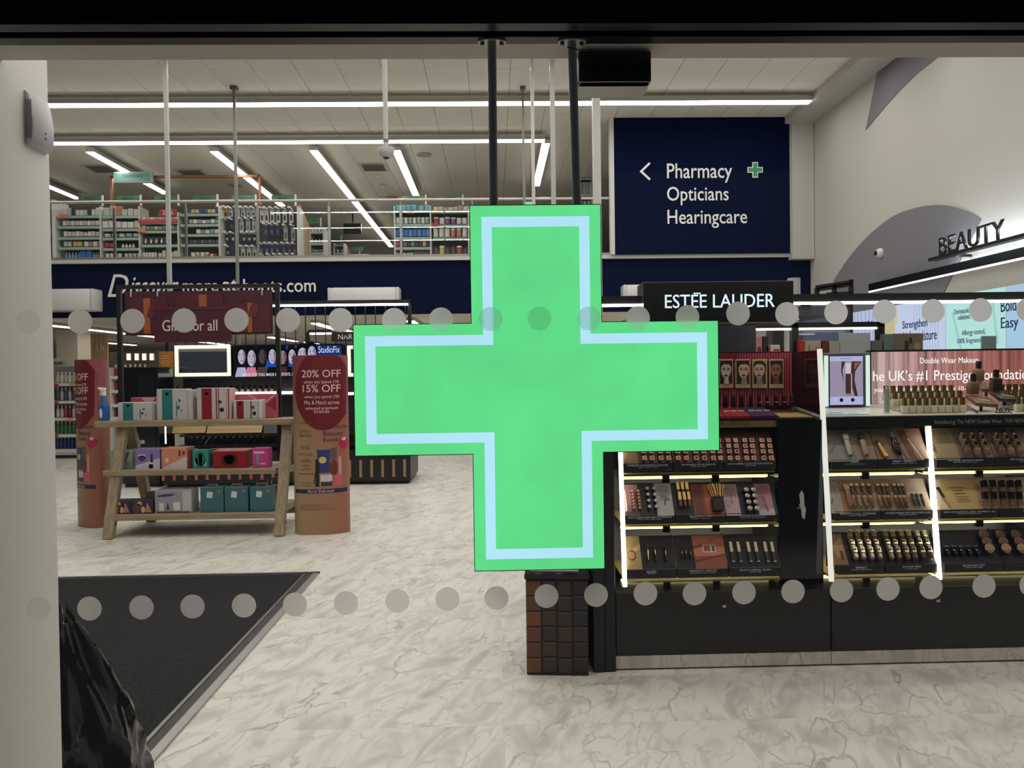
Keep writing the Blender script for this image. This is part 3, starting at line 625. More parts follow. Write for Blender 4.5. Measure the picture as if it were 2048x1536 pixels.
pc = [sh(a_, b_) for a_, b_ in ((311, 430), (316, 416), (348, 416), (351, 430))]; cx = sum(p.x for p in pc)/4
t = thing('percent_sign', 'red trapezoid sign with a large number on top of an upstairs bay', 'sign', (cx, YS+.1, pc[0].z)); obj('board', m_prism([(p.x-cx, p.z-pc[0].z) for p in pc], .02), mat((170, 36, 40), .5), t); obj('number', m_fit('20%', .22, .085, align='C'), TXT, t, loc=(0, -.001, .03))
# blister packs on dark peg panels
bay(439, 517, 413, (), 'upstairs peg panel with hanging packs left of the third rail post', back=mat((66, 66, 72), .7), head=(463, 510, 391, 404), left=False, right=False)
bay(517, 596, 413, (), 'upstairs peg panel with hanging packs beside the wooden screen', back=mat((66, 66, 72), .7), head=(543, 589, 391, 404), left=False)
def packs(xs, y0_, y1_, col, spot, lb):
    for kk, x in enumerate(xs):
        A, B = P(x-4.4, y0_, YS+.3), P(x+4.4, y1_, YS+.3); h = A.z-B.z; wd = B.x-A.x
        t = thing('blister_pack', nth(lb, kk, len(xs)), 'pack', ((A.x+B.x)/2, YS+.28, B.z), lb)
        obj('card', m_box(round(wd, 3), .012, round(h, 3), .003), mat(col, .5), t); obj('blister', m_box(round(wd*.5, 3), .02, round(h*.42, 3), .008), mat(spot, .3), t, loc=(0, -.012, h*.18)); obj('hook', m_box(.05, .2, .03), WHITE, t, loc=(0, -.1, h+.01))
packs((442, 452), 419, 435, (200, 130, 92), (40, 36, 34), 'orange and white hanging pack in the top row upstairs')
packs((462, 476, 487, 498, 508), 420, 434, (186, 188, 196), (80, 84, 92), 'pale grey hanging pack in the top row upstairs'); packs((525, 534, 545, 557, 570, 583), 421, 446, (202, 202, 198), (40, 42, 58), 'white hanging pack in the top row upstairs')
packs((442, 452, 464), 442, 460, (40, 44, 72), (70, 76, 110), 'dark blue hanging pack in the second row upstairs'); packs((484, 497, 509), 442, 464, (172, 174, 176), (110, 112, 118), 'mid grey hanging pack in the second row upstairs')
packs((533, 544, 556), 453, 472, (46, 50, 82), (90, 94, 120), 'bluish hanging pack in the second row beside the wooden screen'); packs((572, 587), 455, 482, (150, 152, 156), (96, 100, 108), 'tall grey hanging pack beside the wooden screen')
packs((443, 455, 467, 489, 500, 510), 470, 484, (38, 42, 66), (190, 190, 192), 'dark hanging pack in the third row upstairs')
packs((443, 457), 496, 512, (34, 36, 48), (150, 150, 150), 'black hanging pack in the bottom row upstairs'); packs((487, 499, 510), 497, 518, (192, 192, 186), (54, 56, 60), 'white hanging pack in the bottom row upstairs')
packs((524, 535, 545, 556, 569, 580, 590), 491, 510, (48, 50, 92), (120, 110, 112), 'violet blue hanging pack in the fourth row upstairs'); packs((526, 540, 553, 565, 578, 590), 513, 524, (196, 196, 192), (60, 62, 66), 'short white hanging pack in the lowest row upstairs')
# wooden screens, far aisles
WOODS = woodmat((150, 124, 88), (186, 158, 116), 'screen_wood', 3, 2)
def screen(x0_, x1_, y0_, y1_, Y0, Y1, lb):
    a, b = P(x0_, y0_, Y0), P(x1_, y1_, Y1); t = thing('wooden_screen', lb, 'screen', (a.x, Y0, ZFT)); n = 5
    for k in range(n):
        A = Vector((a.x+(b.x-a.x)*k/n, Y0+(Y1-Y0)*k/n, 0)); B = Vector((a.x+(b.x-a.x)*(k+.94)/n, Y0+(Y1-Y0)*(k+.94)/n, 0)); L = (B-A).length; ang = math.atan2(B.y-A.y, B.x-A.x)
        o = obj('plank', m_box(L, .04, a.z-ZFT), WOODS, t); o.location = (A+B)/2-Vector((t.location.x, t.location.y, 0)); o.rotation_euler = (0, 0, ang)
screen(597.5, 617, 408, 425, 15.9, 18.2, 'slatted wooden screen at the end of the hanging packs upstairs'); screen(690, 704, 487, 500, 22.5, 24.5, 'small wooden screen far back upstairs')
bay(618, 648, 455, (463, 486, 505), 'narrow far shelving bay behind the wooden screen upstairs', Y=18.5, head=(617, 640, 437, 447), dep=.5); goods(620, 647, 486-1, 8, 4, 'bottle', (W1,), 'bottle', 'white bottle on the far narrow bay', 'bottle', Y=18.5); goods(620, 647, 462, 7, 4, 'bottle', (W1,), 'bottle', 'white bottle on top of the far narrow bay', 'bottle', Y=18.5)
goods(620, 647, 504, 6, 5, 'box', (RD, (60, 130, 170), GRN), 'carton', 'red or blue carton on the far narrow bay', 'carton', Y=18.5); goods(619, 648, 521, 9, 5, 'bottle', ((208, 132, 60), W1), 'bottle', 'orange bottle at the foot of the far narrow bay', 'bottle', Y=18.5)
bay(667, 688, 486, (489, 505), 'smallest shelving bay farthest back upstairs', Y=21.0, head=(667, 681, 472, 479), dep=.5); goods(668, 687, 504, 6, 4, 'box', (DK, W2), 'carton', 'dark carton on the farthest upstairs bay', 'carton', Y=21.0)
c = P(721, 523, 22.0); t = thing('service_counter', 'white service counter far back upstairs with a green hanging sign', 'counter', (c.x, 22.0, ZFT)); obj('body', m_box(.5, .5, P(721, 514, 22).z-ZFT, .01), mat((214, 212, 204), .5), t); obj('top', m_box(.56, .56, .04), WHITE, t, loc=(0, 0, P(721, 514, 22).z-ZFT))
c = P(715, 500, 22.0); obj('sign_board', m_box(.34, .03, .12), HEADG, t, loc=Vector((c.x, 21.9, c.z-.05))-t.location); obj('sign_stem', m_cyl(.012, P(721, 499, 22).z-P(721, 514, 22).z, 8), WHITE, t, loc=(0, -.1, P(721, 514, 22).z-ZFT))
c0, c1 = P(687, 447, 20), P(723, 468, 20); t = thing('hanging_television', 'black television hanging from the ceiling upstairs', 'television', ((c0.x+c1.x)/2, 20, c1.z)); obj('screen', m_box(c1.x-c0.x, .06, c0.z-c1.z, .01), BLACKG, t); obj('ceiling_rod', m_cyl(.025, ZC-c0.z, 8), BLACK, t, loc=(0, .06, c0.z-c1.z))
p = P(771, 441, YB-.05); p.z = min(p.z, ZC-.07); solo('security_camera', m_lathe(((0, -.1), (.07, -.07), (.1, 0), (.1, .05)), 14), mat((110, 108, 104), .4), 'grey dome camera high on the far wall upstairs', 'camera', loc=p)
# right pair of bays
bay(787, 862, 412, (420, 448, 474, 494, 516), 'upstairs shelving bay with turquoise boxes on top', head=(803, 850, 392, 402)); bay(862, 938, 412, (421, 449, 475, 508), 'upstairs shelving bay with large tubs next to the green cross', head=(878, 924, 392, 402), left=False)
goods(790, 833, 419, 10, 4, 'box', ((86, 160, 178),), 'box', 'turquoise box on top of the right upstairs shelving', 'box'); goods(836, 860, 419, 9, 2, 'box', ((96, 172, 188),), 'box', 'large turquoise box at the end of the top shelf', 'box')
goods(866, 936, 420, 8, 7, 'box', (W1, CRM, (196, 150, 146)), 'carton', 'pale carton on top of the bay with large tubs', 'carton', hv=.5); goods(790, 858, 446, 12, 8, 'tub', (W1, (140, 176, 166)), 'jar', 'white jar on the second shelf under the turquoise boxes', 'jar')
goods(866, 935, 447, 13, 6, 'tub', (RD, W1, (120, 84, 128), (120, 84, 128), (214, 196, 190), W1), 'tub', 'tub on the second shelf next to the green cross', 'tub', hv=.2); goods(790, 860, 472, 14, 8, 'box', (BL, (70, 128, 190)), 'carton', 'blue carton on the third shelf under the turquoise boxes', 'carton')
goods(865, 935, 473, 17, 6, 'tub', (W1, W1, W1, (196, 120, 104), (196, 120, 104), W1), 'tub', 'large tub on the third shelf next to the green cross', 'tub'); goods(790, 860, 492, 10, 9, 'box', ((186, 70, 84), DK, (128, 96, 160), DK, GRN, DK, DK, (206, 150, 80), DK), 'carton', 'bright carton on the fourth shelf under the turquoise boxes', 'carton')
goods(790, 826, 514, 9, 5, 'tub', (W1, CRM), 'jar', 'pale jar on the bottom shelf under the turquoise boxes', 'jar'); goods(828, 861, 514, 12, 8, 'bottle', (GRN, YE, RD, BL), 'tube', 'slim bottle on the bottom shelf under the turquoise boxes', 'bottle')
goods(866, 936, 507, 14, 6, 'tub', (DK, YE, DK, (60, 56, 54), RD, DK), 'tub', 'tub on the bottom shelf next to the green cross', 'tub', hv=.5)
for x, y, lb in ((820, 425, 'red price tag under the turquoise boxes'), (871, 424, 'orange price tag on the bay with large tubs'), (871, 450, 'red price tag on the bay with large tubs')):
    c = sh(x, y); solo('price_tag', m_box(.15, .008, .06), mat((206, 140, 100) if 'orange' in lb else (176, 52, 62), .5), lb, 'price tag', loc=(c.x, YS-.03, c.z-.03))
# copper frame with the healthcare sign
COP = mat((150, 98, 72), .35, .8); Yc = 15.25
a, b = P(223, 352, Yc), P(519, 349, Yc)
t = thing('copper_frame', 'copper tube frame standing on top of the upstairs shelving', 'frame', (a.x, Yc, P(223, 412, Yc).z)); zt = a.z-t.location.z
obj('upright', m_box(.045, .045, zt), COP, t); obj('upright', m_box(.045, .045, zt), COP, t, loc=(b.x-a.x, 0, 0)); obj('top_tube', m_box(b.x-a.x, .045, .045), COP, t, loc=((b.x-a.x)/2, 0, zt-.045))
a, b = P(229, 345, Yc-.1), P(306, 366, Yc-.1); t = thing('healthcare_sign', 'green healthcare sign box on the copper frame', 'sign', ((a.x+b.x)/2, Yc-.1, b.z)); obj('case', m_box(b.x-a.x, .1, a.z-b.z, .008), mat((178, 190, 182), .5), t); obj('face', m_box(b.x-a.x-.06, .012, a.z-b.z-.05), mat((106, 150, 138), .5), t, loc=(-.005, -.052, .025)); obj('lettering', m_fit('Healthcare', .4, .07, align='C'), mat((60, 92, 84), .5), t, loc=(0, -.06, .1))
# office shelf with blue box files behind the cross
bay(1150, 1186, 328, (355, 388, 414), 'tall white shelf with blue box files beside the thick white post', Y=16.5, board=SHW, back=mat((150, 148, 140), .6), grp='upstairs shelving bays'); goods(1161, 1183, 354, 22, 3, 'box', ((84, 92, 160),), 'box_file', 'blue box file on the tall white shelf', 'file', Y=16.5); goods(1160, 1185, 387, 24, 4, 'box', ((176, 184, 192), (190, 196, 202)), 'ring_binder', 'pale ring binder below the blue box files', 'file', Y=16.5); goods(1160, 1185, 413, 12, 6, 'box', (W1, (120, 130, 140)), 'carton', 'small carton below the ring binders', 'carton', Y=16.5)
c = P(1058, 412, 17); xz = c.z; t = thing('exit_sign', 'small lit green exit sign above the glass rail', 'sign', (c.x, 17, c.z)); obj('case', m_box(.22, .06, .09, .006), WHITE, t); obj('lit_face', m_box(.2, .006, .07), glow((130, 232, 190), 1.0), t, loc=(0, -.034, .01))
obj('hanger', m_box(.012, .012, ZC-xz-.09), WHITE, t, loc=(-.08, 0, .09)); obj('hanger', m_box(.012, .012, ZC-xz-.09), WHITE, t, loc=(.08, 0, .09))
# ================================================================== WOODEN LADDER TABLE
WOOD = woodmat((134, 117, 93), (164, 146, 119), 'pale_pine', 5, 0); WOODZ = woodmat((138, 120, 96), (168, 150, 122), 'pale_pine_upright', 5, 2)
TF = PZ(206, 1081, 0); TR = PZ(556, 1074, 0); YT = (TF.y+TR.y)/2
ZT = P(400, 840, YT+.2).z; ZM = P(400, 939, YT+.14).z; ZBt = P(400, 1028, YT+.06).z
xl, xr = P(205, 1078, YT).x, P(556, 1074, YT).x
lt = thing('ladder_table', 'pale wooden A-frame display table with three shelves of gift boxes', 'table', ((xl+xr)/2, YT+.4, 0)); LO = lt.location
def lc(p): return Vector(p)-LO
for X in (xl+.03, xr):
    L = obj('leg', m_bar(lc((X, YT+.04, 0)), lc((X+.02, YT+.3, ZT-.056)), .085, .06, (0, 1, 0)), WOODZ, lt)
    obj('leg', m_bar(lc((X+.01, YT+.86, 0)), lc((X+.02, YT+.42, ZT-.056)), .085, .06, (0, 1, 0)), WOODZ, lt)
    for z in (.12, .46, .74):
        y = YT+.04+.26*z/ZT; obj('bolt', m_cyl(.008, .004, 8), mat((60, 54, 46), .4, .6), L, loc=lc((X+.045, y, z)), rot=(0, math.pi/2, 0))
def shelf(x0_, x1_, y0, y1, z, th=.055): return obj('shelf', m_box(x1_-x0_, y1-y0, th, .004), WOOD, lt, loc=lc(((x0_+x1_)/2, (y0+y1)/2, z-th)))
shelf(P(188, 845, YT+.2).x, P(591, 838, YT+.2).x, YT+.2, YT+.52, ZT); shelf(P(205, 943, YT+.14).x, P(551, 938, YT+.14).x, YT+.14, YT+.7, ZM, .05); shelf(P(207, 1030, YT+.06).x, P(553, 1025, YT+.06).x, YT+.06, YT+.78, ZBt, .05)
obj('end_rail', m_bar(lc((xr+.03, YT+.2, ZM-.03)), lc((xr+.03, YT+.72, ZM-.03)), .03, .05), WOOD, lt); obj('rear_stretcher', m_box(xr-xl, .03, .07), WOOD, lt, loc=lc(((xl+xr)/2, YT+.84, .06)))
# black header frame carrying the gift board
Yh = YT+.49; a, b = P(241, 720, Yh), P(557, 720, Yh); zt = P(400, 569, Yh).z
hf = obj('header_frame', m_box(b.x-a.x+.035, .035, .035), BLACK, lt, loc=lc(((a.x+b.x)/2, Yh, zt-.035)))
for X in (a.x, b.x): obj('header_post', m_box(.038, .038, zt-.62), BLACK, lt, loc=lc((X, Yh, .62)))
a, b = P(249, 583, Yh-.03), P(545, 668, Yh-.03)
gs = thing('gift_board', 'dark purple hanging board with gift parcels and white lettering', 'sign', ((a.x+b.x)/2, Yh-.03, b.z)); k = Yh/FPX
PUR = mat((84, 22, 40), .5); PUR2 = mat((104, 32, 50), .5); PUR3 = mat((70, 18, 36), .5); GOLDP = mat((160, 92, 40), .5)
wd, hh = b.x-a.x, a.z-b.z
obj('board', m_box(wd, .02, hh), PUR3, gs, loc=(0, .01, 0))
def gp(x0_, y0_, x1_, y1_): 
    A, B = P(x0_, y0_, Yh-.04), P(x1_, y1_, Yh-.04); return A.x-gs.location.x, B.z-gs.location.z, B.x-gs.location.x, A.z-gs.location.z
for x0_, y0_, x1_, y1_, bx0, bx1 in ((260, 597, 336, 667, 287, 302), (353, 590, 446, 620, 398, 414), (446, 606, 541, 664, 495, 505)):
    q = gp(x0_, y0_, x1_, y1_); pc = obj('parcel', m_box(q[2]-q[0], .012, q[3]-q[1]), PUR, gs, loc=((q[0]+q[2])/2, -.006, q[1])); r = gp(bx0, y0_, bx1, y1_); obj('ribbon', m_box(r[2]-r[0], .004, q[3]-q[1]), GOLDP, pc, loc=((r[0]+r[2])/2-(q[0]+q[2])/2, -.008, 0))
for x, y in ((303, 620), (505, 618)):
    q = gp(x-9, y-15, x+9, y+15); obj('gift_tag', m_prism([(-.04, 0), (.04, 0), (.04, .09), (0, .125), (-.04, .09)], .006), PUR2, gs, loc=((q[0]+q[2])/2, -.022, q[1]), rot=(0, .25, 0))
q = gp(315, 622, 467, 684); fb = obj('front_parcel', m_box(q[2]-q[0], .05, q[3]-q[1]), mat((72, 16, 36), .5), gs, loc=((q[0]+q[2])/2, -.06, q[1])); obj('front_parcel_lid', m_box(q[2]-q[0]+.02, .06, .03), PUR, fb, loc=(0, 0, q[3]-q[1]))
obj('lettering', m_fit('Gifts for all', 106*k, 22*k, ext=.004, bold=.004), mat((226, 206, 206), .5), fb, loc=(-(q[2]-q[0])/2+16*k, -.026, 22*k))
for x in (263, 316, 525): p = P(x, 590, Yh-.03); obj('hook', m_box(.01, .01, .05), mat((200, 200, 200), .4), gs, loc=(p.x-gs.location.x, -.01, hh-.05))

# ---- goods on the ladder table
def gift(px, z, Y, dep, col, label, cat='gift box', name='gift_box', prints=(), texts=(), rz=0.0, extra=None):
    "carton seen between pixel columns px[0], px[1]; top row px[2]; standing on z with its front at Y"
    A, B = P(px[0], px[3], Y), P(px[1], px[3], Y); wd = B.x-A.x; h = P(px[0], px[2], Y).z-A.z
    t = thing(name, label, cat, ((A.x+B.x)/2, Y, z+.0005), rot=(0, 0, rz)); obj('carton', m_box(wd, dep, h, .003), mat(col, .45), t, loc=(0, dep/2, 0))
    for nm, f, c in prints: obj(nm, m_print([([(x*wd-wd/2, zz*h) for x, zz in f], mat(c, .45))]), None, t)
    for s, x, zz, ww, c in texts: obj('lettering', m_fit(s, ww*wd, ext=.0008, align='C'), mat(c, .5), t, loc=(x*wd-wd/2, -.0016, zz*h))
    return t
TEAL, RED2, SIL = (34, 112, 112), (132, 14, 30), (186, 184, 182)
def vine(c): return [('print', ell(.66, .35, .02, .3, 8), c), ('print', ell(.76, .62, .035, .06, 8), (60, 62, 66)), ('print', ell(.72, .4, .04, .07, 8), (60, 62, 66)), ('print', ell(.82, .3, .02, .04, 8), (60, 62, 66))]
y1_ = YT+.26
gift((236, 304, 803, 839), ZT, y1_, .12, SIL, 'low white gift box with a teal band, beside the spray bottle', prints=[('band', rect(.15, .02, .45, .98), TEAL), ('emblem', ell(.3, .82, .05, .07, 8), (20, 80, 84))]+vine((30, 120, 122)))
gift((305, 309, 805, 838), ZT, y1_+.02, .12, (176, 174, 172), 'thin pale gift box wedged between the two teal banded boxes')
gift((262, 314, 790, 834), ZT, y1_+.16, .09, (166, 60, 84), 'pink and red gift box behind the low teal banded one', prints=[('flap', [(.4, 1), (.95, 1), (.85, .8), (.55, .8)], (196, 150, 160))])
gift((314, 374, 776, 838), ZT, y1_, .12, SIL, 'tall white gift box with a teal band', prints=[('band', rect(.18, .01, .53, .99), TEAL), ('emblem', ell(.35, .84, .06, .05, 8), (20, 80, 84))]+vine((30, 120, 122)))
gift((375, 386, 777, 837), ZT, y1_+.012, .12, (186, 182, 182), 'narrow white gift box edge standing right of the tall teal banded box'); gift((388, 392.5, 792, 837), ZT, y1_+.04, .1, (150, 128, 132), 'thin dusky pink box between the tall teal and tall red banded boxes')
gift((394, 452, 774, 837), ZT, y1_, .12, SIL, 'tall white gift box with a red band', prints=[('band', rect(.17, .01, .52, .99), RED2), ('emblem', ell(.34, .82, .06, .05, 8), (86, 14, 24)), ('ribbon', rect(.66, .01, .7, .99), RED2), ('ribbon', rect(.74, .01, .77, .99), RED2)]+[('print', ell(.8, .55, .07, .06, 10), (80, 70, 72)), ('print', ell(.86, .3, .09, .075, 10), (80, 70, 72)), ('print', ell(.86, .3, .05, .04, 10), SIL)])
gift((453, 463, 775, 837), ZT, y1_+.012, .12, (206, 178, 176), 'narrow white gift box edge with a red stripe right of the tall red banded box', prints=[('stripe', rect(.35, 0, .6, 1), (150, 40, 52))])
gift((467, 516, 799, 836), ZT, y1_, .12, SIL, 'low white gift box with a red band', prints=[('band', rect(.13, .02, .42, .98), RED2), ('emblem', ell(.27, .82, .05, .07, 8), (86, 14, 24)), ('ribbon', rect(.7, .02, .75, .98), RED2), ('print', ell(.8, .62, .07, .1, 10), (80, 70, 72)), ('print', ell(.86, .3, .08, .12, 10), (80, 70, 72)), ('print', ell(.86, .3, .04, .06, 10), SIL)])
gift((517, 524, 798, 836), ZT, y1_+.01, .12, (210, 204, 202), 'narrow white box edge right of the low red banded box')
gift((468, 553, 784, 832), ZT, YT+.39, .07, (182, 84, 102), 'wide pink gift box with diagonal ribbons behind the low red banded box', prints=[('ribbon', [(.3, 1), (.36, 1), (.75, .55), (.7, .52)], (214, 150, 160)), ('ribbon', [(.95, 1), (1, .96), (.68, .5), (.64, .53)], (214, 150, 160)), ('facet', [(.75, .55), (1, .9), (1, .3)], (150, 34, 50))])
# spray bottle
p = P(204, 840, y1_); t = thing('spray_bottle', 'clear spray bottle of blue cleaner on the top left of the ladder table', 'bottle', (p.x, y1_+.04, ZT+.001)); kz = (y1_/FPX)
h = (840-772)*kz
obj('body', m_lathe(((.042, 0), (.045, .01), (.045, h*.42), (.034, h*.55), (.02, h*.74)), 18, 1, .7), mat((60, 120, 178), .08, trans=.3), t); obj('label_band', m_lathe(((.0458, .012), (.0458, h*.41)), 18, 1, .7), mat((34, 92, 162), .4), t); obj('label_patch', m_print([(ell(-.012, h*.22, .014, h*.15, 12), mat((206, 214, 220), .5))]), None, t, loc=(0, -.033, 0))
obj('dip_tube', m_cyl(.004, h*.7, 6), WHITE, t, loc=(0, 0, .01)); tr_ = obj('trigger_head', m_box(.05, .03, h*.1, .008, 2), WHITE, t, loc=(-.006, 0, h*.86)); obj('nozzle', m_box(.03, .022, .02, .004), WHITE, tr_, loc=(-.03, 0, h*.05)); obj('trigger', m_box(.012, .016, h*.14, .004), WHITE, tr_, loc=(-.026, 0, -h*.1), rot=(0, .5, 0)); obj('neck', m_cyl(.02, h*.13, 12), WHITE, t, loc=(0, 0, h*.73))
# middle shelf
y2_ = YT+.2
gift((219, 265, 900, 937), ZM, y2_+.07, .16, (142, 164, 132), 'pale green printed gift box on the middle shelf', prints=[('print', rect(.1, .1, .2, .6), (206, 202, 170)), ('print', rect(.35, .2, .52, .62), (214, 206, 160)), ('print', [(.5, .1), (.62, .1), (.9, .9), (.8, .95)], (60, 84, 62)), ('print', rect(.7, .05, .9, .4), (120, 132, 150))])
gift((271, 320, 896, 937), ZM, y2_, .16, (136, 116, 172), 'violet printed gift box on the middle shelf', prints=[('facet', [(0, 0), (1, 0), (1, .55), (0, .2)], (196, 186, 204)), ('jar', ell(.27, .55, .16, .14, 12), (70, 50, 104)), ('jar_lid', ell(.27, .68, .15, .06, 12), (214, 210, 220)), ('tube', rect(.62, .35, .72, .75), (60, 44, 96)), ('print', rect(.55, .05, .72, .25), (74, 40, 110))])
gift((323, 374, 894, 936), ZM, y2_, .18, (206, 132, 108), 'peach printed gift box on the middle shelf', prints=[('facet', [(0, 0), (1, 0), (1, .6), (.1, .1)], (206, 190, 196)), ('jar', ell(.22, .42, .08, .12, 10), (220, 200, 190)), ('drop', rect(.68, .62, .76, .88), (84, 44, 44)), ('drop', rect(.84, .66, .92, .86), (84, 44, 44))])
gift((374, 383, 896, 933), ZM, y2_+.03, .16, (120, 52, 48), 'dark brown red box edge right of the peach box')
gift((385, 417, 897, 934), ZM, y2_+.01, .1, (44, 142, 128), 'small turquoise gift box with bottles on the middle shelf', prints=[('arch', ell(.5, .5, .34, .42, 14), (24, 108, 100)), ('bottle', rect(.4, .4, .62, .8), (200, 214, 206)), ('bottle', rect(.16, .16, .34, .55), (196, 186, 70)), ('bottle', rect(.42, .14, .6, .42), (196, 186, 70)), ('bottle', rect(.7, .14, .86, .36), (150, 200, 190))])
rb = gift((426, 492, 902, 934), ZM, y2_, .2, (146, 16, 26), 'open red gift box with a round emblem on the middle shelf', prints=[('emblem', ell(.5, .52, .27, .4, 18), (92, 14, 20)), ('emblem_light', ell(.5, .6, .18, .22, 16), (196, 138, 120)), ('emblem_core', ell(.5, .45, .14, .2, 14), (134, 20, 28))]); obj('rim', m_box((492-426)*y2_/FPX+.01, .21, .012), mat((196, 60, 66), .3), rb, loc=(0, .1, (934-902)*y2_/FPX))
gift((505, 537, 893, 932), ZM, y2_, .12, (190, 64, 130), 'small bright pink gift box on the middle shelf', prints=[('figure', rect(.25, .12, .45, .7), (126, 130, 150)), ('caption', rect(.1, .72, .75, .84), (220, 180, 204)), ('caption', rect(.5, .16, .8, .24), (220, 180, 204))])
gift((418, 500, 884, 915), ZM, y2_+.3, .1, (74, 22, 34), 'dark maroon box behind the open red gift box')
# bottom shelf
y3_ = YT+.12
for k_, (x0_, x1_) in enumerate(((222, 261), (262, 306))):
    gift((x0_, x1_, 998, 1025), ZBt, y3_, .12, (40, 44, 62), 'dark printed gift box, %s of the pair on the bottom shelf' % ('left' if k_ == 0 else 'right'), prints=[('print', ell(.3, .4, .2, .35, 10), (96, 62, 52)), ('print', ell(.4, .75, .12, .18, 8), (196, 150, 96)), ('print', [(.6, .1), (.95, .1), (.75, .85)], (176, 124, 116)), ('print', ell(.55, .3, .09, .25, 8), (206, 190, 150))])
gift((310, 384, 978, 1024), ZBt, y3_, .16, (150, 150, 156), 'silver printed gift box on the bottom shelf', prints=[('print', rect(.12, .1, .24, .45), (216, 208, 196)), ('print', [(.3, .15), (.4, .15), (.35, .5)], (70, 66, 76)), ('print', rect(.5, .12, .68, .48), (220, 214, 206)), ('script', ell(.3, .78, .25, .06, 10, rot=.15), (60, 64, 100)), ('base', rect(.05, .02, .95, .08), (110, 50, 66)), ('panel', rect(.75, .08, .98, .95), (186, 186, 188))])
gift((291, 350, 970, 1003), ZBt, y3_+.22, .16, (128, 126, 122), 'plain silver grey box behind the silver printed one')
for k_, (x0_, x1_) in enumerate(((401, 447), (449.5, 496), (500, 545))):
    t = gift((x0_, x1_, 970, 1021-k_), ZBt, y3_, .12, (56, 104, 112), nth('blue green paper gift bag with a white tag on the bottom shelf', k_, 3), 'gift bag', 'gift_bag', prints=[('seal', ell(.82, .84, .07, .07, 10), (150, 108, 84))])
    t['group'] = 'blue green gift bags'; w_ = (x1_-x0_)*y3_/FPX; obj('gift_label', m_box(.05, .003, .055), mat((206, 210, 204), .5), t, loc=(-w_*.1, -.004, .13), rot=(0, .15, 0)); obj('handle', m_tube([(-w_*.25, .03, .2), (-w_*.2, .03, .245), (w_*.2, .03, .245), (w_*.25, .03, .2)], .005, 6), mat((176, 112, 116), .5), t)
for k_, x in enumerate((528, 548)):
    p = P(x, 1000, YT+.5); t = thing('gift_bag', 'brown bag with a gold handle at the end of the bottom shelf, %s one' % ('nearer' if k_ == 0 else 'farther'), 'gift bag', (p.x, YT+.45+.14*k_, ZBt), 'brown bags with gold handles'); obj('bag_body', m_box(.13, .1, .17, .004), mat((112, 84, 66), .5), t); obj('handle', m_tube([(-.05, 0, .16), (-.05, 0, .22), (-.035, 0, .235), (.035, 0, .235), (.05, 0, .22), (.05, 0, .16)], .008, 8), GOLD, t)

# ================================================================== PROMOTION COLUMNS
TA, TB = .243, .13
def front(x): return -TB*math.sqrt(max(0.0, 1-(x/TA)**2))
def wrap_mesh(me, off, cuts=True):
    bm = bmesh.new(); bm.from_mesh(me)
    if cuts:
        for i in range(-11, 12):
            bmesh.ops.bisect_plane(bm, geom=bm.verts[:]+bm.edges[:]+bm.faces[:], plane_co=(TA*i/12, 0, 0), plane_no=(1, 0, 0))
    for v in bm.verts: v.co.y = front(v.co.x)-off+v.co.y*.3
    bm.to_mesh(me); bm.free(); return me
def w_poly(pts, m, off):
    me = bpy.data.meshes.new('wrapped_print'); me.from_pydata([(max(-TA*.995, min(TA*.995, x)), 0, z) for x, z in pts], [], [tuple(range(len(pts)))]); me.materials.append(m); me['own'] = 1; return wrap_mesh(me, off)
def w_text(s, xc, z, wd, h, off, **k):
    me = m_fit(s, wd, h, ext=.0004, align='C', **k)
    for v in me.vertices: v.co.x += xc; v.co.z += z
    return wrap_mesh(me, off)
def promo_mat():
    m = bpy.data.materials.new('promotion_print'); m.use_nodes = True; nt = m.node_tree; b = nt.nodes['Principled BSDF']; N = nt.nodes.new; L = nt.links.new
    tc = N('ShaderNodeTexCoord'); sp_ = N('ShaderNodeSeparateXYZ'); L(tc.outputs['Object'], sp_.inputs[0])
    r1 = N('ShaderNodeMapRange'); r1.inputs[1].default_value = -.2; r1.inputs[2].default_value = .2; L(sp_.outputs['X'], r1.inputs[0]); r2 = N('ShaderNodeMapRange'); r2.inputs[1].default_value = .8; r2.inputs[2].default_value = 1.4; L(sp_.outputs['Z'], r2.inputs[0])
    m1 = N('ShaderNodeMix'); m1.data_type = 'RGBA'; m1.inputs['A'].default_value = lin((160, 138, 100)); m1.inputs['B'].default_value = lin((156, 100, 80)); L(r1.outputs[0], m1.inputs['Factor'])
    m2 = N('ShaderNodeMix'); m2.data_type = 'RGBA'; m2.inputs['A'].default_value = lin((134, 70, 74)); m2.inputs['B'].default_value = lin((150, 82, 84)); L(r1.outputs[0], m2.inputs['Factor'])
    m3 = N('ShaderNodeMix'); m3.data_type = 'RGBA'; L(r2.outputs[0], m3.inputs['Factor']); L(m1.outputs['Result'], m3.inputs['A']); L(m2.outputs['Result'], m3.inputs['B']); L(m3.outputs['Result'], b.inputs['Base Color']); b.inputs['Roughness'].default_value = .42; return m
PRM = promo_mat(); Ypc = PZ(640, 1070, 0).y+.13; HP = P(640, 711, Ypc).z
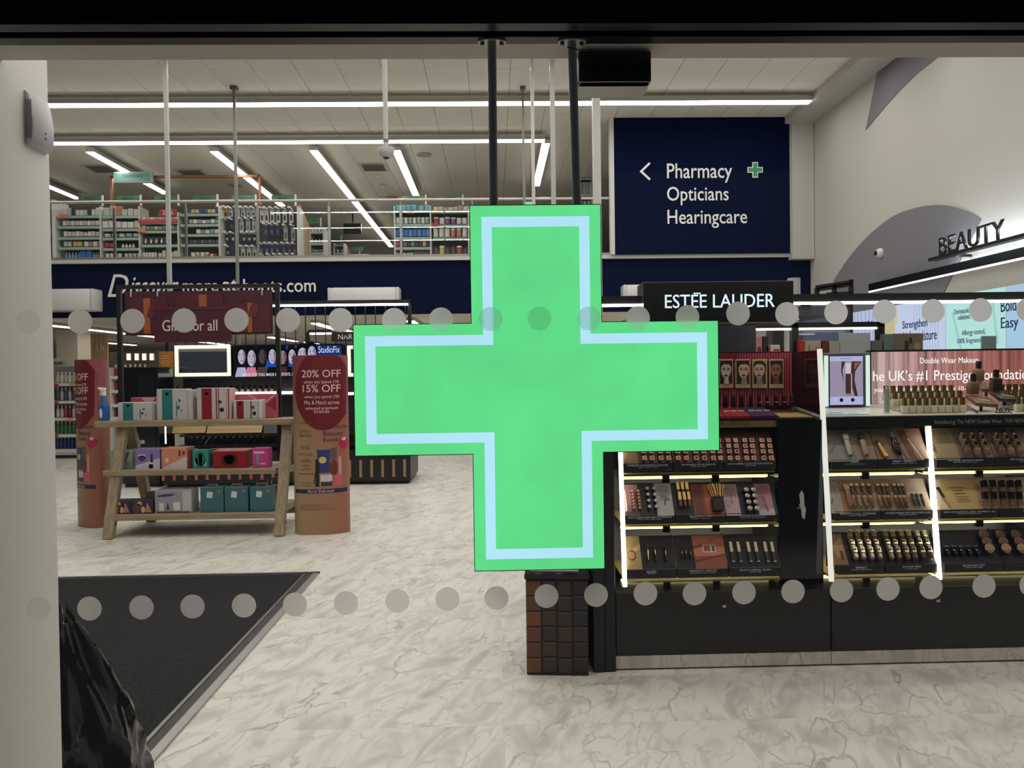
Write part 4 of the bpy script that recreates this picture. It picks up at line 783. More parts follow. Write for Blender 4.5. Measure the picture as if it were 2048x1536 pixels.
def column(label, X, Y, rz, full):
    t = thing('promotion_column', label, 'display', (X, Y, 0), 'tall printed promotion columns', rot=(0, 0, rz))
    obj('tube', m_lathe(((1.0, 0), (1.0, HP)), 48, TA, TB), PRM, t); k = Ypc/FPX
    def z(y): return HP-(y-711)*k
    obj('red_circle', w_poly([(max(-TA*.99, min(TA*.99, x)), min(HP-.002, zz)) for x, zz in ell(.03, z(778), .245, 80*k, 40)], mat((108, 14, 28), .42), .0012), None, t)
    OW = mat((228, 200, 190), .5); DKT = mat((56, 26, 44), .5)
    for s, xc, y, wd, h in (('20% OFF', .018, 754, .335, .066), ('when you spend £70', .018, 766, .3, .036), ('15% OFF', .02, 783, .325, .066), ('when you spend £50', .02, 795, .3, .036), ('Mix & Match across', .02, 807, .3, .034), ('selected premium', .02, 817, .28, .034), ('brands', .02, 824, .13, .03)): obj('lettering', w_text(s, xc, z(y), wd, h, .0022, bold=.006 if 'OFF' in s else 0), OW, t)
    for s, y, wd in (('Premium', 855, .2), ('Beauty', 869, .165), ('Event', 881, .125)): obj('lettering', w_text(s, .03+wd/2, z(y), wd, None, .0014), DKT, t)
    for s, y, wd in (('CLINIQUE', 845, .12), ('Dr.Jart+', 861, .1), ('fenty', 871, .11), ('Milk', 895, .085), ('RITUALS', 907, .12), ('NARS', 920, .09), ('KYLIE', 929, .07), ('COSMETICS', 935, .09), ('Elizabeth Arden', 944, .14), ('+ more brands', 961, .11), ('included', 967, .08)): obj('brand_name', w_text(s, -.125, z(y), wd, None, .0014), mat((104, 78, 48), .5), t)
    for nm, pts, c in (('pink_badge', ell(.2, z(884), .038, .055, 16), (176, 34, 84)), ('badge_gift', ell(.2, z(876), .02, .016, 10), (214, 200, 206)), ('blue_tube', [(-.01, z(941)), (.08, z(941)), (.085, z(896)), (-.03, z(896))], (44, 54, 120)), ('tube_flower', ell(.02, z(916), .035, .03, 12), (206, 188, 110)), ('brown_bottle', ell(.115, z(932), .034, .07, 16), (112, 44, 24)), ('bottle_cap', rect(.088, z(916), .142, z(893)), (96, 84, 82)), ('pink_jar', rect(.12, z(966), .185, z(947)), (206, 92, 112)), ('clear_tube', rect(.155, z(946), .18, z(910)), (204, 150, 150)), ('white_pot', rect(0, z(960), .1, z(945)), (206, 196, 206)), ('dark_base', rect(.005, z(967), .1, z(958)), (58, 34, 52)), ('mascara', [(-.045, z(968)), (-.01, z(968)), (-.01, z(914)), (-.04, z(914))], (28, 24, 30)), ('mascara_wand', [(-.06, z(962)), (-.053, z(962)), (-.03, z(925)), (-.036, z(925))], (28, 24, 30))): obj(nm, w_poly(pts, mat(c, .42), .0016), None, t)
    obj('navy_band', w_poly([(-TA*.995, z(981)), (TA*.995, z(981)), (TA*.995, z(973)), (-TA*.995, z(973))], mat((30, 26, 72), .42), .0012), None, t); obj('lettering', w_text('Hurry! Ends soon', 0, z(979.5), .23, .036, .0022, shear=.2), OW, t)
    obj('small_print', w_poly(rect(-.18, z(1014), .2, z(1002)), mat((150, 106, 82), .42), .0012), None, t)
    return t
p = P(646, 1066, Ypc); column('tall printed promotion column with red circle, right of the ladder table', p.x, Ypc, .12, True)
Yp2 = YT+.64+.12; p = P(190, 1066, Yp2); column('tall printed promotion column half hidden behind the left end of the ladder table', p.x, Yp2, -.8, False)
# ================================================================== BLACK COSMETICS GONDOLA BEHIND THE LADDER TABLE
YM = PZ(800, 968, 0).y; GX0, GX1 = P(236, 900, YM).x, P(821, 960, YM).x
g = thing('makeup_gondola', 'long black make-up gondola with lit shelves behind the ladder table', 'display unit', ((GX0+GX1)/2, YM, 0)); GO = g.location
def gm(p): return Vector(p)-GO
def zt_(y, Y=None): return P(560, y, Y or YM).z
zc = zt_(912); GB = mat((14, 14, 16), .4); GS = mat((10, 10, 12), .15)
GXb = P(322, 900, YM).x
obj('base_cabinet', m_box(GX1-GXb, .95, zc-.04), GB, g, loc=gm(((GX1+GXb)/2, YM+.5, .04))); obj('plinth', m_box(GX1-GXb-.06, .85, .04), BLACKM, g, loc=gm(((GX1+GXb)/2, YM+.52, 0)))
for k in range(24):
    X = P(325+k*22.0, 940, YM).x
    if X > GX1-.05: break
    obj('slat', m_box(.036, .014, zc-.16, .003), mat((176, 96, 80) if k < 11 else (150, 120, 84), .5), g, loc=gm((X, YM+.018, .09)))
obj('counter', m_box(GX1-GXb+.04, .9, .03), GB, g, loc=gm(((GX1+GXb)/2, YM+.48, zc)))
zs = zt_(690, YM+.55); obj('back_panel', m_box(GX1-GXb, .05, zs-zc), GB, g, loc=gm(((GX1+GXb)/2, YM+.75, zc)))
for y, dep in ((893, .34), (871, .26), (792, .2), (756, .12)):
    zz = zt_(y, YM+.75-dep); obj('shelf', m_box(GX1-GXb-.1, dep, .03), GB, g, loc=gm(((GX1+GXb)/2-.02, YM+.75-dep/2, zz)))
for y, xa_, xb_, dep in ((787, 420, 592, .22), (787, 690, 716, .22), (908, 680, 720, .4)):
    A, B = P(xa_, y, YM+.75-dep), P(xb_, y, YM+.75-dep); obj('led_strip', m_box(B.x-A.x, .02, .035, .006), lampmat(6), g, loc=gm(((A.x+B.x)/2, YM+.74-dep, A.z-.02)))
p = P(329, 888, YM+.3); obj('led_strip', m_box(.045, .03, zt_(848, YM+.3)-zt_(888, YM+.3), .008), lampmat(5), g, loc=gm((p.x, YM+.3, p.z)))
# overhead frame with thin rods
Yv = YM+.7; a, b = P(330, 609, Yv), P(821, 611, Yv); za = a.z-.02
obj('header_beam', m_box(b.x-a.x, .06, .05), GB, g, loc=gm(((a.x+b.x)/2, Yv, za))); A = P(520, 611, Yv-.02); B = P(816, 611, Yv-.02); obj('led_strip', m_box(B.x-A.x, .02, .028), lampmat(7), g, loc=gm(((A.x+B.x)/2, Yv-.03, za-.03)))
for X in (a.x, b.x-.02): obj('frame_post', m_box(.05, .06, za-zc), GB, g, loc=gm((X, Yv+.06, zc)))
k = 0
for x in range(351, 812, 20):
    p = P(x, 650, Yv); obj('rod', m_box(.012, .012, za-zs), BLACKM, g, loc=gm((p.x, Yv, zs)))
# tester trays with tan liners
for k, (xa_, xb_) in enumerate(((339, 410), (413, 523), (527, 558))):
    A, B = P(xa_, 869, YM+.5), P(xb_, 869, YM+.5)
    t = thing('tester_tray', nth('tan make-up tester tray on the black gondola under the ladder table top', k, 3), 'tray', ((A.x+B.x)/2, YM+.5, A.z+.012), 'tan tester trays'); obj('deck', m_box(B.x-A.x, .02, .17), mat((176, 148, 100) if k < 2 else (58, 54, 56), .5), t, rot=(-.6, 0, 0)); n = 3 if k == 2 else 7 if k == 0 else 11
    for j in range(n): obj('pan', m_box(.018, .012, .05, .003), mat((70, 52, 44), .4), t, loc=((B.x-A.x)*(-.2+.62*j/max(1, n-1)), .035, .05), rot=(-.6, 0, 0))
    obj('picture', m_print([(rect(-.05, .06, .05, .15), mat((64, 46, 44), .5))]), None, t, loc=(-(B.x-A.x)*.36, .02, 0), rot=(-.6, 0, 0))
for k in range(20):
    p = P(331+k*11.8, 775, YM+.68); item('foundation_bottle', nth('small tan foundation bottle in the row under the lit mirror', k, 20), 'bottle', 'foundation row under the mirror', at((p.x, YM+.69, zt_(756, YM+.63)+.0305-.0)), [('bottle_body', m_box(.045, .04, .07, .008), mat((150, 112, 80), .25)), ('cap', m_cyl(.014, .05, 8), BLACKG, (0, 0, .07))]).location.z = zt_(792, YM+.55)+.031
for k in range(13):
    p = P(372+k*12, 876, YM+.5); item('makeup_brush', nth('black brush slanting in the row behind the gift boxes', k, 13), 'brush', 'row of black brushes', at((p.x, YM+.55, zt_(893, YM+.41)+.031)) @ Matrix.Rotation(.55, 4, 'Y'), [('brush_handle', m_cyl(.012, .1, 8), BLACKG), ('ferrule', m_cyl(.015, .03, 8), CHROME, (0, 0, .1))])
p = P(253, 888, YM+.1); o = solo('wear_sign', m_fit('DAILY WEAR', .24, .05, ext=.004, bold=.004), TXT, 'white lettering on the dark panel left of the violet gift box', 'lettering', loc=(p.x, YM+.09, p.z))
A, B = P(236, 735, YM+.1), P(316, 960, YM+.1); t = thing('side_cabinet', 'tall glossy black cabinet at the left end of the make-up gondola', 'cabinet', ((A.x+B.x)/2+.02, YM+.35, 0)); obj('cabinet_body', m_box(B.x-A.x, .48, A.z-.04, .006), GS, t, loc=(0, 0, .04)); obj('cabinet_foot', m_box(B.x-A.x-.05, .42, .04), BLACKM, t); obj('cabinet_door', m_box(.22, .012, A.z-.2), mat((24, 25, 28), .12), t, loc=(.09, -.246, .1))
# lit mirrors and the portrait screen
def lit_mirror(x0_, x1_, lb):
    A, B = P(x0_, 691, YM+.6), P(x1_, 752, YM+.6); wd, h = B.x-A.x, A.z-B.z; t = thing('lit_mirror', lb, 'mirror', ((A.x+B.x)/2, YM+.6, B.z), 'mirrors with a glowing frame')
    q = .048; Lm = glow((246, 250, 226), 1.25)
    for nm, w_, h_, x_, z_ in (('frame_bar', wd, q, 0, 0), ('frame_bar', wd, q, 0, h-q), ('frame_bar', q, h, -wd/2+q/2, 0), ('frame_bar', q, h, wd/2-q/2, 0)): obj(nm, m_box(w_, .03, h_, .01, 2), Lm, t, loc=(x_, 0, z_))
    obj('glass', m_box(wd-.06, .008, h-.06), mat((200, 205, 212), .02, 1), t, loc=(0, .006, .03)); obj('back_box', m_box(wd-.02, .07, h-.02), GB, t, loc=(0, .05, .01))
lit_mirror(349, 462, 'glowing framed mirror left of the portrait screen'); lit_mirror(694, 806, 'glowing framed mirror beside the green cross')
A, B = P(466, 690, YM+.62), P(686, 752, YM+.62); wd, h = B.x-A.x, A.z-B.z
t = thing('portrait_screen', 'wide backlit screen showing a row of faces above the make-up gondola', 'screen', ((A.x+B.x)/2, YM+.62, B.z)); obj('bezel', m_box(wd, .05, h), GS, t, loc=(0, .026, 0))
px_ = YM/FPX*1.07
def fx(x): return (x-576)/110.0*wd/2
def fz(y): return (752-y)/62.0*h
BG = glow((16, 16, 22), 1); poly = [(rect(-wd/2+.01, .01, wd/2-.01, h-.01), BG)]
BLU = glow((36, 78, 176), .9); LIL = glow((186, 184, 214), .9); SKA, SKB, SKC = glow((196, 186, 208), .9), glow((84, 66, 68), .9), glow((150, 128, 132), .9)
HR = glow((12, 12, 14), 1); SHD = {SKA: glow((128, 116, 138), .9), SKB: glow((48, 38, 40), .9), SKC: glow((96, 78, 84), .9)}; PK = glow((214, 126, 150), .9)
poly += [([(fx(525), fz(751)), (fx(560), fz(751)), (fx(560), fz(700)), (fx(535), fz(715))], BLU), ([(fx(580), fz(751)), (fx(640), fz(751)), (fx(620), fz(693)), (fx(572), fz(693))], BLU), (rect(fx(634), fz(750), fx(684), fz(693)), glow((24, 48, 120), .9))]
for cx_, cy_, rx, ry, sk, cl in ((482, 711, 9, 17, SKA, LIL), (502, 714, 10, 19, SKA, PK), (524, 711, 9, 17, SKB, glow((92, 58, 60), .9)), (544, 711, 9, 17, SKA, HR), (565, 713, 9, 16, SKC, glow((80, 42, 48), .9)), (584, 712, 9, 17, SKA, HR), (605, 708, 11, 16, SKA, HR), (624, 706, 10, 17, SKA, LIL)):
    poly += [([(fx(cx_-13), fz(751)), (fx(cx_+13), fz(751)), (fx(cx_+8), fz(733)), (fx(cx_-8), fz(733))], cl), (ell(fx(cx_), fz(cy_-4), rx*1.15*px_, ry*1.05*px_, 14), HR), (ell(fx(cx_+1), fz(cy_+2), rx*.82*px_, ry*.86*px_, 14), sk), (ell(fx(cx_+4), fz(cy_+3), rx*.42*px_, ry*.72*px_, 14), SHD[sk]), (ell(fx(cx_+.5), fz(cy_+2), rx*.5*px_, ry*.8*px_, 14), sk), (ell(fx(cx_-3), fz(cy_-1), 1.5*px_, .7*px_, 8), SKB), (ell(fx(cx_+4), fz(cy_-1), 1.5*px_, .7*px_, 8), SKB), (ell(fx(cx_-3), fz(cy_-3.6), 2.2*px_, .5*px_, 8), HR), (ell(fx(cx_+4), fz(cy_-3.6), 2.2*px_, .5*px_, 8), HR), (ell(fx(cx_+.5), fz(cy_+9.5), 2.2*px_, .9*px_, 8), glow((120, 60, 74), .9)), ([(fx(cx_), fz(cy_+1)), (fx(cx_+2), fz(cy_+5)), (fx(cx_-.5), fz(cy_+5.4))], SHD[sk])]
obj('portraits', m_print(poly, .0003), None, t); SW = glow((214, 222, 246), 1)
obj('lettering', m_fit('StudioFix', 42*px_, 13*px_, ext=.001), SW, t, loc=(fx(638), -.022, fz(707))); obj('caption', m_fit('MADE FOR YOU. MADE BY ARTISTS. MADE WITH', 128*px_, 6*px_, ext=.001, bold=.01), SW, t, loc=(fx(486), -.022, fz(750)))
# brand sign seen through the rods
A, B = P(664, 664, YM+3), P(740, 682, YM+3); t = thing('brand_sign', 'small black brand sign with white letters behind the thin rods', 'sign', ((A.x+B.x)/2, YM+3, B.z)); obj('board', m_box(B.x-A.x, .08, A.z-B.z), GB, t); obj('lettering', m_fit('NARS', (B.x-A.x)*.46, .09, align='C', ext=.004), TXT, t, loc=(-.06, -.041, .03)); obj('arm', m_box(.4, .05, .04), GB, t, loc=(-(B.x-A.x)/2-.2, 0, A.z-B.z)); obj('arm_light', m_box(.38, .02, .03), lampmat(4), t, loc=(-(B.x-A.x)/2-.19, 0, A.z-B.z-.04)); obj('stand_post', m_box(.06, .06, A.z), GB, t, loc=(-(B.x-A.x)/2-.4, 0, -B.z))
p0, p1 = P(318, 703, YM+.5), P(347, 738, YM+.5); t = thing('orange_notice', 'orange notice card standing left of the glowing mirror', 'notice', ((p0.x+p1.x)/2, YM+.5, p1.z)); obj('card', m_box(p1.x-p0.x, .006, p0.z-p1.z), mat((186, 112, 46), .5), t)
for k in range(5): obj('text_line', m_box((p1.x-p0.x)*(.7 if k % 2 else .5), .001, .008), mat((222, 186, 140), .5), t, loc=(-.01, -.004, .17-.03*k))
obj('stem', m_cyl(.01, p1.z-zc+.0, 8), BLACK, t, loc=(0, .01, -(p1.z-zc)))

# ================================================================== GROUND FLOOR BEHIND
YL = 13.6; WSH = mat((206, 204, 198), .5)
def gbay(x0_, x1_, ytop, boards, lb, Y):
    A, B = P(x0_, ytop, Y), P(x1_, ytop, Y); wd = B.x-A.x; cx = (A.x+B.x)/2; t = thing('wall_shelving', lb, 'shelving', (cx, Y, 0), 'white shelving under the mezzanine')
    obj('back_panel', m_box(wd, .03, A.z), mat((120, 116, 110), .6), t, loc=(0, .45, 0)); obj('plinth', m_box(wd, .45, .1), WSH, t, loc=(0, .22, 0)); obj('kick_board', m_box(wd-.04, .02, .05), BLACKM, t, loc=(0, -.012, 0))
    for y in boards:
        z = P((x0_+x1_)/2, y, Y).z; s = obj('shelf', m_box(wd, .44, .02), WSH, t, loc=(0, .22, z-.02)); obj('price_strip', m_box(wd, .012, .05), mat((222, 220, 214), .5), s, loc=(0, -.226, -.03))
    for sx in (-1, 1): obj('upright', m_box(.03, .46, A.z), WSH, t, loc=(sx*(wd/2-.015), .22, 0))
gbay(60, 156, 733, (767, 802, 836, 869, 899), 'white shelving with green and blue bottles beside the left promotion column', YL); gbay(219, 292, 735, (752, 780, 808, 834), 'white shelving with pink bottles right of the left promotion column', YL-.4)
Yq = YL+.02
goods(106, 154, 766, 22, 6, 'bottle', ((200, 190, 110), W1, W2, W1), 'bottle', 'pale bottle on the top shelf beside the promotion column', 'bottle', Y=Yq); goods(106, 154, 801, 26, 6, 'bottle', ((70, 92, 108), W2), 'bottle', 'grey bottle on the second shelf beside the promotion column', 'bottle', Y=Yq)
goods(106, 154, 835, 24, 6, 'bottle', (W1, W1, RD, (120, 40, 44)), 'bottle', 'bottle on the third shelf beside the promotion column', 'bottle', Y=Yq); goods(106, 154, 868, 26, 6, 'bottle', ((74, 128, 60),), 'bottle', 'green bottle on the fourth shelf beside the promotion column', 'bottle', Y=Yq); goods(106, 150, 898, 26, 6, 'bottle', ((36, 58, 120),), 'bottle', 'blue bottle on the bottom shelf beside the promotion column', 'bottle', Y=Yq)
Yq = YL-.38
for yb, cc_ in ((751, ((150, 42, 92), (170, 60, 108))), (779, ((160, 50, 110), (190, 90, 140))), (807, ((140, 36, 84), (176, 70, 110))), (833, ((120, 30, 66), (160, 60, 96)))):
    goods(221, 290, yb, 22, 7, 'bottle', cc_, 'bottle', 'pink bottle on the %s shelf right of the promotion column' % {751: 'top', 779: 'second', 807: 'third', 833: 'lowest'}[yb], 'bottle', Y=Yq)
for x, y, lb in ((112, 771, 'red price tag on the second board beside the promotion column'), (112, 806, 'red price tag on the third board beside the promotion column'), (143, 769, 'salmon price tag on the upper board beside the promotion column'), (141, 839, 'salmon price tag on the lower board beside the promotion column'), (112, 872, 'red price tag on the lowest board beside the promotion column')):
    c = P(x, y, YL-.02); solo('price_tag', m_box(.08, .006, .06), mat((226, 160, 128) if 'salmon' in lb else (170, 50, 66), .5), lb, 'price tag', loc=(c.x, YL-.025, c.z-.03))
# lift lobby
YW = 17.5; A, B = P(182, 684, YW), P(217, 730, YW); t = thing('lift_wall', 'pale wooden wall panel with the white word for the lift', 'wall panel', ((A.x+B.x)/2, YW, 0)); WL = woodmat((196, 160, 108), (220, 188, 138), 'lift_wood', 3, 2)
for k in range(4): obj('plank', m_box((B.x-A.x)/4-.006, .05, ZFB-.02), WL, t, loc=((k-1.5)*(B.x-A.x)/4, 0, 0))
p = P(194, 703, YW-.04); obj('lettering', m_fit('Lift', 15*YW/FPX, .17, ext=.02), mat((240, 236, 226), .5), t, loc=Vector((p.x, YW-.028, p.z))-t.location)
A, B = P(156, 684, YW+.3), P(182, 730, YW+.3); solo('lift_lobby_wall', m_box(B.x-A.x, .1, ZFB-.02), mat((150, 128, 104), .6), 'brown wall strip between the cream pillar and the wooden lift panel', 'wall panel', loc=((A.x+B.x)/2, YW+.3, 0))
A, B = P(112, 665, 15.5), P(156, 740, 15.5); struct('wall_pillar', m_box(B.x-A.x, .5, ZFB-.02), mat((212, 200, 178), .6), loc=((A.x+B.x)/2, 15.75, 0))
A, B = P(100, 717, 14.4), P(131, 734, 14.4); t = thing('aisle_sign', 'grey framed aisle sign on a short stem left of the cream pillar', 'sign', ((A.x+B.x)/2, 14.4, B.z)); obj('frame', m_box(B.x-A.x, .03, A.z-B.z, .005), mat((160, 158, 152), .5), t); obj('face', m_box((B.x-A.x)*.7, .006, .05), mat((90, 88, 86), .5), t, loc=(0, -.018, .05)); obj('stem', m_cyl(.012, B.z, 8), BLACK, t, loc=(0, 0, -B.z))
Yd = 20.0
for k, x in enumerate((257, 273, 288, 303)):
    A, B = P(x-4, 708, Yd), P(x+4, 721, Yd); t = thing('product_light_box', nth('small glowing product panel on the far wall behind the black post', k, 4), 'light box', ((A.x+B.x)/2, Yd+.04, B.z), 'glowing panels on the far wall'); obj('box', m_box(B.x-A.x+.02, .06, A.z-B.z+.02, .01), WHITE, t); obj('lit_face', m_box(B.x-A.x, .01, A.z-B.z), glow((250, 240, 220), 1.3), t, loc=(0, -.036, .01))
A, B = P(219, 704, Yd+.05), P(330, 735, Yd+.05); solo('dark_bulkhead', m_box(B.x-A.x, .1, A.z), mat((120, 108, 92), .6), 'brown far wall section carrying the small glowing panels', 'wall panel', loc=((A.x+B.x)/2, Yd+.115, 0))
# ================================================================== BRAND COUNTER ON THE RIGHT (near the window)
def YFr(Z): return 3.50+(Z-.4)*.12
EX0 = P(1189, 1320, 3.5).x; EX1 = 3.05
XB = [P(v, 1043, 3.53).x for v in (1248, 1349.5, 1452, 1557)]            # tray edges, first bay
XD = P(1661, 1200, 3.5).x
XA = [P(v, 1030, 3.53).x for v in (1666, 1762, 1866)]; XAr = [P(1877, 1030, 3.53).x, P(1997, 1026, 3.53).x, P(2112, 1022, 3.53).x]
ZLB = (.923, .68, .43); LH = .044
ec = thing('brand_counter', 'long black brand counter with lit tester shelves on the right', 'counter', ((EX0+EX1)/2, 3.75, 0)); EO = ec.location
def em(p): return Vector(p)-EO
def ebox(n, x0, x1, y0, y1, z0, z1, m, bev=0.0, par=None):
    me, lo = bx(x0, x1, y0, y1, z0, z1, bev); return obj(n, me, m, par or ec, loc=em(lo) if par is None else Vector(lo)-EO-par.location)
CB = mat((17, 18, 20), .3); CBM = mat((22, 23, 25), .5); CG = mat((7, 7, 9), .1)
ZK0, ZK1, ZDT = P(1400, 1334, 3.49).z, P(1400, 1309, 3.49).z, P(1400, 1187, 3.5).z
ebox('plinth', EX0+.1, EX1, 3.56, 4.0, 0, ZK0+.02, mat((12, 12, 13), .6))
x_l = P(1232, 1320, 3.49).x
for k, (a, b) in enumerate(((x_l, XD-.004), (XD, EX1))):
    ebox('kick_panel', a, b, 3.49, 3.55, ZK0, ZK1, MARB); dr = ebox('drawer', a+.002, b, 3.49, 3.97, ZK1, ZDT, mat((29, 30, 32), .42), .003)
    p = P((1449, 1877)[k], (1212, 1201)[k], 3.485); lk = obj('lock', m_lathe(((.009, 0), (.009, .004), (.005, .005)), 14), CHROME, dr, rot=(math.pi/2, 0, 0)); lk.location = Vector((p.x, 3.49, p.z))-EO-dr.location
    obj('keyway', m_cyl(.003, .002, 8), BLACKG, lk, loc=(0, 0, .004))
ebox('drawer_cap', x_l, EX1, 3.47, 3.95, ZDT, ZDT+.018, CB)
for a, b, y in ((1187, 1210, 3.47), (1210, 1232, 3.475)): A, B = P(a, 1300, y), P(b, 1300, y); ebox('end_post', A.x, B.x, y, 4.0, 0, 1.62, CBM, .003)
ebox('end_post', EX1, EX1+.035, 3.47, 4.0, 0, 1.5, CBM, .003); ebox('back_wall', x_l, EX1, 3.93, 3.99, ZDT, 1.14, mat((92, 92, 92), .5))
ebox('divider', XB[3]+.012, XA[0]-.035, 3.56, 3.95, ZDT, 1.16, CG)
p = P(1604, 1010, 3.555); tg = thing('torn_sticker', 'torn white sticker on the black divider between the two bays', 'sticker', (p.x, 3.556, p.z)); obj('paper', m_prism([(-.012, .05), (.0, .07), (.01, .05), (.012, .0), (.02, -.02), (.012, -.07), (.0, -.06), (-.004, -.02), (-.016, -.01), (-.008, .01)], .002), mat((186, 188, 192), .6), tg, loc=(0, 0, 0)); obj('curl', m_prism([(-.026, -.02), (-.01, .0), (-.008, -.015)], .004), mat((90, 92, 96), .6), tg, loc=(0, -.003, 0))
# vertical light strips
def strip(n, xp, z0, z1, y0, y1, wd=.018, st=5):
    a, b = Vector((xp, y0, z0)), Vector((xp, y1, z1)); return obj(n, m_bar(em(a), em(b), wd, .02, (0, 1, 0)), lampmat(st, (1, .985, .9)), ec)
strip('light_strip', P(1249, 1177, 3.5).x, .395, 1.13, 3.49, 3.585); strip('light_strip', P(1661, 1165, 3.5).x, .40, 1.5, 3.49, 3.60, st=.85); strip('light_strip', P(1876, 1160, 3.5).x, .40, 1.12, 3.49, 3.575)
# shelf lights
for zi, z in enumerate((.877, .632, .372)):
    for a, b in ((XB[0], XB[3]), (XA[0]-.01, XA[2]-.012), (XAr[0], EX1)):
        ebox('shelf_light', a+.004, b-.004, 3.655, 3.667, z, z+.011, lampmat(1.25, (1, .93, .4))); ebox('light_housing', a+.004, b-.004, 3.667, 3.735, z+.001, z+.011, CB); ebox('led_tape', a+.01, b-.01, 3.66, 3.72, z-.002, z, lampmat(14, (1, .93, .75))); ebox('shelf_board', a, b, YFr(z)+.02, 3.93, z+.032, z+.04, mat((150, 128, 70), .4))  # unseen glowing tape added to brighten the testers, with a cover blocking it above
    for X in XB[1:3]+[XA[1]]+[XAr[1]]: ebox('light_bracket', X-.03, X+.005, 3.648, 3.672, z-.02, z+.012, CG)
for z in ZLB: ebox('blank_panel', XAr[2]+.006, EX1-.004, YFr(z)+.02, 3.9, z, z+.15, CB, .004)
# counter deck and its front edge
def slab(n, x0, x1, za, zb, ya, yb, th, m): 
    lo = [em((x0, ya, za-th)), em((x1, ya, za-th)), em((x1, yb, zb-th)), em((x0, yb, zb-th))]; return obj(n, m_hull(lo, [v+Vector((0, 0, th)) for v in lo]), m, ec)
slab('counter_top', x_l, XA[0]-.03, 1.166, 1.2, 3.585, 3.95, .02, CB); slab('counter_top', XA[0]-.022, EX1, 1.174, 1.212, 3.585, 3.95, .02, mat((206, 202, 192), .35))
ebox('gold_edge', x_l, XA[0]-.035, 3.575, 3.6, 1.128, 1.158, mat((176, 146, 92), .3, .8)); ebox('edge_fascia', XA[0]-.02, EX1, 3.575, 3.6, 1.118, 1.17, CB)
a, b = P(1380, 851, 3.574), P(1500, 851, 3.574); text_px('COLOR LIPSTICK', 1410, 1500, 851.5, 3.5745, mat((70, 54, 30), .5), ec, h=8, ext=.001); text_px('PURE', 1370, 1404, 852.5, 3.5745, mat((70, 54, 30), .5), ec, h=8, ext=.001)
text_px('Introducing The NEW Double Wear. THE NEW FULL-COVERAGE', 1869, 2120, 846, 3.5745, mat((132, 130, 126), .5), ec, h=11, ext=.001)

# ---- tester units
ST = Vector((0, .085, .138)).normalized(); NT = Vector((0, -.138, .085)).normalized(); LD = .162
WT = mat((206, 216, 236), .5)
class Tray: pass
def tray(ti, xa, xb, title, sub, label, deckc, picks=()):
    T = Tray(); z = ZLB[ti]; y = YFr(z)-.012; T.o = Vector(((xa+xb)/2, y+.006, z+LH)); T.m = basis(T.o, Vector((1, 0, 0)), -NT, ST); T.inv = T.m.inverted()
    T.t = thing('tester_unit', label, 'tester unit', mw=T.m, group='tester units on the brand counter'); T.w = xb-xa
    obj('deck', m_box(T.w-.004, .01, LD), mat(deckc, .4), T.t, loc=(0, .005, 0))
    f = obj('label_front', m_box(T.w-.004, .03, LH, .002), mat((28, 29, 31), .4), T.t); f.matrix_basis = T.inv @ Matrix.Translation(Vector((T.o.x, y+.015, z)))
    for s in (-1, 1): e = obj('side_cheek', m_prism([(0, 0), (.0, .03), (.085, .168), (.085, 0)], .002), CG, T.t); e.matrix_basis = T.inv @ Matrix.Translation(Vector((T.o.x+s*(T.w/2-.001), y+.03, z+.015))) @ Matrix.Rotation(math.pi/2, 4, 'Z')
    def front_text(s, zz, wd, h, m):
        o = obj('lettering', m_fit(s, wd, h, ext=.0006, align='C', bold=.008), m, T.t); o.matrix_basis = T.inv @ Matrix.Translation(Vector((T.o.x, y-.0006, zz)))
        return o
    front_text(title, z+.0285, min(T.w*.86, .0075*len(title)), .0085, WT); front_text(sub, z+.0215, min(T.w*.5, .005*len(sub)), .0045, WT)
    o = front_text('No.01', z+.008, .016, .0038, mat((120, 120, 118), .5)); o.matrix_basis = T.inv @ Matrix.Translation(Vector((T.o.x+T.w*.42, y-.0006, z+.008)))
    return T
def loc(T, px, py):
    v = T.inv @ PP(px, py, T.o, NT); return v.x, v.z
def card(T, x0, x1, y0, y1, col, lines=0, lc_=(120, 116, 112), pic=None, name='picture_card', th=.003):
    "printed card lying on the deck between pixel columns (at its bottom) and rows"
    a = loc(T, x0, y1); b = loc(T, x1, y1); c = loc(T, x0, y0); wd = b[0]-a[0]; h = c[1]-a[1]
    o = obj(name, m_box(wd, th, h), mat(col, .45), T.t, loc=((a[0]+b[0])/2, -th/2-.0002, a[1]))
    for k in range(lines): obj('text_line', m_box(wd*(.75 if k % 3 else .5), .0006, h*.018), mat(lc_, .5), o, loc=(0, -th/2-.0004, h*(.9-.055*k)))
    if pic: obj('print', m_print([([((x-.5)*wd, z*h) for x, z in pts], mat(cc_, .45)) for pts, cc_ in pic], .0003), None, o, loc=(0, -th/2, 0))
    return o
def lie(T, px, py, h=.004): x, z = loc(T, px, py); return T.m @ Matrix.Translation(Vector((x, -h, z)))          # axis runs up the slope
def stick(T, px, py): x, z = loc(T, px, py); return T.m @ Matrix.Translation(Vector((x, 0, z))) @ Matrix.Rotation(math.pi/2, 4, 'X')   # axis points out of the deck
BROWNS = ((122, 72, 58), (176, 88, 74), (120, 62, 54), (134, 60, 48), (112, 76, 66), (160, 96, 84), (134, 92, 72), (168, 128, 96), (52, 34, 30), (132, 78, 66), (176, 84, 50), (122, 86, 72), (176, 74, 58), (60, 44, 40), (190, 140, 124), (150, 84, 60))
RIM = mat((226, 176, 140), .3, .5)
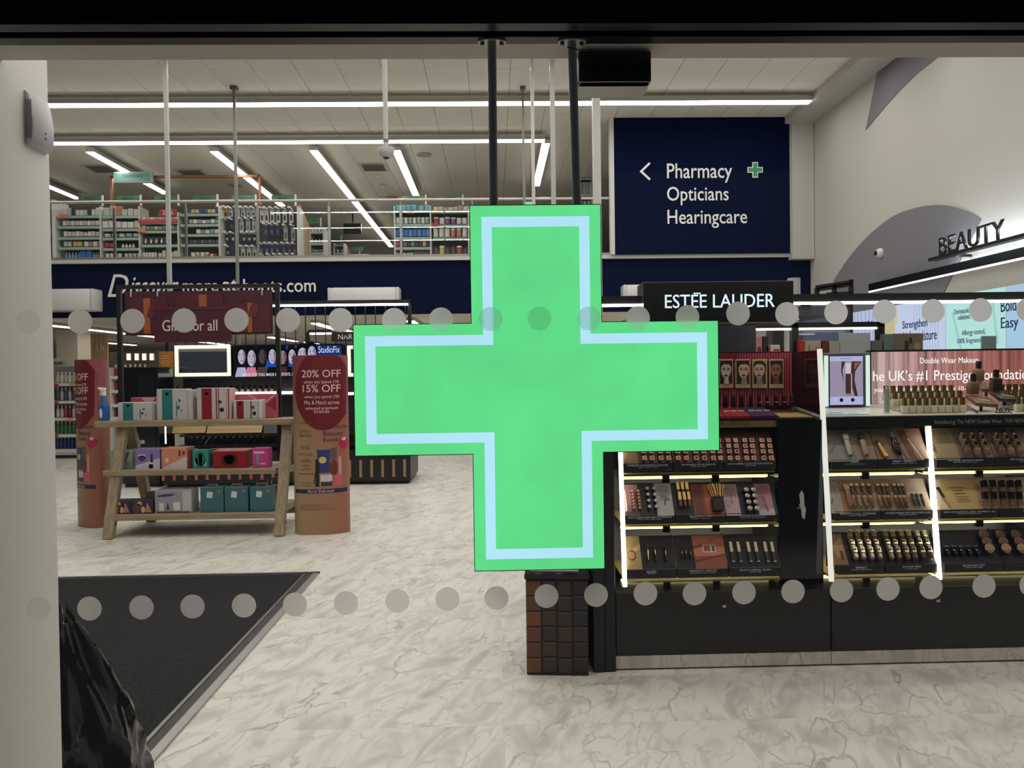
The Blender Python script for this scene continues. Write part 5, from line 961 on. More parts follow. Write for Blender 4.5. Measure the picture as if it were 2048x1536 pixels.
def square_sticks(T, xs, ys, tag_):
    n = len(xs)
    for r, y in enumerate(ys):
        for k, x in enumerate(xs):
            M = stick(T, x+(y-912)*.12, y+9); c = BROWNS[(k*5+r*3+int(x)) % len(BROWNS)]
            item('lipstick_tester', nth('square gold-rimmed lipstick tester, %s row %s' % (('lowest', 'second', 'third', 'top')[r], tag_), k, n), 'lipstick', 'square lipstick testers', M, [('tube', m_box(.017, .017, .028), mat((86, 50, 40), .3)), ('rim', m_box(.021, .021, .004, .001), RIM, (0, 0, .028)), ('shade', m_box(.0135, .0135, .0045), mat(c, .35), (0, 0, .028))])
DB = (96, 62, 54)
TA1 = tray(0, XB[0], XB[1], 'INTENSE LIP-SHAPING COLOUR', 'satin matte finish', 'tester unit for intense lip colour at the left top of the first bay', DB)
card(TA1, 1248, 1276, 866, 929, (150, 122, 72), pic=[(rect(.05, .42, .45, .62), (120, 40, 34)), (rect(.5, .42, .95, .62), (206, 196, 184)), (rect(.05, .05, .95, .38), (136, 108, 60))])
square_sticks(TA1, (1287, 1302, 1320, 1335), (912, 899, 888, 877), 'left unit')
TA2 = tray(0, XB[1], XB[2], 'AVAILABLE IN 40 SHADES', 'matte and creme', 'tester unit for forty shades in the middle top of the first bay', DB); square_sticks(TA2, (1354, 1370, 1390, 1406, 1424, 1438), (912, 899, 888, 877), 'middle unit')
TA3 = tray(0, XB[2], XB[3], 'FIND THE PERFECT SHADE FOR YOUR SKINTONE', 'satin matte', 'tester unit for skintone shades at the right top of the first bay', DB); square_sticks(TA3, (1457, 1472, 1490, 1504, 1524, 1539), (912, 899, 888, 877), 'right unit')
TB1 = tray(1, XB[0], XB[1], 'SLICK SHINE & SILK MATTE FINISHES', 'sheer slick  silk matte', 'tester unit with round bullets on the left middle shelf', (34, 35, 40))
card(TB1, 1251, 1281, 970, 1033, (176, 122, 118), pic=[(rect(0, .0, 1, .14), (120, 84, 84))])
item('shade_stick', 'slim pale shade stick leaning beside the left light strip', 'stick', None, lie(TB1, 1254, 1024, .006), [('strip', m_box(.008, .006, .11, .002), mat((216, 196, 180), .4))])
for k in range(6):
    for j, x in enumerate((1264, 1275)): item('lip_bullet', nth('round rose lip bullet in the %s column on the left middle shelf' % ('left' if j == 0 else 'right'), k, 6).replace('leftmost', 'topmost').replace('rightmost', 'lowest').replace('from left', 'from top'), 'lipstick', 'rose lip bullets', stick(TB1, x+k*.7, 986+k*6.6), [('tube', m_cyl(.008, .022, 10), mat((70, 44, 40), .3)), ('tip', m_lathe(((.0075, 0), (.0075, .004), (.003, .008)), 10), mat((198, 140, 124), .3), (0, 0, .022))])
for r in range(4):
    for j, x in enumerate((1293, 1306.5)): item('round_tester', 'white round-ended tester on the left middle shelf, %s row, %s column' % (('top', 'second', 'third', 'lowest')[r], ('left', 'right')[j]), 'tester', 'white round testers', stick(TB1, x+r*1.6, 980+r*12), [('tube', m_cyl(.0085, .02, 12), BLACK), ('end', m_cyl(.008, .003, 12), mat((190, 188, 190), .3), (0, 0, .02))])
card(TB1, 1315, 1348, 969, 1033, (176, 178, 172), 9, (110, 108, 104), pic=[([(.45, .35), (.6, .62), (.68, .6), (.55, .3)], (96, 92, 88)), ([(.3, .6), (.4, .66), (.8, .5), (.76, .44)], (120, 112, 104))], th=.012)
TB2 = tray(1, XB[1], XB[2], 'BRILLIANT LIPS', 'lip gloss  plumper', 'tester unit with gold gloss tubes and a brush cup on the middle shelf', (34, 35, 40))
for r, (y, xs) in enumerate(((994, (1357, 1366, 1375)), (1016, (1360, 1369, 1378)))):
    for k, x in enumerate(xs): item('gloss_tube', nth('gold capped gloss tube, %s row' % ('back', 'front')[r], k, 3), 'lip gloss', 'gold gloss tubes', lie(TB2, x, y, .012+.012*r), [('gloss', m_box(.014, .014, .03, .002), mat((110, 60, 56), .15)), ('cap', m_box(.0165, .0165, .042, .002), GOLD, (0, 0, .03))])
card(TB2, 1390, 1415, 969, 1033, (146, 72, 56), 8, (196, 140, 110), pic=[(rect(.15, .05, .85, .95), (112, 52, 44))]); card(TB2, 1415.5, 1449, 969, 1033, (190, 96, 66))
item('brush_cup', 'black cup holding gold-handled lip brushes', 'cup', None, lie(TB2, 1434, 1025, .02), [('cup', m_box(.052, .03, .06, .003), CG)])
for k in range(8): item('lip_brush', nth('gold-handled lip brush in the black cup', k, 8), 'brush', 'brushes in the cup', lie(TB2, 1425+k*2.4, 1000, .014+.006*(k % 3)) @ Matrix.Rotation((k-3.5)*.07, 4, 'Y'), [('handle', m_cyl(.0028, .075, 6), GOLD), ('collar', m_cyl(.0032, .012, 6), BLACK, (0, 0, .0))])
TB3 = tray(1, XB[2], XB[3], 'COLOUR & HYDRATE', 'colour lip  hydrating balm', 'tester unit with large round caps on the right middle shelf', (34, 35, 40))
card(TB3, 1453, 1483, 969, 1032, (190, 160, 160), 6, (110, 90, 94), pic=[(ell(.25, .38, .16, .1, 14), (130, 104, 108)), (ell(.25, .38, .13, .075, 14), (190, 160, 160)), ([(.5, .35), (.56, .35), (.52, .7), (.48, .7)], (110, 84, 90))])
for r in range(4):
    for j, x in enumerate((1489, 1503)): item('balm_tester', 'large silver-ended balm tester, %s row, %s column' % (('top', 'second', 'third', 'lowest')[r], ('left', 'right')[j]), 'tester', 'silver balm testers', stick(TB3, x+r*2.4, 984+r*12.4), [('tube', m_cyl(.0115, .03, 14), mat((44, 38, 36), .3)), ('end', m_lathe(((.0115, 0), (.0112, .005), (.006, .0075), (.003, .005)), 14), mat((206, 200, 192), .3, .6), (0, 0, .03))])
card(TB3, 1519, 1551, 968, 1031, (176, 124, 134), 5, (120, 76, 86), pic=[(rect(0, 0, 1, .2), (186, 176, 176)), ([(.3, .6), (.5, .6), (.66, .12), (.52, .12)], (140, 84, 96))])
TC1 = tray(2, XB[0], XB[1], 'BRONZE', 'bronzer', 'tester unit for bronzer on the left bottom shelf', (16, 18, 24))
card(TC1, 1254, 1285, 1073, 1140, (168, 142, 90), pic=[(ell(.4, .42, .28, .15, 16), (52, 36, 28)), (ell(.38, .42, .24, .12, 16), (176, 128, 92)), ([(.5, .62), (1, .75), (1, .6), (.6, .52)], (206, 180, 130))])
for k, x in enumerate((1297, 1311, 1332)): item('compact', nth('large gold compact standing edge-on on the left bottom shelf', k, 3), 'compact', 'large edge-on compacts', lie(TC1, x, 1126, .014), [('shell', m_lathe(((.0, 0), (.012, .012), (.018, .032), (.018, .05), (.012, .07), (0, .082)), 12, .35, 1), mat((176, 156, 130), .12, 1)), ('clasp', m_box(.007, .01, .01, .002), BLACK, (0, -.016, .07))])
TC2 = tray(2, XB[1], XB[2], 'HIGHLIGHT & BLUSH', 'highlighting gelee  blush', 'tester unit for blush on the middle bottom shelf', (16, 18, 24))
for k, x in enumerate((1364, 1372, 1381)): item('compact', nth('small gold compact standing edge-on beside the orange card', k, 3), 'compact', 'small edge-on compacts', lie(TC2, x, 1120, .012), [('shell', m_lathe(((.0, 0), (.01, .01), (.014, .025), (.014, .038), (.008, .052), (0, .06)), 12, .3, 1), mat((196, 176, 146), .12, 1)), ('clasp', m_box(.005, .008, .008, .002), BLACK, (0, -.013, .05))])
card(TC2, 1392, 1455, 1072, 1139, (196, 118, 88), pic=[(rect(0, 0, 1, .38), (150, 78, 62)), (rect(.3, .48, .72, .72), (206, 190, 176)), (rect(.34, .52, .54, .68), (150, 70, 58)), (rect(.6, .52, .68, .68), (44, 52, 40)), ([(0, .2), (1, .4), (1, .44), (0, .25)], (110, 50, 40)), ([(0, .6), (.3, .68), (.3, .74), (0, .66)], (150, 70, 50)), ([(.5, .8), (1, .95), (1, .99), (.5, .85)], (176, 96, 66))], th=.006)
TC3 = tray(2, XB[2], XB[3], 'SCULPT, DEFINE, GLOW', 'double wear', 'tester unit with slim gold sticks on the right bottom shelf', (16, 18, 24))
for k, x in enumerate((1466, 1481, 1501, 1516, 1535, 1549)): item('makeup_stick', nth('slim gold and black make-up stick on the right bottom shelf', k, 6), 'stick', 'slim make-up sticks', lie(TC3, x, 1125, .008), [('base', m_box(.0125, .012, .004), mat((206, 200, 190), .3, .6)), ('lower_barrel', m_box(.013, .013, .044, .001), mat((52, 50, 48), .3), (0, 0, .004)), ('cap', m_box(.0145, .0145, .05, .001), mat((206, 192, 160), .25, .7), (0, 0, .048))])
# second bay, left pair of columns
PA1 = tray(0, XA[0], XA[1], 'PRIME', 'smooth  illuminating', 'tester unit for primer with two tubes at the top of the second bay', (150, 124, 104))
card(PA1, 1658, 1719, 862, 924, (138, 132, 122), 7, (104, 100, 94), pic=[([(.4, .95), (.46, .95), (.95, .1), (.9, .08)], (110, 102, 92)), ([(.1, .3), (.3, .55), (.34, .5), (.16, .28)], (104, 96, 86))])
PA2 = tray(0, XA[1], XA[2], 'PRIME + PERFECT', 'perfecting  re-nutriv  setting mist', 'tester unit with gold lipstick and dark oval bottle at the top of the second bay', (150, 116, 92))
card(PA2, 1806, 1848, 861, 921, (150, 108, 84), pic=[([(.1, 1), (.5, 1), (.7, 0), (.4, 0)], (98, 56, 42)), ([(.5, .7), (.56, .72), (1, 0), (.9, 0)], (206, 170, 140)), ([(0, .5), (.05, .5), (.25, 0), (.2, 0)], (92, 56, 44))])
def tube_item(T, px, py, w_, h, capc, bodyc, label, group=None, capw=1.0, lift=.014, capm=None):
    return item('cosmetic_tube', label, 'tube', group, lie(T, px, py, lift), [('tube_tip', m_lathe(((.0, 0), (w_*.2, .004), (w_*.32, .012)), 10), capm or mat((120, 104, 80), .2, .8)), ('tube_body', m_lathe(((w_*.32, .010), (w_*.5, .03), (w_*.5, h*.72), (w_*.46, h*.74)), 12, 1, .7), mat(bodyc, .35)), ('tube_cap', m_box(w_*capw, w_*.55, h*.26, .003), capc, (0, 0, h*.74))])
tube_item(PA1, 1700, 917, .026, .125, mat((206, 196, 170), .3, .6), (176, 170, 160), 'pale tube with a light gold cap in the primer unit', capw=1.1); tube_item(PA1, 1732, 917, .028, .125, mat((24, 24, 30), .3), (160, 134, 126), 'pinkish tube with a black cap in the primer unit', capw=1.05)
item('gold_lipstick', 'open gold lipstick leaning in the second top unit', 'lipstick', None, lie(PA2, 1770, 916, .012) @ Matrix.Rotation(-.22, 4, 'Y'), [('base', m_lathe(((.012, 0), (.012, .045)), 12), GOLD), ('collar', m_lathe(((.0095, 0), (.0095, .03)), 12), GOLD, (0, 0, .045)), ('bullet', m_lathe(((.008, 0), (.008, .01), (.003, .02)), 10), mat((60, 26, 26), .3), (0, 0, .075))])
item('dropper_bottle', 'dark oval spray bottle beside the brown card', 'bottle', None, lie(PA2, 1799, 916, .016) @ Matrix.Rotation(-.1, 4, 'Y'), [('glass', m_lathe(((.0, 0), (.012, .01), (.021, .04), (.021, .06), (.013, .085)), 14, 1, .6), mat((20, 26, 30), .08)), ('pump', m_cyl(.01, .02, 12), BLACK, (0, 0, .085)), ('clear_cap', m_cyl(.013, .034, 12), mat((110, 104, 98), .1), (0, 0, .1))])
PB1 = tray(1, XA[0], XA[1], 'MEDIUM TO FULL COVERAGE', 'futurist skintint', 'tester unit for coverage tubes on the left middle shelf of the second bay', (170, 144, 112)); PB2 = tray(1, XA[1], XA[2], 'FLAWLESS MAKEUP WITH SKIN-LOVING CARE', 'futurist skintint', 'tester unit for skin-loving tubes on the right middle shelf of the second bay', (170, 144, 112))
card(PB1, 1664, 1690, 964, 1027, (166, 158, 142), 6, (120, 112, 100), pic=[([(.1, .3), (.3, .5), (.36, .46), (.18, .26)], (110, 100, 86))]); card(PB1, 1690.5, 1703, 964, 1026, (168, 120, 66))
tube_item(PB1, 1701, 1020, .026, .125, mat((150, 128, 90), .15, .9), (140, 100, 78), 'tallest tan tube with a dark gold cap on the middle shelf', capw=1.05, lift=.02)
SK = ((126, 96, 76), (150, 118, 96), (138, 102, 80), (98, 66, 50), (128, 96, 62), (108, 78, 52), (48, 40, 44), (84, 52, 36), (92, 58, 40), (70, 44, 34), (60, 38, 30), (52, 36, 32), (46, 34, 32))
for k, x in enumerate((1710, 1721, 1733, 1745, 1763, 1773, 1781, 1796, 1805, 1813)):
    T = PB1 if x < 1758 else PB2
    tube_item(T, x, 1020, .0185, .072, mat((168, 140, 94), .15, .9), SK[k], nth('small skin tone tube in the front row of the middle shelf', k, 10), 'small skin tone tubes'); tube_item(T, x-3, 995, .0185, .07, mat((190, 158, 104), .15, .9), SK[(k+3) % 13], nth('small skin tone tube in the back row of the middle shelf', k, 10), 'small skin tone tubes', lift=.010)
for k, x in enumerate((1829, 1838, 1847)): tube_item(PB2, x, 1017, .016, .07, mat((60, 52, 48), .15, .6), (44, 32, 30), nth('dark slim tube beside the middle light strip', k, 3), 'dark slim tubes')
PC1 = tray(2, XA[0], XA[1], 'PERFECT', 'futurist soft touch', 'tester unit with gold-capped bottles on the left bottom shelf of the second bay', (16, 18, 24)); PC2 = tray(2, XA[1], XA[2], '24-HOUR WEAR', 'futurist aqua', 'tester unit with gold-capped bottles on the right bottom shelf of the second bay', (16, 18, 24))
card(PC1, 1670, 1697, 1068, 1130, (140, 106, 76), 2, pic=[([(.1, .6), (.9, .9), (.9, .4), (.3, .2)], (176, 140, 98)), (rect(.6, .15, .75, .45), (60, 40, 30))])
CAPG = mat((214, 200, 152), .25, .7)
for r in range(3):
    for k, x in enumerate((1709, 1724, 1741, 1757, 1780, 1795, 1812, 1827, 1844, 1859)):
        T = PC1 if x < 1768 else PC2; y = 1121-r*17; item('serum_bottle', nth('gold-capped square foundation in the %s row of the bottom shelf' % ('front', 'middle', 'back')[r], k, 10), 'bottle', 'gold-capped square bottles', lie(T, x-r*4.5, y, .016+.004*(2-r)) @ Matrix.Rotation(.16, 4, 'Y') @ Matrix.Rotation(-.25, 4, 'X'), [('glass', m_box(.021, .02, .03, .004), mat(((150, 122, 98), (128, 98, 74), (104, 76, 54), (70, 52, 42))[k*4//10], .15)), ('cap', m_box(.0225, .0215, .036, .003), CAPG, (0, 0, .03))])
# second bay, right columns
RA1 = tray(0, XAr[0], XAr[1], 'NATURAL, RADIANT FINISH', 'futurist skin tint serum', 'tester unit with three rows of round-shouldered bottles at the right top', (140, 118, 100)); RA2 = tray(0, XAr[1], XAr[2], '85% SKIN-CARE BASE', 'futurist', 'tester unit for skin-care base bottles at the far right top', (140, 118, 100))
card(RA1, 1872, 1921, 858, 920, (150, 132, 98), 8, (112, 96, 70), pic=[([(.0, .3), (.05, .6), (.15, .4), (.12, .2)], (110, 70, 50))])
def round_bottle(T, px, py, c, label, r): item('shoulder_bottle', label, 'bottle', 'round-shouldered foundation bottles', lie(T, px, py, .014+.003*r) @ Matrix.Rotation(.3, 4, 'X'), [('glass', m_box(.03, .024, .036, .007, 2), mat(c, .15)), ('gold_collar', m_box(.015, .014, .012, .002), GOLD, (0, 0, .036)), ('stopper', m_lathe(((.006, 0), (.0085, .006), (.0085, .014), (.005, .018)), 10), DARKGLASS, (0, 0, .048))])
for r in range(3):
    for k, x in enumerate((1932, 1951, 1970, 2000, 2018, 2036)): round_bottle(RA1 if k < 3 else RA2, x+(2-r)*-4.5, 911-(2-r)*13+2, ((136, 112, 90), (124, 98, 78), (112, 84, 64))[(k+r) % 3], nth('round-shouldered foundation bottle in the %s row at the right top' % ('back', 'middle', 'front')[r], k, 6), r)
RB1 = tray(1, XAr[0], XAr[1], 'WITH HYALURONIC ACID, VITAMINS C & E', 'futurist skintint serum', 'tester unit with gold picture and black caps on the right middle shelf', (186, 156, 128)); RB2 = tray(1, XAr[1], XAr[2], 'CONCEAL', 'concealer', 'tester unit for concealer at the far right middle shelf', (186, 156, 128))
card(RB1, 1880, 1964, 961, 1020, (190, 160, 102), 0, pic=[(rect(.0, 0, .2, 1), (206, 186, 160)), ([(.06, .75), (.16, .78), (.22, .4), (.14, .4)], (34, 28, 28)), ([(.1, .4), (.2, .4), (.28, .05), (.24, .05)], (176, 120, 70)), (rect(.4, .72, .72, .75), (120, 96, 50)), (rect(.44, .62, .7, .65), (120, 96, 50)), (rect(.46, .52, .74, .55), (120, 96, 50)), (rect(.46, .42, .78, .44), (140, 116, 66)), (rect(.46, .34, .78, .36), (140, 116, 66)), (rect(.48, .26, .8, .28), (140, 116, 66))])
for r in range(2):
    for k, x in enumerate((1969, 1986, 2004, 2021, 2037)): item('black_cap_bottle', nth('black-capped concealer bottle in the %s row on the right middle shelf' % ('front', 'back')[r], k, 5), 'bottle', 'black-capped concealer bottles', lie(RB1 if k < 1 else RB2, x+r*-2, 1014-r*24, .018) @ Matrix.Rotation(.3, 4, 'X'), [('glass', m_box(.024, .022, .026, .004), mat((120, 90, 66), .15)), ('gold_ring', m_box(.0215, .02, .005), GOLD, (0, 0, .026)), ('cap', m_box(.0235, .0225, .034, .002), CG, (0, 0, .031))])
RC1 = tray(2, XAr[0], XAr[1], 'BLUR & MATTIFY', 'double wear matte', 'tester unit with black and beige compacts on the right bottom shelf', (18, 20, 30)); RC2 = tray(2, XAr[1], XAr[2], 'BAKE & SET', 'double wear', 'tester unit with beige compacts at the far right bottom shelf', (18, 20, 30))
for k, x in enumerate((1878, 1893, 1908, 1922, 1938, 1953)): item('black_compact', nth('black compact standing in a slot on the right bottom shelf', k, 6), 'compact', 'black compacts in slots', lie(RC1, x, 1112, .016) @ Matrix.Rotation(-.35, 4, 'X'), [('shell', m_box(.018, .03, .045, .004, 2), CG), ('edge_shine', m_box(.014, .004, .004), CHROME, (0, -.0155, .036))])
for r in range(3):
    for k, x in enumerate((1976, 2009, 2040)):
        c = ((176, 142, 108), (118, 92, 76), (134, 106, 84))[r]; item('beige_compact', nth('round beige powder disc in the %s row of the right bottom shelf' % ('front', 'middle', 'back')[r], k, 3), 'compact', 'round beige powders', lie(RC1 if k < 1 else RC2, x-r*5, 1107-r*14, .012+.004*(2-r)) @ Matrix.Rotation(.15, 4, 'X'), [('disc', m_lathe(((.0225, 0), (.0225, .006)), 22), mat(c, .45), (0, 0, .018), (math.pi/2, 0, 0)), ('holder', m_box(.05, .012, .014, .002), CG, (0, 0, -.004))])
# ---- first bay counter: red back panel with portraits, lipstick row
YBK = 3.95
zr0, zr1 = P(1500, 812, YBK).z, P(1500, 706, YBK).z
rp = thing('portrait_display', 'red ribbed back panel with framed portraits above the lipstick row', 'panel', ((x_l+XA[0])/2, YBK, zr0)); xr0, xr1 = x_l+.0, P(1584, 760, YBK).x; RO = rp.location
obj('panel', m_box(xr1-xr0, .02, zr1-zr0), mat((136, 20, 38), .4), rp, loc=((xr0+xr1)/2-RO.x, .012, 0)); kk = YBK/FPX
nn = int((xr1-xr0)/(5.4*kk))
for k in range(nn): obj('rib', m_box(2.4*kk, .006, zr1-zr0-.004), mat((200, 88, 104), .35), rp, loc=(xr0+(k+.5)*(xr1-xr0)/nn-RO.x, 0, .002))
p = [P(1436, 708, YBK-.01), P(1478, 708, YBK-.01), P(1465, 722, YBK-.01), P(1436, 722, YBK-.01)]
obj('corner_panel', m_prism([(xr0-RO.x, p[0].z-RO.z), (p[1].x-RO.x, p[1].z-RO.z), (p[2].x-RO.x, p[2].z-RO.z), (xr0-RO.x, p[2].z-RO.z)], .004), mat((128, 30, 40), .4), rp, loc=(0, -.012, 0))
def portrait(x0_, x1_, y0_, y1_, skin, hair, lips, bg, dx, nm, hand=False):
    A, B = P(x0_, y0_, YBK-.02), P(x1_, y1_, YBK-.02); wd, h = B.x-A.x, A.z-B.z; f = obj('portrait_frame', m_box(wd, .008, h, .001), mat((216, 186, 140), .35, .3), rp, loc=((A.x+B.x)/2-RO.x, -.014, B.z-RO.z))
    sh_ = tuple(int(v*.72) for v in skin); sh2_ = tuple(int(v*.86) for v in skin); L_ = lambda q: [((x-.5)*wd, z*h) for x, z in q]; m_ = lambda c: mat(c, .5)
    poly = [(rect(.06, .14, .94, .97), bg), (ell(.5+dx, .7, .5, .27, 20), hair), ([(.5+dx-.4, .7), (.5+dx-.44, .15), (.5+dx-.1, .15), (.5+dx-.1, .7)], hair), ([(.5+dx+.4, .7), (.5+dx+.42, .15), (.5+dx+.1, .15), (.5+dx+.1, .7)], hair), ([(.3+dx, .14), (.74+dx, .14), (.64+dx, .45), (.36+dx, .45)], sh_), (ell(.5+dx, .64, .37, .22, 24), skin), (ell(.48+dx, .53, .3, .18, 20), skin), (ell(.62+dx, .57, .2, .16, 16), sh2_), (ell(.46+dx, .57, .27, .19, 18), skin), (ell(.5+dx, .84, .36, .07, 16, 0, math.pi), hair),
            (ell(.33+dx, .65, .1, .02, 10), (40, 28, 26)), (ell(.64+dx, .65, .1, .02, 10), (40, 28, 26)), (ell(.33+dx, .7, .12, .011, 10), (60, 42, 36)), (ell(.64+dx, .7, .12, .011, 10), (60, 42, 36)), ([(.48+dx, .64), (.53+dx, .55), (.45+dx, .54)], sh_), (ell(.47+dx, .45, .13, .03, 12), lips), (ell(.47+dx, .455, .1, .007, 10), tuple(int(v*.5) for v in lips))]
    if hand:
        for j in range(3): poly.append(([(.36+.1*j, .14), (.45+.1*j, .14), (.47+.06*j, .4-.03*abs(j-1)), (.41+.06*j, .4-.03*abs(j-1))], skin))
    obj('portrait', m_print([(L_([(min(.93, max(.07, x)), min(.96, max(.145, z))) for x, z in q]), m_(c)) for q, c in poly], .00025), None, f, loc=(0, -.004, 0)); obj('name_text', m_fit(nm, wd*.55, h*.035, ext=.0005, align='C'), mat((110, 90, 60), .5), f, loc=(0, -.0045, h*.05))
PT = (((1438, 1467), (222, 196, 182), (18, 14, 16), (110, 20, 34), (40, 46, 36), 0.0, 'Pure Envy', True), ((1471, 1501), (222, 186, 156), (44, 30, 26), (140, 34, 30), (30, 26, 28), .06, 'Carnal', False), ((1505, 1535), (206, 178, 160), (52, 40, 34), (130, 50, 50), (176, 146, 96), -.04, 'Bois', False), ((1539, 1568), (160, 104, 78), (34, 22, 20), (74, 20, 36), (20, 18, 22), -.05, 'Malice', False))
for (xs, *rest) in PT: portrait(xs[0], xs[1], 719, 776, *rest[:5], nm=rest[5], hand=rest[6])
for xs, src in (((1405, 1434), PT[2]), ((1371, 1400), PT[1]), ((1337, 1366), PT[3]), ((1303, 1332), PT[0])): portrait(xs[0], xs[1], 719.5, 776.5, *src[1:6], nm='Rouge', hand=False)
ebox('mirror_cheek', P(1586, 760, YBK).x, P(1586, 760, YBK).x+.012, 3.62, 3.96, 1.17, 1.495, mat((58, 26, 28), .09, .55)); ebox('back_board', x_l, XA[0]-.03, 3.965, 3.985, 1.16, 1.5, CB)
DKC = ((150, 20, 56), (176, 24, 44), (140, 22, 62), (160, 20, 60), (170, 18, 30), (72, 20, 84))
zdk = lambda y: 1.166+(1.2-1.166)*(y-3.585)/(.365)
edges = [1300, 1348, 1399, 1450, 1501, 1554]; xe_ = [P(v, 836, 3.6).x for v in (1250, 1300, 1350, 1400, 1451, 1502, 1555)]
for k in range(6):
    t = thing('shade_plinth', nth('coloured shade plinth under the lipstick row on the first counter', k, 6), 'display plinth', ((xe_[k]+xe_[k+1])/2, 3.62, zdk(3.62)), 'coloured shade plinths'); w_ = xe_[k+1]-xe_[k]-.004
    lo = [Vector((-w_/2, -.03, .0)), Vector((w_/2, -.03, 0)), Vector((w_/2, .2, .02)), Vector((-w_/2, .2, .02))]; obj('base', m_hull(lo, [v+Vector((0, 0, .012 if v.y < 0 else .03)) for v in lo]), mat(tuple(int(v*.82) for v in DKC[k]), .35), t)
    for j in range(3): obj('swatch', m_prism([(-.012, 0), (.01, .002), (.014, .012), (-.008, .011)], .001), mat(tuple(min(255, int(v*1.25)+14) for v in DKC[k]), .3), t, loc=((j-1)*w_*.3, .0, .0162), rot=(-1.45, 0, 0)); obj('stand', m_box(.028, .03, .004), WHITE, t, loc=((j-1)*w_*.3+.012, .095, .03))
a = P(1556, 836, 3.6); b = P(1630, 836, 3.6); t = thing('offer_card', 'gold and maroon card at the right end of the lipstick counter', 'card', ((a.x+b.x)/2, 3.6, zdk(3.6)+.002)); lo = [Vector((-.075, 0, 0)), Vector((.078, 0, 0)), Vector((.06, .2, .02)), Vector((-.085, .2, .02))]; obj('card', m_hull(lo, [v+Vector((0, 0, .004)) for v in lo]), mat((176, 148, 96), .35), t); lo = [Vector((-.08, .14, .019)), Vector((.062, .14, .019)), Vector((.055, .19, .024)), Vector((-.08, .19, .024))]; obj('band', m_hull(lo, [v+Vector((0, 0, .001)) for v in lo]), mat((84, 20, 26), .4), t)
for k, x in enumerate((1262, 1279, 1296, 1313, 1330, 1347, 1364, 1381, 1398, 1415, 1432, 1451, 1467, 1483, 1501, 1518, 1534, 1552, 1568, 1584)):
    if k >= 18 and x > 1586: continue
    p = P(x, 821, 3.73); item('lipstick', nth('open black lipstick in the row in front of the portraits', k, 20), 'lipstick', 'lipstick row', at((p.x, 3.73, zdk(3.73)+.036)), [('base', m_box(.019, .019, .026, .002), CG), ('barrel', m_box(.0155, .0155, .03, .001), mat((36, 32, 30), .2, .4), (0, 0, .026)), ('bullet', m_lathe(((.0065, 0), (.0065, .012), (.0025, .02)), 10), mat(((70, 14, 20), (96, 16, 24), (56, 12, 18))[k % 3], .3), (0, 0, .056))])

# ---- second bay counter: light panel, tablet, foundation rows
def striped(name):
    m = bpy.data.materials.new(name); m.use_nodes = True; nt = m.node_tree; nt.nodes.remove(nt.nodes['Principled BSDF']); N = nt.nodes.new; L = nt.links.new
    tc = N('ShaderNodeTexCoord'); mp_ = N('ShaderNodeMapping'); mp_.inputs['Scale'].default_value = (26, .001, .3); L(tc.outputs['Object'], mp_.inputs[0]); n = N('ShaderNodeTexNoise'); n.inputs['Scale'].default_value = 1; n.inputs['Detail'].default_value = 6; n.inputs['Roughness'].default_value = .7; L(mp_.outputs[0], n.inputs['Vector'])
    sx = N('ShaderNodeSeparateXYZ'); L(tc.outputs['Object'], sx.inputs[0]); mr = N('ShaderNodeMapRange'); mr.inputs[1].default_value = -.68; mr.inputs[2].default_value = .35; L(sx.outputs[0], mr.inputs[0])
    g = N('ShaderNodeValToRGB'); e = g.color_ramp.elements; e[0].color = lin((232, 216, 212)); e[1].color = lin((176, 104, 92)); el = e.new(.5); el.color = lin((196, 142, 136)); L(mr.outputs[0], g.inputs[0])
    r = N('ShaderNodeValToRGB'); f = r.color_ramp.elements; f[0].position = .4; f[0].color = (.22, .16, .16, 1); f[1].position = .56; f[1].color = (1, 1, 1, 1); L(n.outputs['Fac'], r.inputs[0])
    mu = N('ShaderNodeMix'); mu.data_type = 'RGBA'; mu.blend_type = 'MULTIPLY'; mu.inputs['Factor'].default_value = .8; L(g.outputs[0], mu.inputs['A']); L(r.outputs[0], mu.inputs['B'])
    em_ = N('ShaderNodeEmission'); em_.inputs[1].default_value = .95; L(mu.outputs['Result'], em_.inputs[0]); L(em_.outputs[0], nt.nodes['Material Output'].inputs[0]); return m
A, B = P(1743, 703, YBK), P(2110, 800, YBK); lb_ = thing('backlit_display', 'backlit pink curtain panel advertising foundation behind the bottle rows', 'light box', ((A.x+B.x)/2, YBK, zdk(YBK)+.013)); zt1 = P(1850, 702, YBK).z-lb_.location.z
obj('case', m_box(B.x-A.x+.01, .05, zt1+.008), CB, lb_, loc=(0, .027, 0)); obj('lit_face', m_box(B.x-A.x, .004, zt1-.002), striped('curtain_print'), lb_, loc=(0, 0, 0)); LW = glow((255, 252, 248), 1.05)
text_px('Double Wear Makeup', 1840, 1957, 726, YBK-.003, LW, lb_, h=15, ext=.001); text_px("he UK's #1 Prestige Foundation", 1746, 2068, 760, YBK-.003, LW, lb_, h=28, ext=.001); text_px('your perfect match and get your 10-day foundation sample', 1748, 2043, 782, YBK-.003, LW, lb_, h=13, ext=.001)
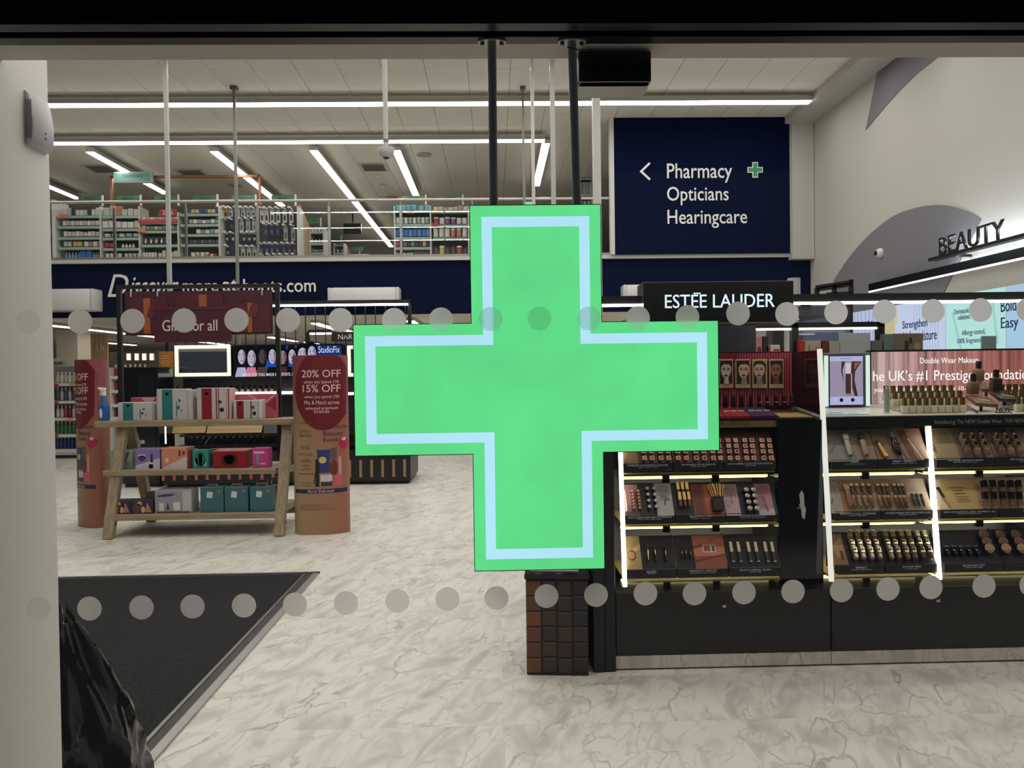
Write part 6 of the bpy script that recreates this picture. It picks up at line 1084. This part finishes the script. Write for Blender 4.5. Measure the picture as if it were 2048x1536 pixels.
# tablet in a lit grey surround
YTb = 3.86; A, B = P(1646, 706, YTb), P(1742, 818, YTb); t = thing('tablet_stand', 'grey stand with two white light bars holding a tablet', 'stand', ((A.x+B.x)/2, YTb, B.z)); wd, h = B.x-A.x, A.z-B.z
obj('surround', m_box(wd, .06, h, .003), mat((86, 90, 88), .4), t, loc=(0, .035, 0)); px2 = YTb/FPX
for x in (-wd/2+.017, wd/2-.014): obj('light_bar', m_box(.02, .006, h-.03), glow((222, 246, 234), 1.0), t, loc=(x, .003, .016))
A, B = P(1656, 711, YTb), P(1726, 811, YTb); tb = thing('tablet', 'tablet showing a foundation bottle on a lilac page', 'tablet', ((A.x+B.x)/2, YTb-.004, B.z)); wd, h = B.x-A.x, A.z-B.z
obj('bezel', m_box(wd, .012, h, .004, 2), CG, tb); W_ = wd-.008; H_ = h-.01
def S_(q): return [((x-.5)*W_, .005+z*H_) for x, z in q]
LI = glow((186, 184, 226), .95)
obj('page', m_print([(S_(rect(0, 0, 1, 1)), LI), (S_(rect(0, .17, 1, .9)), glow((158, 146, 172), .95)), (S_([(.36, .89), (.46, .89), (.38, .72), (.4, .5), (.46, .3), (.42, .45), (.34, .7)]), glow((56, 34, 30), .9)), (S_([(.66, .89), (.95, .89), (.76, .68), (.74, .5), (.84, .18), (.74, .18), (.62, .5)]), glow((74, 42, 34), .9)), (S_([(.74, .86), (.9, .88), (.74, .72)]), glow((150, 98, 76), .9)), (S_(rect(.47, .64, .63, .86)), glow((206, 198, 214), .95)), (S_(rect(.47, .23, .63, .64)), glow((70, 48, 46), .9)), (S_(rect(.63, .2, .67, .64)), glow((170, 158, 176), .9)), (S_(rect(.47, .19, .65, .23)), glow((150, 128, 140), .9)), (S_(ell(.34, .1, .055, .04, 14)), glow((20, 18, 26), 1)), (S_(ell(.68, .1, .055, .04, 14)), glow((20, 18, 26), 1))], .0002), None, tb, loc=(0, -.0058, 0))
obj('lettering', m_fit('ESTEE LAUDER', W_*.36, .006, ext=.0004, align='C'), glow((80, 76, 110), .9), tb, loc=(0, -.0088, h*.925))
a, b = P(1652, 833, 3.62), P(1742, 833, 3.62); t = thing('info_strip', 'pale printed strip lying in front of the tablet', 'leaflet', ((a.x+b.x)/2, 3.62, 1.174+.038*(.035/.365)+.0015)); lo = [Vector((-.108, 0, 0)), Vector((.108, 0, 0)), Vector((.098, .085, .009)), Vector((-.103, .085, .009))]; obj('strip', m_hull(lo, [v+Vector((0, 0, .002)) for v in lo]), mat((196, 214, 214), .4), t)
for k, (x, w_) in enumerate(((-.05, .07), (-.045, .06), (.04, .04))): obj('text_line', m_box(w_, .006, .0005), mat((120, 130, 134), .5), t, loc=(x, .03+.016*(k % 2), .0055+.0018*(k % 2)))
ztop = lambda y: 1.174+.038*(y-3.585)/.365
t = item('squeeze_tube', 'pale grey tube standing left of the foundation rows', 'tube', None, at((P(1773.5, 830, 3.66).x, 3.66, ztop(3.66)+.0005)), [('foot', m_lathe(((.014, 0), (.014, .004)), 14), WHITE), ('body', m_lathe(((.0125, .004), (.0125, .09), (.0135, .1)), 14), mat((160, 158, 152), .3)), ('crimp', m_box(.032, .006, .02, .001), mat((170, 160, 140), .3), (0, 0, .1)), ('tip', m_cyl(.004, .01, 8), WHITE, (0, 0, .12))])
def founda(px, py, Y, z, c, label, grp):
    p = P(px, py, Y); item('foundation_bottle', label, 'bottle', grp, at((p.x, Y, z)), [('glass', m_box(.031, .026, .038, .005, 2), mat(c, .12)), ('cap', m_lathe(((.0125, 0), (.0125, .038)), 14), mat((186, 160, 106), .2, 1), (0, 0, .038))])
CF = ((222, 212, 184), (212, 200, 172), (216, 204, 178), (204, 186, 156))
for r, (Y, xs) in enumerate(((3.64, [1809+14.5*k for k in range(9)]), (3.72, [1790+14.4*k for k in range(10)]), (3.80, [1772+14.4*k for k in range(10)]))):
    for k, x in enumerate(xs): founda(x, 830, Y, ztop(Y)+.0005+(.0, .022, .04)[r]-.0, CF[(k+r) % 4], nth('gold-capped foundation bottle in the %s row of the left block' % ('front', 'middle', 'back')[r], k, len(xs)), 'foundation block left of the display')
for r, (Y, x0_) in enumerate(((3.72, P(1861, 830, 3.72).x), (3.80, P(1845, 830, 3.8).x))):
    solo('acrylic_riser', m_box((.36, .37)[r], .06, (.022, .040)[r]-.003), mat((196, 196, 184), .15), 'clear acrylic step under the %s foundation row' % ('middle', 'back')[r], 'riser', loc=(x0_, Y, ztop(Y)-.0005))
for r, (Y, xs) in enumerate(((3.64, (2036, 2051, 2065)), (3.72, (2016, 2030, 2044, 2058)), (3.80, (2004, 2018, 2031, 2045)))):
    for k, x in enumerate(xs): founda(x, 830, Y, ztop(Y)+.0005+(.0, .022, .04)[r], CF[(k+r+1) % 4], nth('gold-capped foundation bottle in the %s row of the right block' % ('front', 'middle', 'back')[r], k, len(xs)), 'foundation block right of the display')
for r, Y in enumerate((3.72, 3.80)): solo('acrylic_riser', m_box(.2, .06, (.022, .040)[r]-.003), mat((196, 196, 184), .15), 'clear acrylic step of the right block under the %s row' % ('middle', 'back')[r], 'riser', loc=(P(2042, 830, Y).x, Y, ztop(Y)-.0005))
# slanted display blocks with feature bottles
def block(px, py, Y, col, label, txt, bottle, bpx):
    p = P(px, py, Y); t = thing('display_block', label, 'display block', (p.x, Y, p.z), 'slanted display blocks'); R = Matrix.Rotation(.42, 4, 'X') @ Matrix.Rotation(.1, 4, 'Y')
    o = obj('block', m_box(.115, .1, .022, .008, 2), mat(col, .3), t); o.matrix_basis = R; obj('stem', m_cyl(.007, p.z-ztop(Y), 8), BLACK, t, loc=(0, 0, -(p.z-ztop(Y))))
    tx = obj('lettering', m_fit(txt, .06, .02, ext=.0005, align='C'), mat((206, 190, 160), .5), t); tx.matrix_basis = R @ Matrix.Translation(Vector((0, -.02, .0226))) @ Matrix.Rotation(-math.pi/2, 4, 'X')
    bt = item('feature_bottle', bottle, 'bottle', None, Matrix.Translation(Vector((p.x-.02, Y+.035, p.z+.042))) @ Matrix.Rotation(.05, 4, 'Y'), [('glass', m_box(.05, .04, .062, .008, 2), mat(col, .1)), ('neck_ring', m_cyl(.014, .004, 14), GOLD, (0, 0, .062)), ('cap', m_lathe(((.0135, 0), (.0135, .038)), 14), mat((70, 64, 56), .15, .9), (0, 0, .066))])
block(1962, 806, 3.68, (112, 84, 58), 'light brown slanted block in front of the light panel', 'Double Wear', 'light brown foundation bottle standing on the front slanted block', 0)
block(2008, 797, 3.72, (52, 38, 32), 'dark brown slanted block beside the gold word', 'Soft Glow', 'darkest foundation bottle standing on the dark slanted block', 0)
block(1972, 778, 3.86, (128, 98, 74), 'tan slanted block farthest back on the counter', 'Sheer Matte', 'tan foundation bottle standing highest in front of the light panel', 0)
p = P(1992, 829, 3.62); t = thing('gold_word', 'gold standing letters on the white counter top', 'lettering', (p.x, 3.62, ztop(3.62))); obj('letters', m_fit('NEW', .072, .022, ext=.004), mat((120, 104, 76), .3, .8), t, loc=(0, 0, .004)); obj('base', m_box(.08, .012, .004), mat((120, 104, 76), .3, .8), t, loc=(.036, -.002, 0))
a = P(1928, 806, 3.85); b = P(1955, 830, 3.6); solo('glass_divider', m_bar((a.x, 3.86, ztop(3.86)+.008), (b.x, 3.6, ztop(3.6)+.008), .004, .014), mat((60, 66, 62), .1), 'thin dark glass divider lying on the white counter top', 'divider')

# ---- brand sign, gantry
GBm = mat((9, 10, 13), .25); YSg = 3.6
a, b = P(1287, 564, YSg), P(1588, 641, YSg); t = thing('brand_header', 'black brand header box with lit white letters above the counter', 'sign', ((a.x+b.x)/2, YSg, b.z)); obj('box', m_box(b.x-a.x, .16, a.z-b.z, .003), mat((5, 6, 9), .3), t, loc=(0, .08, 0)); obj('ledge', m_box(b.x-a.x+.02, .17, .008), mat((120, 116, 108), .35, .7), t, loc=(0, .08, -.012))
text_px('ESTEE LAUDER', 1330, 1549, 615, YSg-.001, glow((222, 244, 250), 1.1), t, h=27, ext=.004); p = P(1394, 588, YSg); obj('accent', m_box(14*YSg/FPX, .004, 2.4*YSg/FPX), glow((222, 244, 250), 1.1), t, loc=Vector((p.x, YSg-.002, p.z))-t.location)
gt = thing('light_gantry', 'black overhead beam with a white light line carrying the brand header', 'beam', (1.8, 4.05, 0)); YGt = 3.64
def gl_(p): return Vector(p)-gt.location
zb0, zb1 = P(1800, 600, YGt).z, P(1800, 584, YGt).z
obj('beam', m_box(EX1-EX0+.05, .06, zb1-zb0), mat((12, 12, 14), .35), gt, loc=gl_(((EX0+EX1)/2, YGt+.08, zb0))); obj('light_line', m_box(EX1-EX0, .03, .011), lampmat(9, (1, .98, .94)), gt, loc=gl_(((EX0+EX1)/2, YGt+.052, zb0-.012)))
for X in (EX0+.05, EX1-.05): obj('post', m_box(.05, .06, zb0-1.62), CBM, gt, loc=gl_((X, YGt+.08, 1.62)))
a, b = P(1200, 652, 4.02), P(1511, 705, 4.02); solo('grey_backboard', m_box(b.x-a.x, .02, a.z-1.5), mat((58, 62, 70), .45), 'plain dark grey board under the brand header', 'panel', loc=((a.x+b.x)/2, 4.02, 1.5))

# ================================================================== COUNTER BEHIND, SEEN OVER THE BACK PANELS
YN = 5.0; zn = 1.42
bg_ = thing('rear_gondola', 'second black gondola behind the brand counter', 'display unit', (2.2, YN+.3, 0)); obj('body', m_box(3.2, .6, zn-.03), mat((30, 31, 34), .4), bg_); obj('top', m_box(3.24, .64, .03), mat((60, 60, 60), .4), bg_, loc=(0, 0, zn-.03))
a, b = P(1475, 647, YN+.1), P(1765, 655, YN+.1); zz = a.z; obj('beam', m_box(b.x-a.x, .05, .035), GBm, bg_, loc=Vector(((a.x+b.x)/2, YN+.1, zz-.035))-bg_.location); obj('light_line', m_box(b.x-a.x-.04, .012, .014), lampmat(2.4, (1, .98, .94)), bg_, loc=Vector(((a.x+b.x)/2-.01, YN+.1, zz-.05))-bg_.location); obj('beam_post', m_box(.045, .05, zz-zn), GBm, bg_, loc=Vector((b.x-.02, YN+.1, zn))-bg_.location); obj('beam_post', m_box(.045, .05, zz-zn), GBm, bg_, loc=Vector((P(1588, 680, YN+.1).x, YN+.1, zn))-bg_.location)
PG2 = glassmat('smoked_glass', (.45, .47, .5), .06, .3, (.12, .13, .15))
a, b = P(1597, 604, YN+.3), P(1700, 700, YN+.3); solo('glass_screen', m_box(b.x-a.x, .012, a.z-zn-.03), PG2, 'smoked glass screen behind the brand header', 'screen', loc=((a.x+b.x)/2, YN+.3, zn))
def pack(x0_, x1_, ytop, col, label, prints=(), Y=None, dep=.06, cat='box', name='display_card'):
    Y = Y or YN+.02; A, B = P(x0_, ytop, Y), P(x1_, ytop, Y); wd = B.x-A.x; h = A.z-zn
    t = thing(name, label, cat, ((A.x+B.x)/2, Y+dep/2, zn)); obj('carton', m_box(wd, dep, h, .002), mat(col, .4), t)
    if prints: obj('print', m_print([([((x-.5)*wd, h-(1-z)*(h if h < .12 else .14)) for x, z in q], mat(c, .4)) for q, c in prints], .0004), None, t, loc=(0, -dep/2, 0))
pack(1680, 1741, 666, (168, 172, 176), 'tall plain grey card standing on the rear gondola', dep=.02); pack(1768, 1788, 668, (92, 116, 104), 'sage green box edge beside the perfume picture box'); pack(1788, 1846, 667, (110, 98, 86), 'brown box with a perfume picture on the rear gondola', [(rect(.36, .1, .5, .55), (60, 30, 24)), (rect(.38, .55, .48, .66), (30, 24, 22)), (rect(.52, .5, .62, .78), (36, 28, 24)), (ell(.8, .35, .12, .2, 12), (150, 126, 100)), (rect(.7, .1, .95, .2), (60, 46, 40))])
pack(1600, 1609, 681, (176, 40, 46), 'narrow red box on the rear gondola'); pack(1610, 1642, 682, (176, 164, 140), 'beige box with bottles drawn on it on the rear gondola', [(rect(.2, .1, .32, .8), (140, 122, 90)), (rect(.42, .1, .5, .6), (140, 122, 90)), (rect(.62, .1, .95, .7), (150, 136, 108))]); pack(1644, 1657, 681, (100, 26, 28), 'narrow dark red box on the rear gondola'); pack(1659, 1679, 683, (166, 160, 138), 'striped beige box beside the tall grey card'); pack(1743, 1765, 681, (96, 98, 94), 'grey box under the end of the rear beam')
pack(1513, 1524, 672, (196, 130, 136), 'pink card with red flowers on the rear gondola', [(ell(.5, .3, .4, .2, 10), (150, 30, 40)), (ell(.4, .1, .3, .1, 10), (176, 40, 46))]); pack(1527, 1537, 672, (40, 38, 40), 'black carton beside the pink flower card'); pack(1541, 1560, 690, (206, 200, 196), 'small white carton on the rear gondola', [(rect(.3, .7, .9, .8), (150, 60, 60))]); pack(1533, 1540, 692, (150, 60, 66), 'small red carton on the rear gondola')
pack(1965, 1993, 672, (120, 140, 140), 'pale slanting card in front of the mint light box', Y=YN+.1, dep=.02)
a, b = P(1543, 660, 6.2), P(1566, 700, 6.2); solo('dark_column', m_box(b.x-a.x, .15, 2.1), mat((46, 44, 42), .5), 'dark column behind the rear gondola', 'column', loc=((a.x+b.x)/2, 6.25, 0)); a, b = P(1588, 660, 7.2), P(1606, 700, 7.2); solo('pale_column', m_lathe(((.06, 0), (.06, 2.3)), 20), mat((170, 172, 172), .5), 'pale round column left of the blue light box', 'column', loc=((a.x+b.x)/2, 7.3, 0))

# ================================================================== RIGHT WALL: LIT RAIL, LIGHT BOXES, BEAUTY SIGN
XW = XR-.12
def wm(px, py, X): return PX(px, py, X)
A, B = wm(1742, 583, XW), wm(2050, 519.5, XW); zl = (A.z+B.z)/2
t = thing('wall_light_rail', 'long black rail with a white light line along the right wall', 'light rail', (XW, (A.y+B.y)/2, zl)); L_ = abs(A.y-B.y)+2.5; obj('rail', m_box(.1, L_, .1), GBm, t, loc=(.04, -1.2, .02)); obj('light_line', m_box(.02, L_, .018), lampmat(3.0, (1, .98, .94)), t, loc=(-.0, -1.2, 0))
for k in range(3): obj('wall_bracket', m_box(.12, .04, .04), GBm, t, loc=(.08, -2+1.6*k, .05))
def wallbox(x0_, x1_, y0_, zb, col, label, group='light boxes on the right wall', st=.95):
    a_, b_ = wm(x0_, 690, XW), wm(x1_, 690, XW); zt2 = wm((x0_+x1_)/2, y0_, XW).z; t = thing('light_box', label, 'light box', (XW, (a_.y+b_.y)/2, zb), group); w_ = abs(a_.y-b_.y)-.02
    obj('case', m_box(.1, w_+.015, zt2-zb+.01), mat((196, 198, 200), .5), t, loc=(.06, 0, -.005)); obj('lit_face', m_box(.012, w_, zt2-zb), glow(col, st), t); return t, w_, zt2-zb
ZTOPB = None
zb_ = 1.55
def wtext(t, s, yy, z, w_, h, m): 
    o = obj('lettering', m_fit(s, w_, h, ext=.004, align='C'), m, t); o.location = (-.008, yy, z); o.rotation_euler = (0, 0, -math.pi/2); return o
DT = glow((38, 52, 84), .9)
zt2 = wm(1850, 601, XW).z
def wbox2(x0_, x1_, col, label):
    a_, b_ = wm(x0_, 690, XW), wm(x1_, 690, XW); t = thing('light_box', label, 'light box', (XW, (a_.y+b_.y)/2, zb_), 'light boxes on the right wall'); w_ = abs(a_.y-b_.y)-.02
    obj('case', m_box(.1, w_+.015, zt2-zb_+.01), mat((196, 198, 200), .5), t, loc=(.06, 0, -.005)); obj('lit_face', m_box(.012, w_, zt2-zb_), glow(col, .95), t); return t, w_
t, w_ = wbox2(1606, 1690, (196, 210, 238), 'pale blue light box with small writing, farthest along the right wall'); wtext(t, 'Life-proof', .25, .2, w_*.42, .13, DT); obj('print', m_prism(ell(0, 0, .2, .22, 16), .004), glow((222, 200, 206), .95), t, loc=(-.008, -.45, .12), rot=(0, 0, -math.pi/2))
t, w_ = wbox2(1690, 1766, (190, 200, 232), 'lilac striped light box second from the far end of the right wall'); wtext(t, '2 hrs', -.3, .42, .3, .12, DT)
for k in range(9): obj('stripe', m_box(.004, .02, zt2-zb_), glow((176, 172, 216), .9), t, loc=(-.008, w_*(.42-.1*k), 0))
t, w_ = wbox2(1766, 1891, (204, 214, 242), "light box reading strengthen skin's moisture")
wtext(t, 'Strengthen', -.08, .37, w_*.4, .13, DT); wtext(t, "skin's moisture", -.16, .2, w_*.56, .13, DT); obj('gold_print', m_prism(rect(-.14, 0, .14, .5), .004), glow((214, 196, 150), .9), t, loc=(-.008, w_*.38, 0), rot=(0, 0, -math.pi/2)); obj('gold_print', m_prism(rect(-.03, 0, .03, .2), .004), glow((224, 206, 160), .9), t, loc=(-.009, w_*.26, .45), rot=(0, 0, -math.pi/2))
for k in range(10): obj('stripe', m_box(.004, .008, zt2-zb_), glow((182, 192, 228), .9), t, loc=(-.0075, w_*(-.05-.04*k), 0))
t, w_ = wbox2(1892, 2012, (190, 236, 232), 'mint light box about allergy tested products'); GT = glow((84, 116, 118), .9); wtext(t, 'Dermatologist', .16, .47, w_*.36, .075, GT); wtext(t, 'solutions.', .16, .4, w_*.22, .06, GT); wtext(t, 'Allergy tested,', 0, .22, w_*.4, .075, GT); wtext(t, '100% fragrance free.', 0, .13, w_*.56, .075, GT)
for q in ([(-.4, .5), (-.36, .5), (-.2, .05), (-.24, .04)], [(.3, .6), (.33, .6), (.42, .1), (.38, .1)], [(-.1, .62), (.2, .58), (.2, .6), (-.1, .65)]): obj('water_print', m_prism(q, .003), glow((168, 222, 220), .9), t, loc=(-.0078, 0, 0), rot=(0, 0, -math.pi/2))
t, w_ = wbox2(2013, 2130, (176, 208, 236), 'sky blue light box at the right edge'); wtext(t, 'Bold.', .34, .43, .26, .13, DT); wtext(t, 'Easy', .34, .26, .26, .15, DT)
# beauty letters on a lit tray
XBt = XR-.28; A, B = wm(1866, 521, XBt), wm(1998, 480, XBt); zt3 = (A.z+B.z)/2
t = thing('beauty_sign', 'black standing letters on a lit tray reading beauty on the right wall', 'sign', (XBt, (A.y+B.y)/2, zt3)); L_ = abs(A.y-B.y)
obj('tray', m_box(.1, L_+.9, .035), BLACK, t, loc=(.02, -.4, -.02)); obj('halo_light', m_box(.05, L_+.6, .012), lampmat(34, (.82, .92, 1)), t, loc=(.12, -.3, 0)); a_, b_ = wm(1881, 515, XBt), wm(2010, 478, XBt); o = obj('letters', m_fit('BEAUTY', abs(a_.y-b_.y), .2, ext=.02, bold=.0), BLACK, t); o.rotation_euler = (0, 0, -math.pi/2); o.location = (0, a_.y-t.location.y, .02)
for k in (-.9, .3): obj('wall_arm', m_box(.27, .03, .03), BLACK, t, loc=(.14, k, -.02))
p = wm(1763, 506, XR); t = thing('wall_camera', 'small white dome camera on the grey wall arc', 'camera', (XR-.012, p.y, p.z)); obj('base', m_lathe(((.07, 0), (.065, .03), (.045, .06)), 18), WHITE, t, rot=(0, -math.pi/2, 0)); obj('lens', m_lathe(((.035, 0), (.03, .02), (0, .035)), 14), BLACKG, t, loc=(-.055, .01, 0), rot=(0, -math.pi/2, 0))
# black frame leaning behind the beam
A, B = P(1632, 560, 6.6), P(1702, 592, 6.6); t = thing('black_light_truss', 'black spotlight bracket above the beam left of the grey arc', 'bracket', ((A.x+B.x)/2, 6.6, B.z)); w_, h_ = B.x-A.x, A.z-B.z
for x0_, z0_, x1_, z1_ in ((-.5, .55, .5, .85), (-.5, .4, .5, .7), (.5, 0, .5, 1.0), (.02, 0, .02, .7), (-.48, .0, -.48, .5), (-.2, .1, .5, .15)): obj('bar', m_bar((x0_*w_, 0, z0_*h_), (x1_*w_, 0, z1_*h_), .035, .03, (0, 1, 0)), BLACK, t)
obj('support_post', m_box(.05, .05, B.z), BLACK, t, loc=(.48*w_, .03, -B.z))
# ================================================================== LOW END BLOCK WITH PALETTE PRINT
A, B = P(1060, 1344, 3.5), P(1185, 1349, 3.44); t = thing('palette_block', 'low end block covered with a brown eyeshadow palette print', 'display block', ((A.x+B.x)/2, 3.62, 0)); w_ = B.x-A.x; zt4 = P(1120, 1156, 3.47).z
rz = -.1
fr = obj('block_body', m_box(w_, .34, zt4, .003), mat((22, 18, 18), .3), t, rot=(0, 0, rz)); obj('top_lip', m_box(w_+.012, .36, .024, .003), CG, t, loc=(0, 0, zt4), rot=(0, 0, rz)); obj('glossy_sheet', m_box(w_*.8, .3, .004), mat((176, 170, 166), .1), t, loc=(-.01, .02, zt4+.024), rot=(0, 0, rz))
PB_ = ((112, 64, 40), (62, 44, 40), (64, 46, 42), (42, 36, 38)); cw = w_/4; ch = zt4/6.2
for i in range(4):
    for j in range(6): obj('palette_pan', m_box(cw*.93, .008, ch*.93, .004), mat(tuple(int(v*(.85+.3*random.random())) for v in PB_[i]), .35), fr, loc=((i-1.5)*cw, -.172, .012+ch*j+(i % 2)*.004))
# ================================================================== BLACK PLASTIC BAG
def bag():
    bm = bmesh.new(); c = P(96, 1500, 2.12); n = 56; rows = 34; R = []; rnd = random.Random(5)
    ph = [rnd.uniform(0, 6.28) for _ in range(12)]; H_ = P(135, 1236, 2.12).z
    for j in range(rows+1):
        f = j/rows; z = H_*f; ring = []
        base = .345*(1-f)**.72*(1-.06*math.sin(9*f))+.016
        for i in range(n):
            a = 2*math.pi*i/n
            wr = .055*math.sin(3*a+ph[0]+2.5*f)+.05*math.sin(5*a+ph[1]-5*f)+.04*math.sin(9*a+ph[2]+9*f)+.028*math.sin(15*a+ph[3]+5*math.sin(7*f))
            cr_ = .03*abs(math.sin(7*a+ph[4]+11*f))**.5
            r = base*(1+wr+cr_)
            dx = .06*f*f; 
            ring.append(bm.verts.new((c.x-.02+r*math.cos(a)+dx, 2.12+.8*r*math.sin(a), z+.012*math.sin(6*a+ph[5])*f*(1-f)*4+(.03*math.sin(4*a+ph[6]) if j == rows else 0))))
        R.append(ring)
    for a, b in zip(R, R[1:]):
        for i in range(n): bm.faces.new((a[i], a[(i+1) % n], b[(i+1) % n], b[i]))
    bm.faces.new(R[0][::-1]); bm.faces.new(R[-1])
    for v in bm.verts: v.co -= Vector((c.x, 2.12, 0))
    return finish(bm, None, True), c
me, c = bag()
t = thing('plastic_bag', 'black shiny plastic bag slumped on the mat behind the white jamb', 'bag', (c.x, 2.12, .012)); PBM = mat((12, 12, 13), .16, bump=.15, nscale=14); obj('bag_skin', me, PBM, t)
tp = P(136, 1262, 2.12); bmk = m_tube([Vector((-.03, 0, me.vertices[-1].co.z-.06)), Vector((.0, .01, me.vertices[-1].co.z+.0)), Vector((.012, .0, me.vertices[-1].co.z+.05))], [.03, .02, .004], 8); obj('bag_neck', bmk, PBM, t)
